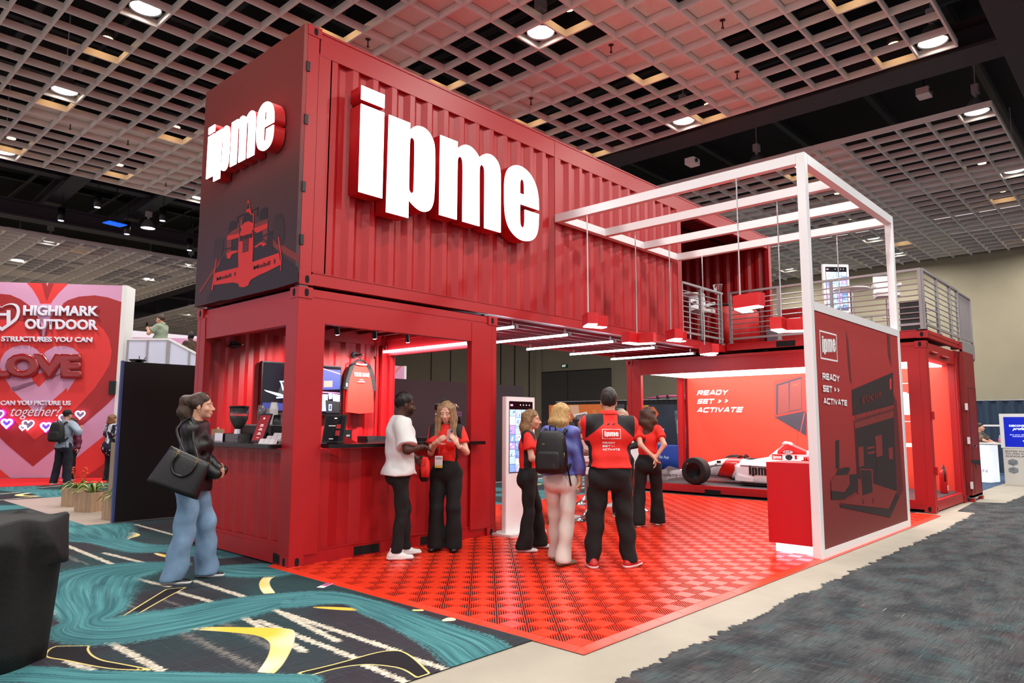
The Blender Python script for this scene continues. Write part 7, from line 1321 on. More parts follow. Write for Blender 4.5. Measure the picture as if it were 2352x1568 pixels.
    for sx in (-1,1):
        S.ell(A((sx*.034,.098,.000)),np.array([.019,.014,.011])*hs,.010,Rm,'s'); S.ell(A((sx*.034,.077,.000)),np.array([.014,.0135,.0125])*hs,.006,Rm); S.ell(A((sx*.036,.077,.022)),np.array([.026,.014,.008])*hs,.012,Rm); S.ell(A((sx*.040,.062,-.034)),np.array([.024,.022,.022])*hs,.02,Rm); S.ell(A((sx*.075,-.006,-.012)),np.array([.010,.020,.032])*hs,.008,Rm)
    S.ell(A((0,.089,-.066)),np.array([.025,.011,.0075])*hs,.008,Rm); S.ell(A((0,.088,-.079)),np.array([.021,.011,.0075])*hs,.008,Rm)
    S.cap(A((0,-.02,-.04)),N0*.45+A((0,-.02,-.05))*.55,.050*s*g('neckk',1.),.051*s*g('neckk',1.),.03)
    parts.append(S.surf()); hv=len(parts[-1][0])
    HD_=g('hand_pose',({},{}))
    for i in (0,1):
        hp=HD_[i]; f=nv(hp.get('f',Wr[i]-El[i])); side=1 if i else -1; n=np.array(hp.get('n',(-side,.0,0.)),float); n=nv(n-f*(n@f)); w=np.cross(n,f)*(1)   # n = palm normal, w = across the palm
        if hp.get('flip'): w=-w
        W_=Wr[i]; k=.95*s*(.92 if fem else 1.03); cu=hp.get('curl',.45); S=Sdf(W_-.23*s,W_+.23*s,.0052 if not far else .009)
        S.cap(W_-f*.05*k,W_+f*.02*k,ar*.60,ar*.56,.02); S.cap(W_+f*.03*k,W_+f*.075*k,.036*k,.040*k,.02,(n,.42))
        for q,(off,L) in enumerate(((.030,.068),(.010,.078),(-.010,.072),(-.029,.056))):
            p=W_+f*.088*k+w*off*k; d=f.copy(); a=cu*(.8+.12*q); seg=(.45,.32,.23); r=.0092*k
            for j in range(3):
                a_=a*(.55+.35*j); d=nv(d*math.cos(a_)+n*math.sin(a_)); e=p+d*L*seg[j]*k; S.cap(p,e,r,r*.9,.005); p=e; r*=.92
        tb=W_+f*.025*k+w*.030*k; td=nv(f*.55+w*.72+n*hp.get('th',.35)); t1=tb+td*.045*k; S.cap(tb,t1,.0155*k,.012*k,.012); td=nv(td*.7+f*.55+n*.25); S.cap(t1,t1+td*.045*k,.0115*k,.009*k,.008)
        parts.append(S.surf())
    V=np.concatenate([q[0] for q in parts]); o=0; F=[]
    for q in parts: F.append(q[1]+o); o+=len(q[0])
    me=npmesh('body',V,np.concatenate(F)); L=(V-hc)@HR/hs
    lip=np.exp(-((L[:,0]/.024)**4+((L[:,2]+.072)/.0125)**4))*(L[:,1]>.075)
    at=me.attributes.new('lip','FLOAT','POINT'); at.data.foreach_set('value',(lip*g('lipk',.7 if fem else .3)).astype(np.float32)); me.materials.append(skin(spec['skin'])); link('body',me,root)
    def part(S,name,m,parent=root):
        V,F=S.surf(); me=npmesh(name,V,F); me.materials.append(m); return link(name,me,parent)
    def place_(mb,name,m,parent=root): return mb.build(name,m,parent)
    # eyes and brows
    if g('face',True):
        for sx in (-1,1):
            e=MB(); e.ball(A((sx*.033,.0795,.000)),.0108*hs,10,8); eo=e.build('eye',EYEW,root); e=MB(); e.ball(A((sx*.033,.0790,.0036 if g('gaze',-.05)>-.3 else -.0015)),.0118*hs,10,8); e.build('lid',skin(spec['skin']),eo); e=MB(); q=A((sx*.033,.0795,.000)); gd=nv(A((sx*.034,1,g('gaze',-.05)))-A((sx*.034,0,0))); e.ball(q+gd*.0058*hs,.0056*hs,8,6); e.build('iris',IRIS,eo)
            lid=MB(); z_=.0 if g('gaze',-.05)>-.3 else -.008; lid.tube([A((sx*.021,.0865,.001+z_*.5)),A((sx*.033,.0905,.0045+z_)),A((sx*.046,.0840,.001+z_*.5))],[.0011*hs,.0016*hs,.0011*hs],5); lid.build('eyelid',mat('lash_dark',(.10,.06,.05),.6),eo)
        m=MB()
        for sx in (-1,1): m.tube([A((sx*.014,.0905,.020)),A((sx*.034,.0905,.0265)),A((sx*.053,.0770,.022))],[.0028*hs,.0033*hs,.0015*hs],5)
        m.build('eyebrows',hairmat(*spec['hair'][1:3]) if 'hair' in spec else BLACK,root)
    wr=lambda amp,f=1.:(lambda X,Y,Z: 1.1*amp*(np.sin(21*f*Z+9*X+3*np.sin(11*Y))*np.sin(13*f*X+5*Z)+.7*np.sin(34*f*Z-15*Y+8*X)))
    # upper clothing
    tops=[]
    for gi,c in enumerate(spec['tops']):
        t=c.get('t',.014); S=Sdf(lo,hi,hb); torso(S,t); hem=c['hem']*s
        if c.get('skirt'): S.ell(P+np.array([0,0,-.06*s]),(kb+t+c['skirt'],.125*b*s+t+c['skirt'],.22*s),.06)
        sl=c.get('sleeve',0)
        for i in (0,1):
            if sl==0: continue
            if sl<1: S.cap(Sd[i],Sd[i]+(El[i]-Sd[i])*sl,ar*1.2+t,ar*1.12+t+.012,.03)
            else:
                S.cap(Sd[i],El[i],ar*1.2+t,ar*.95+t,.03); S.cap(El[i],El[i]+(Wr[i]-El[i])*min(1,sl-1),ar*.95+t,ar*.62+t*c.get('cuff',1.),.025)
        S.cut((0,0,hem),(0,c.get('hemtilt',0),-1)); nz=c.get('neck',.045); S.cut(N0+np.array([0,.0,nz*s]),(0,c.get('vneck',.35),1))
        if sl and sl<1:
            for i in (0,1):
                q=Sd[i]+(El[i]-Sd[i])*sl; d=nv(El[i]-Sd[i]); ax=S.blk(El[i]-.33,El[i]+.33)
                if ax is not None:
                    sl_,X,Y,Z=ax; f=(X-q[0])*d[0]+(Y-q[1])*d[1]+(Z-q[2])*d[2]; rad=np.sqrt((X-q[0])**2+(Y-q[1])**2+(Z-q[2])**2); S.d[sl_]=np.where(rad<ar*1.12+t+.03,np.maximum(S.d[sl_],f),S.d[sl_])
        S.ripple(wr(c.get('fold',.0035),c.get('ff',1.))); S.d[0]=S.d[-1]=.1
        o=part(S,c.get('name','shirt'),c['m'])
        if 'patch' in c:   # contrast panels sewn into the garment
            me=o.data; n=len(me.vertices); co=np.zeros(n*3,np.float32); me.vertices.foreach_get('co',co); q=(co.reshape(-1,3)-SC)/s; v=np.min([f(q[:,0],q[:,1],q[:,2]) for f in c['patch']],0)
            at=me.attributes.new('panel','FLOAT','POINT'); at.data.foreach_set('value',v.astype(np.float32)); me.materials.clear(); me.materials.append(POLO2)
        tops.append(o)
        if c.get('label'): o['label']=c['label']
        if c.get('collar'):
            m=MB(); R=[]
            for z,rr in ((-.005,.066),(.035,.064),(.038,.069),(.0,.074)): R.append([(N0[0]+rr*s*g('neckk',1.)*1.12*math.cos(a),N0[1]+rr*s*g('neckk',1.)*1.08*math.sin(a)+.006,N0[2]+(.045+z+.012*(-math.sin(a)))*s) for a in [2*math.pi*k/20 for k in range(20)]])
            m.loft(R,cap=False); m.build('collar',c['collar'],o)
    # trousers
    c=spec['pants']; S=Sdf(lo,hi,hb); t=c.get('t',.016); kr=c.get('knee',.068)*s; hr=c.get('hemr',.062)*s; hz=c.get('hem',.035)
    S.ell(P+np.array([0,-.005,-.03*s]),((.172 if fem else .160)*b*s+t*.6,(.125)*b*s+t*.5,.14*s),.04); S.ell(P+np.array([0,0,.08*s]),((.140 if fem else .152)*b*s+t*.5,(.098 if fem else .112)*b*s+t*.5+bely*.3,.10*s),.05)
    for sx in (-1,1): S.ell(P+np.array([sx*.072*s,-.064*s,-.065*s]),np.array([.080,.062,.085])*s*b+t*.5,.05)
    for i in (0,1):
        S.cap(Hip[i],Kn[i],(.090*s)*(1+.6*(b-1))+t*.5,kr*(1+.4*(b-1)),.03); an=Ank[i]+np.array([0,.01,-.06*s+hz]); S.cap(Kn[i],an,kr*(1+.4*(b-1)),hr,.02)
    S.cut((0,0,P[2]+c.get('top',.10)*s),(0,0,1)); S.cut((0,0,hz),(0,0,-1)); S.ripple(wr(c.get('fold',.004),.8)); pt=part(S,c.get('name','trousers'),c['m'])
    # shoes
    sc=spec['shoes']
    for i in (0,1):
        x,y,yw=feet[i][:3]; fz=feet[i][3] if len(feet[i])>3 else 0; f=np.array([-math.sin(yw),math.cos(yw),0]); a=np.array([x,y,fz]); k=s*(.93 if fem else 1.03); sz=np.array([0,0,1.])
        def shoe(t):
            S=Sdf(a+np.array([-.2,-.24,-.02]),a+np.array([.2,.26,.17]),.0075 if not far else .012); S.cap(a-f*.045*k+sz*.035*k,a+f*.06*k+sz*.035*k,.040*k+t,.044*k+t,.02); S.cap(a+f*.06*k+sz*.030*k,a+f*.155*k+sz*.026*k,.044*k+t,.034*k+t,.03,(sz,.75)); S.cap(a-f*.02*k+sz*.05*k,a-f*.01*k+sz*(.10*k*sc.get('tall',1)),.042*k+t,.044*k+t,.03); return S
        S=shoe(0.); S.cut((0,0,fz+.022),(0,0,-1)); o=part(S,'shoe',sc['m']); S=shoe(.006); S.cut((0,0,fz+.03),(0,0,1)); S.cut((0,0,fz+.002),(0,0,-1)); part(S,'sole',sc['sole'],o)
    # hair
    if 'hair' in spec:
        kind,c1,c2=spec['hair'][:3]; hm=hairmat(c1,c2); S=Sdf(hc-np.array([.26,.26,.62])*hs,hc+np.array([.26,.26,.22])*hs,.0075 if not far else .012); up=HR[:,2]; fwd=HR[:,1]
        if kind in ('short','fade'):
            tt=.012 if kind=='short' else .010
            S.ell(A((0,-.018,.042)),np.array([.076+tt*.6,.096+tt*.6,.086+tt*(2.2 if kind=='short' else 1.6)])*hs,.01,Rm); S.cut(A((0,.060,.055)),fwd*.8-up*.75)
            S.cut(A((0,0,-.035 if kind=='short' else -.01)),-up*1.+fwd*.45); S.ripple(lambda X,Y,Z:.0035*np.sin(90*X+30*Y)*np.sin(80*Y+50*Z))
        else:
            S.ell(A((0,-.022,.034)),np.array([.086,.102,.096])*hs,.01,Rm)
            if kind=='pony':
                S.cut(A((0,.058,.040)),fwd*.8-up*.62); S.cut(A((0,0,-.055)),-up+fwd*.55)
                p=[A((0,-.085,.050)),A((.0,-.140,.035)),A((.01,-.150,-.05)),A((.0,-.130,-.13)),A((.0,-.115,-.20)),A((0,-.105,-.27))]; rr=[.035,.062,.064,.055,.042,.018]
                for j in range(5): S.cap(p[j],p[j+1],rr[j]*hs,rr[j+1]*hs,.03)
            else:
                Lk=spec['hair'][3]; w=spec['hair'][4] if len(spec['hair'])>4 else 1.
                S.cut(A((0,.062,.060)),fwd*.85-up*.55)
                for j in range(11):
                    an=math.pi*(.04+.92*j/10)+math.pi; x=math.cos(an)*.082*w; y=-.018+math.sin(an)*.085; top=A((x*.95,y,.045)); e=.72+.28*abs(math.sin(j*2.3)); mid=A((x*1.08,y-.012,-.10)); zend=-Lk*e
                    bot=hc+HR@(np.array([x*1.1,y-.004,0])*hs)+np.array([0,0,zend*hs]); r=.030*hs
                    if 1<=j<=9 or True: S.cap(top,mid,r*1.05,r*1.15,.022); S.cap(mid,bot,r*1.15,r*.45,.022)
                if kind=='front':   # long locks falling forward over both shoulders
                    for sx in (-1,1):
                        for q in range(3):
                            x=sx*(.070+.016*q); S.cap(A((x*.8,.045-.02*q,.05)),A((x*1.05,.050-.02*q,-.09)),.022*hs,.028*hs,.02); S.cap(A((x*1.05,.050-.02*q,-.09)),N0+rx*sx*(.085+.02*q)+fy*(.10)+np.array([0,0,-Lk*(1-.1*q)*.62]),.028*hs,.012*hs,.02)
                S.cut(A((0,.088,0)),fwd)if kind!='front' else None
            wv=spec['hair'][5] if len(spec['hair'])>5 else (.9 if kind=='pony' else 0.)
            S.ripple(lambda X,Y,Z:.0032*np.sin(70*np.arctan2(Y-hc[1],X-hc[0])*.35*2+Z*(9+wv*26)+2*np.sin(Z*14))+.0025*np.sin(48*np.arctan2(Y-hc[1],X-hc[0])+Z*7)+wv*.006*np.sin(Z*42+3*np.arctan2(Y-hc[1],X-hc[0])))
            # keep the face free
            S.ell(A((0,.105,-.035)),np.array([.054,.085,.100])*hs,.012,Rm,'s')
        part(S,'hair',hm)
    spec['_']=dict(tops=tops,root=root,A=A,Sd=Sd,El=El,Wr=Wr,P=P,C=C_,N0=N0,HR=HR,hc=hc,s=s,hs=hs,fy=fy,rx=rx,Ank=Ank)
    return spec['_']

from mathutils.bvhtree import BVHTree
def decal(o,s,P,material,dirn=(0,1,0),bold=.02,name='lettering',shape=None,lift=.004):
    """Flat print laid onto a garment: P = lower left, lower right, upper left (x,z) in the person's frame, thrown along dirn."""
    me=o.data; bv=BVHTree.FromPolygons([v.co for v in me.vertices],[list(p.vertices) for p in me.polygons]); d=Vector(dirn)
    a,b,c=[np.array(q,float) for q in P]
    if shape is not None: t=np.array(shape,float); F=[list(range(len(t)))]; zz=[0]*len(t)
    else:
        m=txtmesh(s,0,bold); n=len(m.vertices); co=np.zeros(n*3,np.float32); m.vertices.foreach_get('co',co); zz=co.reshape(-1,3)[:,2]*5e-5; zz=zz.tolist(); co=co.reshape(-1,3)[:,:2]; lo,hi=co.min(0),co.max(0); t=(co-lo)/(hi-lo); F=[list(p.vertices) for p in m.polygons]
    V=[]
    for q in t:
        uv=a+q[0]*(b-a)+q[1]*(c-a); st=Vector((uv[0],0,uv[1]))-d*1.0 if abs(d.y)>.5 else Vector((0,uv[0],uv[1]))-d
        h=bv.ray_cast(st,d); V.append(tuple((h[0] if h[0] is not None else st+d)-d*lift))
    x=bpy.data.meshes.new(name); x.from_pydata(V,[],F); x.materials.append(material); return link(name,x,o)
# ---- the people in the hall and what they carry -------------------------------------------------
def shift(at,rz,dx,dy,z=0): c,s=math.cos(rz),math.sin(rz); return (at[0]+c*dx-s*dy,at[1]+s*dx+c*dy,z)
R_=math.radians
POLO=mat('polo_red',(.86,.13,.08),.75,bump=(13,.35,.013)); POLOB=mat('polo_black',(.055,.05,.055),.75); BLKT=mat('black_trousers',(.022,.022,.024),.85,bump=(13,.35,.013)); WSH=mat('white_overshirt',(.84,.84,.83),.8,bump=(13,.35,.013)); LEA=mat('black_leather_jacket',(.028,.027,.03),.42,bump=(13,.35,.013)); DENIM=mat('light_blue_denim',(.45,.57,.68),.85,bump=(13,.35,.013),var=(9,.18)); WJ=mat('off_white_jeans',(.80,.77,.73),.85,bump=(13,.35,.013),var=(7,.1)); BLU=mat('periwinkle_blouse',(.36,.40,.70),.45,bump=(13,.35,.013),var=(6,.2)); DJ=mat('dark_jeans',(.07,.09,.14),.85)
WSOLE=mat('white_sole',(.85,.85,.84),.5); WSHOE=mat('white_sneaker',(.84,.84,.83),.5); BSHOE=mat('black_shoe',(.03,.03,.032),.5); TAN=mat('tan_suede',(.48,.40,.31),.85); GSOLE=mat('gum_sole',(.45,.38,.30),.7); RSHOE=mat('red_sneaker',(.70,.06,.06),.45)
SK1=(.80,.60,.50); SK2=(.27,.16,.11); SK3=(.82,.64,.55)
MX=np.maximum
yoke=lambda x,y,z: MX(MX(.055-np.abs(x),np.abs(x)-.20),-(z+.015+.65*(np.abs(x)-.055)))
side=lambda x,y,z: MX(MX(.105-np.abs(x),np.abs(y)-.05),z+.16)
yokem=lambda x,y,z: MX(MX(.070-np.abs(x),np.abs(x)-.245),-(z-.0+.85*(np.abs(x)-.070)))
sidem=lambda x,y,z: MX(MX(.16-np.abs(x),np.abs(y)-.055),z+.17)
SP={}
# 1 woman with the tote bag
rz=R_(-132.2); at=shift((-1.0,.08),rz,-.16,-.02)
SP['tote']=person(dict(at=at,rz=rz,H=1.75,label='woman in a black leather jacket and pale jeans at the end counter',skin=SK1,bulk=1.03,feet=((-.17,.10,-.05),(.13,-.10,-.05)),py=-.0,lean=(0,.0),
 hands=((-.06,.235,1.01),(.07,.225,.99)),elbow=((-.5,-1,-.2),(.6,-1,-.2)),hand_pose=({'f':(.8,.4,-.1),'curl':.7},{'f':(-.8,.45,-.2),'curl':.7}),hair=('pony','4a3629','221812'),head_off=(0,.045),hyaw=0,hpitch=.02,
 tops=[dict(name='jacket',m=LEA,t=.026,hem=.83,sleeve=1.97,skirt=.01,fold=.007,cuff=1.1,neck=.06)],pants=dict(name='jeans',m=DENIM,t=.018,knee=.092,hemr=.105,hem=.035,fold=.007),shoes=dict(m=BSHOE,sole=WSOLE)))
d=SP['tote']; m=MB(); e=d['A']((.083,-.004,-.052)); m.tube([e+np.array([.004*0,.012*math.cos(a),.014*math.sin(a)-.006]) for a in [2*math.pi*k/10 for k in range(10)]],.0022,5,True); m.build('earring',mat('gold',(.75,.58,.30),.25,1),d['root'])
bl=mat('black_bag_leather',(.030,.030,.032),.42,bump=(90,.15))
t=empty('tote_bag',shift(at,rz,.38,-.04,.875),rz,'large black leather tote bag hanging from the shoulder of the leather jacket woman','bag')
R=[]   # local: y along the bag length, z up, x thickness
for k in range(9):
    u=k/8; hl=.235-.045*u; th=.085*(1-u)**.7+.012; zz=.335*u; n=20; P=[]
    for i in range(n):
        a=2*math.pi*i/n; P.append((th*math.copysign(abs(math.cos(a))**.7,math.cos(a)),hl*math.copysign(abs(math.sin(a))**.5,math.sin(a)),zz+.012*math.sin(a*2)*(1-u)))
    R.append(P)
o=MB().loft(R).build('bag_body',bl,t)
bm=Matrix.Translation(t.location)@Matrix.Rotation(rz,4,'Z')@Matrix.Rotation(R_(-24),4,'X'); bi=bm.inverted(); pw=Matrix.Translation(Vector(at))@Matrix.Rotation(rz,4,'Z')
sd=d['Sd'][1]; shp=[bi@(pw@Vector(q)) for q in (sd+np.array([.085,.065,-.10]),sd+np.array([.03,.03,.088]),sd+np.array([-.02,-.03,.092]),sd+np.array([.05,-.10,.0]))]
hp=[(0,.075,.33)]+[tuple(q) for q in shp]+[(0,-.06,.33)]
MB().tube([tuple(q) for q in catmull(hp,.03)],.012,7).build('handle',bl,t)
hp=[(.055,-.09,.30),(.075,-.095,.22),(.085,-.045,.15),(.085,.045,.15),(.075,.095,.22),(.055,.09,.30)]
MB().tube([tuple(q) for q in catmull(hp,.03)],.012,7).build('handle',bl,t)
for xx in (.0,.055):
    for y in (-.09,.09): MB().tube([(xx,y+.012*math.cos(a),.315+.014*math.sin(a)) for a in [2*math.pi*k/8 for k in range(8)]],.004,5,True).build('buckle',mat('gold',(.75,.58,.30),.25,1),t)
for y in (-.18,.18): MB().ball((.012,y,.33),.006,6,4).build('rivet',MATS['gold'],t)
t.rotation_euler=(R_(-24),0,rz)
# 2 man in white
rz=R_(-119.2); at=shift((1.02,-.44),rz,-.08,.02,.02)
SP['white']=person(dict(at=at,rz=rz,H=1.775,fem=False,label='man in a loose white short sleeved shirt and black trousers talking at the side counter',skin=SK2,bulk=1.06,feet=((-.17,.10,.1),(.09,-.04,-.15)),
 hands=((-.13,.20,1.06),(.13,.23,1.19)),elbow=((-1,-.7,-.3),(.75,-.8,-.3)),hand_pose=({'f':(.2,.6,-.6),'curl':.9},{'f':(-.85,.5,.05),'n':(0,-.3,-1),'curl':.5}),hair=('fade','17110f','0c0908'),hyaw=.05,hpitch=-.06,head_off=(0,.05),neckk=1.12,headk=1.02,
 tops=[dict(m=WSH,t=.034,hem=.875,sleeve=.82,skirt=.02,fold=.008,ff=.7,neck=.055)],pants=dict(m=BLKT,t=.012,knee=.064,hemr=.062,hem=.07),shoes=dict(m=WSHOE,sole=WSOLE)))
d=SP['white']; S=Sdf(d['hc']-.16,d['hc']+.16,.007); A=d['A']; S.ell(A((0,.033,-.055)),np.array([.0605,.0645,.070]),.01,d['HR']); S.cap(A((0,.085,-.052)),A((0,.088,-.054)),.016,.016,.01); S.cut(A((0,.09,-.048)),d['HR'][:,2]+.30*d['HR'][:,1]); S.cut(A((0,.004,0)),-d['HR'][:,1]); S.ell(A((0,.112,-.071)),np.array([.024,.030,.011]),.006,d['HR'],'s'); V,F=S.surf(); me=npmesh('beard',V,F); me.materials.append(hairmat('17110f','0c0908')); link('beard',me,d['root'])
w=d['Wr'][1]; m=MB(); f=nv(d['Wr'][1]-d['El'][1]); a_=nv(np.cross(f,[0,0,1])); b_=np.cross(a_,f); m.tube([w-f*.015+(a_*math.cos(q)+b_*math.sin(q))*.036 for q in [2*math.pi*k/14 for k in range(14)]],.009,6,True); m.build('watch_strap',BLACK,d['root'])
t=empty('held_garment',shift(at,rz,-.10,.30,.82),rz,'red and black cap or shirt hanging from the hand of the man in white','garment'); R=[]
for z,a,b2 in ((0,.05,.035),(.05,.085,.05),(.14,.075,.055),(.22,.05,.05),(.27,.03,.03)): R.append([(a*math.cos(q)*(1+.12*math.sin(5*q)),b2*math.sin(q)*(1+.12*math.sin(5*q)),z) for q in [2*math.pi*k/22 for k in range(22)]])
MB().loft(R[1:]).build('red_cloth',POLO,t); MB().loft([[(x*1.04-.012,y*1.04,z) for x,y,z in r] for r in R[:3]]).build('black_brim',POLOB,t)
# 3 woman with the phone
rz=R_(124.8); at=shift((1.74,-.40),rz,0.,-.03,.02)
SP['phone']=person(dict(at=at,rz=rz,H=1.70,label='long haired blonde woman in a red polo looking down at her phone',skin=SK3,feet=((-.10,.0,.15),(.10,.02,-.2)),
 hands=((-.185,.27,1.215),(.055,.27,1.235)),elbow=((-.45,-.5,-1),(.45,-.5,-1)),hand_pose=({'f':(.45,.25,.75),'n':(.75,-.5,-.1),'curl':.5},{'f':(-.75,.35,.45),'n':(-.5,-.75,.3),'curl':.5}),hair=('front','a3835c','6b4f36',.42,1.02),hyaw=.05,hpitch=-.30,gaze=-.5,head_off=(0,.05),
 tops=[dict(name='polo',m=POLO,patch=(yoke,side),t=.013,hem=.99,sleeve=.62,neck=.05)],pants=dict(m=BLKT,t=.016,knee=.085,hemr=.105,hem=.03,top=.14),shoes=dict(m=BSHOE,sole=BLACK)))
d=SP['phone']
t=empty('phone',shift(at,rz,-.108,.298,1.275),rz+.15,'pink smartphone held in both hands of the long haired blonde woman','phone'); m=MB(); m.T=Matrix.Rotation(.45,4,'X'); m.rbox(-.038,.038,-.005,.005,-.02,.135,.012,3,1); m.build('case',mat('pink_phone',(.62,.36,.36),.4),t); m=MB(); m.T=Matrix.Rotation(.45,4,'X'); m.rbox(-.034,.034,-.0075,-.005,-.015,.13,.01,3,1); m.build('phone_screen',mat('phone_glass',(.05,.05,.06),.1),t); m=MB(); m.T=Matrix.Rotation(.45,4,'X'); m.rbox(-.03,.0,.005,.008,.095,.128,.008,3,1); m.build('camera_bump',BLACK,t)
t=empty('name_badge',shift(at,rz,.055,.155,1.02),rz,'white name badge with yellow foot hanging on a red lanyard','badge'); MB().rbox(-.045,.045,-.002,.002,-.06,.075,.006,2,1).build('badge_card',WHITEP,t); MB().box(-.044,.044,.002,.003,-.058,-.035).build('yellow_band',mat('badge_yellow',(.85,.72,.15),.5),t); MB().box(-.038,.038,.002,.003,.035,.06).build('badge_print',mat('print_grey_text',(.6,.6,.6)),t)
Lp=[(.0,.0,.075),(-.012,-.02,.16),(-.05,-.03,.28),(-.09,-.055,.36)]; Lq=[(.0,.0,.075),(.0,-.015,.16),(.01,-.03,.28),(.03,-.06,.37)]
m=MB()
for L in (Lp,Lq): m.tube(L,.006,6)
m.build('lanyard',mat('lanyard_red',(.80,.12,.12),.6),t)
w=d['Wr'][0]; f=nv(d['Wr'][0]-d['El'][0]); a_=nv(np.cross(f,[0,0,1])); b_=np.cross(a_,f); m=MB(); m.tube([w-f*.012+(a_*math.cos(q)+b_*math.sin(q))*.029 for q in [2*math.pi*k/14 for k in range(14)]],.008,6,True); m.build('smart_watch',BLACK,d['root'])
# 4 woman at the kiosk
rz=R_(-140); at=shift((2.36,-1.15),rz,-.06,-.02,.02)
SP['w3']=person(dict(at=at,rz=rz,H=1.61,label='wavy blonde woman in a red polo and black flared trousers beside the kiosk, facing right',skin=SK1,bulk=1.05,feet=((-.20,.12,-.1),(.08,-.05,-.1)),hands=((-.08,.20,.98),(.10,.22,.98)),elbow=((-1,-.8,-.3),(1,-.8,-.3)),
 hair=('long','9c7b52','5d4530',.36,1.08,.5),hyaw=-.10,hpitch=-.05,head_off=(0,.045),tops=[dict(name='polo',m=POLO,patch=(yoke,side),t=.016,hem=1.0,sleeve=.62)],pants=dict(m=BLKT,t=.008,knee=.068,hemr=.105,hem=.03),shoes=dict(m=WSHOE,sole=WSOLE)))
d=SP['w3']; MB().ball(d['A']((.083,.0,-.055)),(.006,.006,.012),6,5).build('earring',WHITE,d['root'])
# 5 woman with the backpack
rz=R_(-72.2); at=shift((2.05,-1.80),rz,.03,.04,.02)
SP['blue']=person(dict(at=at,rz=rz,H=1.665,label='straight blonde woman in a periwinkle blouse and white trousers wearing a black backpack',skin=SK1,feet=((-.11,.14,.05),(.07,-.12,-.55)),hands=((-.22,.12,.86),(.215,.03,.80)),elbow=((-1,-.5,0),(1,-.5,0)),hand_pose=({'curl':.5},{'f':(-.05,.15,-1),'curl':.55}),
 hair=('long','c9a56c','93703f',.27,1.05),hyaw=-.35,hpitch=-.18,head_off=(.01,.045),tops=[dict(name='blouse',m=BLU,t=.027,hem=.95,sleeve=1.95,cuff=1.3,fold=.008)],pants=dict(m=WJ,t=.012,knee=.078,hemr=.085,hem=.035,fold=.006),shoes=dict(m=TAN,sole=GSOLE)))
def backpack(loc,rz,label,k=1.,m_=None,trim=True,straps=True):
    t=empty('backpack',loc,rz,label,'backpack'); M_=m_ or mat('black_nylon',(.026,.026,.028),.6,bump=(60,.15)); R=[]
    for z,w,dp in ((0,.13,.07),(.02,.150,.088),(.12,.155,.095),(.25,.148,.085),(.33,.135,.075),(.38,.115,.06),(.405,.08,.035)):
        R.append([(w*k*math.copysign(abs(math.cos(a))**.55,math.cos(a)),-.085*k-dp*k*math.copysign(abs(math.sin(a))**.6,math.sin(a))+.0,z*k) for a in [2*math.pi*i/28 for i in range(28)]])
    MB().loft(R).build('pack_body',M_,t)
    P=[]
    for z,w in ((.03,.115),(.06,.125),(.18,.122),(.21,.10)): P.append([(w*k*math.copysign(abs(math.cos(a))**.5,math.cos(a)),-.17*k-.028*k*math.copysign(abs(math.sin(a))**.6,math.sin(a)),z*k) for a in [2*math.pi*i/20 for i in range(20)]])
    MB().loft(P).build('front_pocket',M_,t)
    MB().tube([(-.03*k,-.05*k,.40*k),(-.03*k,-.05*k,.45*k),(.03*k,-.05*k,.45*k),(.03*k,-.05*k,.40*k)],.008*k,6).build('grab_handle',M_,t)
    if trim:
        g=mat('brass_zip',(.62,.52,.30),.35,.8)
        MB().tube([(.145*k,-.13*k,.06*k),(.147*k,-.125*k,.2*k)],.004,5).build('zip',g,t); MB().tube([(.07*k,-.196*k,.06*k),(.05*k,-.19*k,.2*k)],.004,5).build('zip',g,t); MB().tube([(.12*k,-.10*k,.27*k),(.125*k,-.13*k,.34*k)],.004,5).build('zip',g,t); MB().box(-.06*k,-.035*k,-.175*k,-.171*k,.275*k,.285*k).build('logo_plate',g,t)
    if straps:
        for sx in (-1,1): MB().tube([(sx*.09*k,-.01,.36*k),(sx*.105*k,.03,.415*k),(sx*.115*k,.10,.385*k),(sx*.125*k,.17,.30*k),(sx*.13*k,.14,.12*k),(sx*.13*k,.0,.03*k)],.017*k,6).build('strap',M_,t)
        MB().bar((.135*k,-.02,.08*k),(.16*k,.02,-.12*k),.022,.006).build('loose_strap',M_,t)
    return t
backpack(shift(at,rz,-.015,-.125,.955),rz,'black nylon backpack with brass zips worn over the periwinkle blouse',1.08)
# 6 man with the ipme shirt
rz=R_(-47.2); at=shift((2.36,-2.33),rz,-.06,-.06,.02)
SP['ipme']=person(dict(at=at,rz=rz,H=1.80,fem=False,label='broad man seen from behind in a red ipme team shirt with his arms crossed',skin=(.74,.54,.44),bulk=1.24,belly=.03,sw=1.12,armk=1.15,neckk=1.15,feet=((-.19,-.04,.12),(.19,-.01,-.75)),hands=((.10,.27,1.20),(-.10,.25,1.16)),elbow=((-1,.1,-.5),(1,.1,-.5)),
 hair=('short','2e2622','171210'),head_off=(0,.03),hpitch=-.03,face=True,tops=[dict(m=POLO,patch=(yokem,sidem),t=.024,hem=.975,sleeve=.86,fold=.009,ff=.6,neck=.05,skirt=.012,collar=POLO)],
 pants=dict(m=BLKT,t=.020,knee=.082,hemr=.075,hem=.05,top=.06,fold=.008),shoes=dict(m=RSHOE,sole=WSOLE)))
o=SP['ipme']['tops'][0]; W_=PM['w']; fl=[(.0,1.40)]
decal(o,'ipme',[(-.072,1.315),(.072,1.315),(-.072,1.372)],W_)
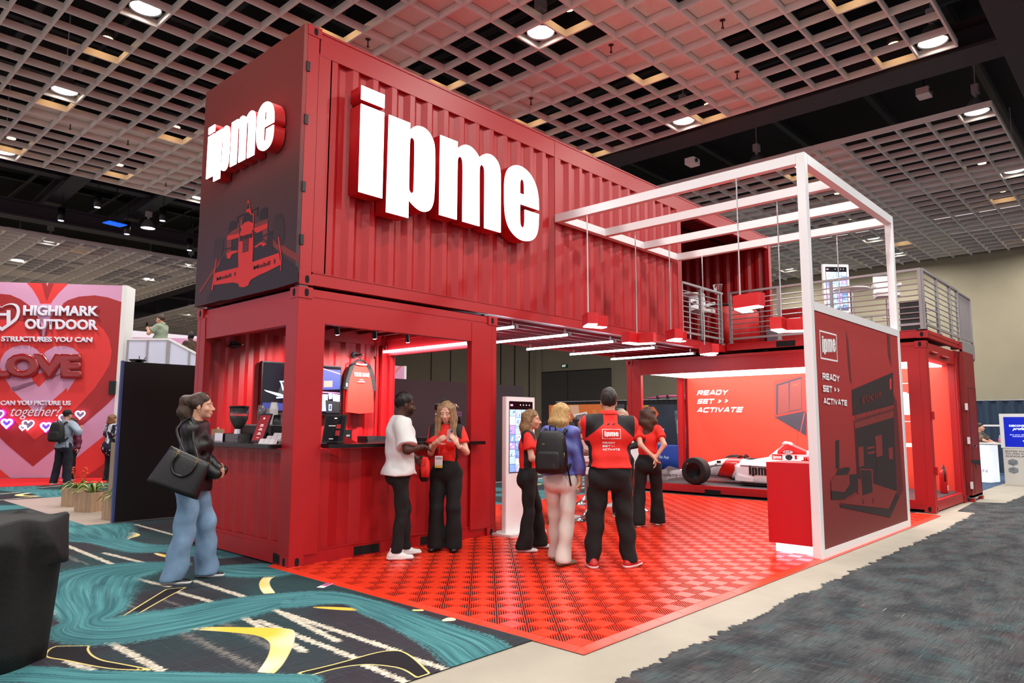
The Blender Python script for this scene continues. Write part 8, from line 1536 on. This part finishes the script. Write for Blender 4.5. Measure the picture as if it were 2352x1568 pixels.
for (a,b) in (((-.095,1.295),(.095,1.30)),((-.095,1.388),(.095,1.393)),((-.095,1.295),(-.090,1.393)),((.090,1.295),(.095,1.393))):
    n=12; sh=[(i/n,0) for i in range(n+1)]+[(1-i/n,1) for i in range(n+1)]
    if b[0]-a[0]<.02: sh=[(0,i/n) for i in range(n+1)]+[(1,1-i/n) for i in range(n+1)]
    decal(o,None,[a,(b[0],a[1]),(a[0],b[1])],W_,shape=sh,name='logo_border')
for s_,z,w in (('READY',1.245,.125),('SET >>',1.212,.12),('ACTIVATE',1.178,.175)): decal(o,'^'+s_,[(-.09,z),(-.09+w,z),(-.09,z+.020)],W_)
for x in (-.042,.012): decal(o,None,[(x,1.435),(x+.03,1.435),(x,1.455)],POLOB,shape=[(0,.4),(1,1),(1,.4),(.1,0)],name='flag_print')
# 7 woman with long brown hair
rz=R_(-59.2); at=shift((5.05,-1.0),rz,.04,.0,.02)
SP['brown']=person(dict(at=at,rz=rz,H=1.69,label='woman with long wavy brown hair in a red polo, hands clasped behind her back',skin=SK3,feet=((-.16,-.14,.35),(.12,.12,-.1)),hands=((.075,-.215,.985),(.10,-.20,.955)),elbow=((-1,-.55,.1),(1,-.55,.1)),hand_pose=({'f':(.6,-.1,-.8),'curl':.5},{'f':(.1,-.1,-1),'curl':.6}),
 hair=('long','573a2a','2f1e15',.47,1.12,.8),hyaw=.15,head_off=(0,.035),tops=[dict(name='polo',m=POLO,t=.014,hem=.985,sleeve=.60,collar=POLO)],pants=dict(m=BLKT,t=.014,knee=.085,hemr=.115,hem=.03,top=.13),shoes=dict(m=BSHOE,sole=WSOLE)))
# 8 man with a camouflage cap
rz=R_(-82.2); at=shift((4.25,-.05),rz,-.05,.08,.02)
SP['camo']=person(dict(at=at,rz=rz,H=1.74,fem=False,label='man in a camouflage cap and black shirt hidden behind the woman with the backpack',skin=(.72,.53,.44),feet=((-.12,.0,0),(.12,.06,0)),hair=('fade','6b5d50','4a3f36'),hyaw=.1,tops=[dict(m=mat('black_tee',(.05,.05,.055),.8),t=.018,hem=.88,sleeve=.75)],pants=dict(m=BLKT,t=.014),shoes=dict(m=TAN,sole=GSOLE),h=.014))
d=SP['camo']; A=d['A']; S=Sdf(d['hc']-.2,d['hc']+.2,.008); S.ell(A((0,-.016,.05)),np.array([.088,.108,.090]),.01,d['HR']); S.cut(A((0,0,.025)),-d['HR'][:,2]); S.ell(A((0,.125,.035)),np.array([.06,.07,.012]),.012,d['HR']); V,F=S.surf(); me=npmesh('cap',V,F); me.materials.append(mat('camouflage',(.48,.42,.36),.8,var=(22,0,'2c2622'))); link('cap',me,d['root'])
# 9 woman with pale hair and glasses
rz=R_(117.8); at=shift((5.75,-.25),rz,.10,0,.02)
SP['glass']=person(dict(at=at,rz=rz,H=1.68,label='pale blonde woman in dark glasses and black clothes behind the man in the red shirt',skin=SK3,feet=((-.10,0,0),(.10,.03,0)),hands=((-.12,.24,1.08),(.12,.26,1.05)),hair=('long','d8cbb4','a8987c',.24,1.0),tops=[dict(m=POLOB,t=.016,hem=.86,sleeve=1.9)],pants=dict(m=BLKT,t=.012),shoes=dict(m=BSHOE,sole=WSOLE),h=.014))
d=SP['glass']; A=d['A']; m=MB()
for sx in (-1,1): m.tube([A((sx*.034+.026*math.cos(q),.100,.0+.018*math.sin(q))) for q in [2*math.pi*k/14 for k in range(14)]],.0035,5,True).cyl(A((sx*.06,.098,.004)),A((sx*.08,.0,.006)),.003,n=5)
m.cyl(A((-.008,.102,.004)),A((.008,.102,.004)),.003,n=5); m.build('glasses',mat('dark_frames',(.12,.05,.06),.3),d['root'])
# 10 far woman by the orange backdrop
SP['far']=person(dict(at=(11.0,4.85,.004),rz=R_(-130),H=1.63,far=True,h=.018,label='dark haired woman in a black top and jeans standing before the orange backdrop',skin=SK1,hands=((-.1,.28,1.05),(.1,.28,1.05)),hair=('long','1b1514','0d0a0a',.3,1.0),tops=[dict(m=mat('black_tee',(.05,.05,.055)),t=.014,hem=.86,sleeve=.6)],pants=dict(m=mat('blue_jeans',(.30,.42,.55),.85),t=.012),shoes=dict(m=BSHOE,sole=WSOLE)))
# 11 man on the platform, 12 person on its stair
SP['plat']=person(dict(at=(3.74,13.47,2.6),rz=R_(37.8),H=1.78,fem=False,far=True,h=.015,bulk=1.12,belly=.04,label='man in a sage green polo holding up a phone on the raised white platform',skin=(.74,.55,.45),hands=((-.10,.30,1.33),(.06,.30,1.34)),elbow=((-1,-.4,-.6),(1,-.4,-.6)),hand_pose=({'f':(.1,.6,.7),'curl':.4},{'f':(-.1,.6,.7),'curl':.4}),hair=('fade','4a372b','2c201a'),head_off=(0,.05),tops=[dict(name='polo',m=mat('sage_green',(.50,.55,.47),.8),t=.022,hem=.86,sleeve=.7,collar=mat('sage_green',(.50,.55,.47)))],pants=dict(m=mat('grey_trousers',(.22,.24,.28),.85),t=.014),shoes=dict(m=BSHOE,sole=BLACK)))
t=empty('phone',shift((3.74,13.47),R_(37.8),-.02,.42,2.6+1.42),R_(37.8),'dark smartphone held up by the man on the platform','phone'); MB().rbox(-.038,.038,-.005,.005,0,.15,.01,3,1).build('case',BLACK,t); MB().rbox(-.034,.034,-.007,-.005,.006,.144,.008,3,1).build('phone_screen',MATS['phone_glass'],t)
MB().box(3.95,5.0,12.75,13.6,2.10,2.24).build('stair_tread',WHITEP,bpy.data.objects['raised_platform'])
SP['fur']=person(dict(at=(4.44,13.2,2.245),rz=R_(0),H=1.70,far=True,h=.018,label='dark haired person in a brown patterned coat behind the platform railing',skin=SK2,hair=('short','15100f','0b0808'),tops=[dict(name='coat',m=mat('brown_fur_coat',(.36,.27,.21),.9,var=(18,0,'120d0b')),t=.03,hem=.8,sleeve=1.9,fold=.01)],pants=dict(m=BLKT,t=.012),shoes=dict(m=BSHOE,sole=BLACK),face=False))
# 13 man with cap and backpack, 14 person hidden in front of him, 15 woman in patterned shirt
rz=R_(-57.2); at=shift((1.5,12.9),rz,.16,-.25,.006)
SP['cap']=person(dict(at=at,rz=rz,H=1.74,fem=False,far=True,h=.015,bulk=1.08,label='man in a black cap and grey pullover raising one hand to the heart wall',skin=(.76,.56,.47),feet=((-.17,-.06,.2),(.12,.02,-.2)),hands=((-.26,.18,1.02),(.25,.16,1.23)),elbow=((-1,-.3,-.4),(1,-.5,-.6)),hand_pose=({},{'f':(.0,.25,1),'n':(0,1,0),'curl':.15}),hair=('fade','4a382d','2d221b'),face=False,tops=[dict(name='pullover',m=mat('grey_pullover',(.56,.61,.67),.85),t=.026,hem=.86,sleeve=1.9,fold=.008)],pants=dict(name='jeans',m=DJ,t=.020,knee=.082,hemr=.085),shoes=dict(m=BSHOE,sole=WSOLE)))
d=SP['cap']; A=d['A']; S=Sdf(d['hc']-.2,d['hc']+.2,.010); S.ell(A((0,-.016,.05)),np.array([.088,.108,.090]),.01,d['HR']); S.cut(A((0,0,.020)),-d['HR'][:,2]); S.ell(A((0,.125,.030)),np.array([.06,.07,.012]),.012,d['HR']); V,F=S.surf(); me=npmesh('cap',V,F); me.materials.append(BLACKM); link('cap',me,d['root'])
backpack(shift(at,rz,.0,-.15,1.00),rz,'dark grey backpack worn by the man in the black cap',1.12,mat('charcoal_nylon',(.09,.085,.09),.7),False)
rz2=R_(130); SP['purple']=person(dict(at=shift((1.5,12.9),R_(-57.2),-.42,.62,.014),rz=rz2,H=1.55,far=True,h=.018,label='person in a plum jacket almost hidden behind the man in the black cap',skin=SK1,hands=((-.25,.1,.8),(.25,.1,.8)),elbow=((-1,-.4,0),(1,-.4,0)),hair=('long','2a1f1a','15100d',.25,1.0),tops=[dict(name='jacket',m=mat('plum_jacket',(.36,.06,.20),.6),t=.03,hem=.72,sleeve=1.9,fold=.008)],pants=dict(m=BLKT,t=.012),shoes=dict(m=mat('magenta_shoe',(.6,.1,.4),.5),sole=WSOLE)))
SP['dress']=person(dict(at=(2.50,13.03,.014),rz=R_(-75),H=1.64,far=True,h=.015,label='red haired woman in a navy shirt with white leaf pattern beside the black wall edge',skin=SK1,hands=((-.22,.05,.82),(.22,.05,.82)),hair=('long','8a5a30','553317',.13,1.05,.5),face=False,tops=[dict(m=mat('navy_white_pattern',(.80,.82,.86),.8,var=(7,0,'0c1022'),stretch=(1.6,1.6,.6)),t=.026,hem=.55,sleeve=.8,skirt=.03)],pants=dict(m=DJ,t=.010),shoes=dict(m=BSHOE,sole=BLACK)))
for n in MATS['navy_white_pattern'].node_tree.nodes:
    if n.bl_idname=='ShaderNodeValToRGB': n.color_ramp.elements[0].position=.52; n.color_ramp.elements[1].position=.545
# 16 person cut by the left edge, holding a small bag
SP['edge']=person(dict(at=(-1.46,6.98,.006),rz=R_(40),H=1.72,fem=False,h=.014,label='person in a black sweatshirt cut by the left picture edge, only an arm in view',skin=(.78,.58,.48),hands=((-.2,.25,.95),(.29,.12,.86)),elbow=((-1,-.4,0),(1,-.6,0)),hand_pose=({},{'f':(.15,.25,-1),'curl':.8}),hair=('short','3a2d25','221a15'),tops=[dict(m=mat('black_sweatshirt',(.035,.035,.038),.85),t=.03,hem=.85,sleeve=1.92,fold=.007)],pants=dict(m=BLKT,t=.014),shoes=dict(m=BSHOE,sole=BLACK)))
d=SP['edge']; q=shift((-1.46,6.98),R_(40),d['Wr'][1][0],d['Wr'][1][1]+.04); t=empty('snack_bag',(q[0],q[1],.52),.5,'small crumpled silver snack bag in the hand at the left picture edge','bag'); R=[]
for z,a,b2 in ((0,.02,.015),(.02,.055,.03),(.1,.06,.035),(.17,.045,.02),(.22,.02,.012)): R.append([(a*math.cos(k_)*(1+.15*math.sin(4*k_+z*40)),b2*math.sin(k_)*(1+.2*math.sin(5*k_)),z) for k_ in [2*math.pi*i/18 for i in range(18)]])
MB().loft(R).build('foil',mat('foil_bag',(.62,.63,.58),.25,.6,var=(14,.5)),t)
# 17 seated person far right
SP['right']=person(dict(at=(18.9,-2.75,.003),rz=R_(170),H=1.50,far=True,h=.018,label='person in a brown camouflage top leaning at the white counter on the right',skin=SK1,hands=((-.12,.33,.98),(.14,.36,.98)),hair=('fade','3a2a20','1d1510'),tops=[dict(m=mat('camouflage',(.48,.42,.36)),t=.02,hem=.7,sleeve=.8)],pants=dict(m=DJ,t=.012),shoes=dict(m=BSHOE,sole=BLACK)))
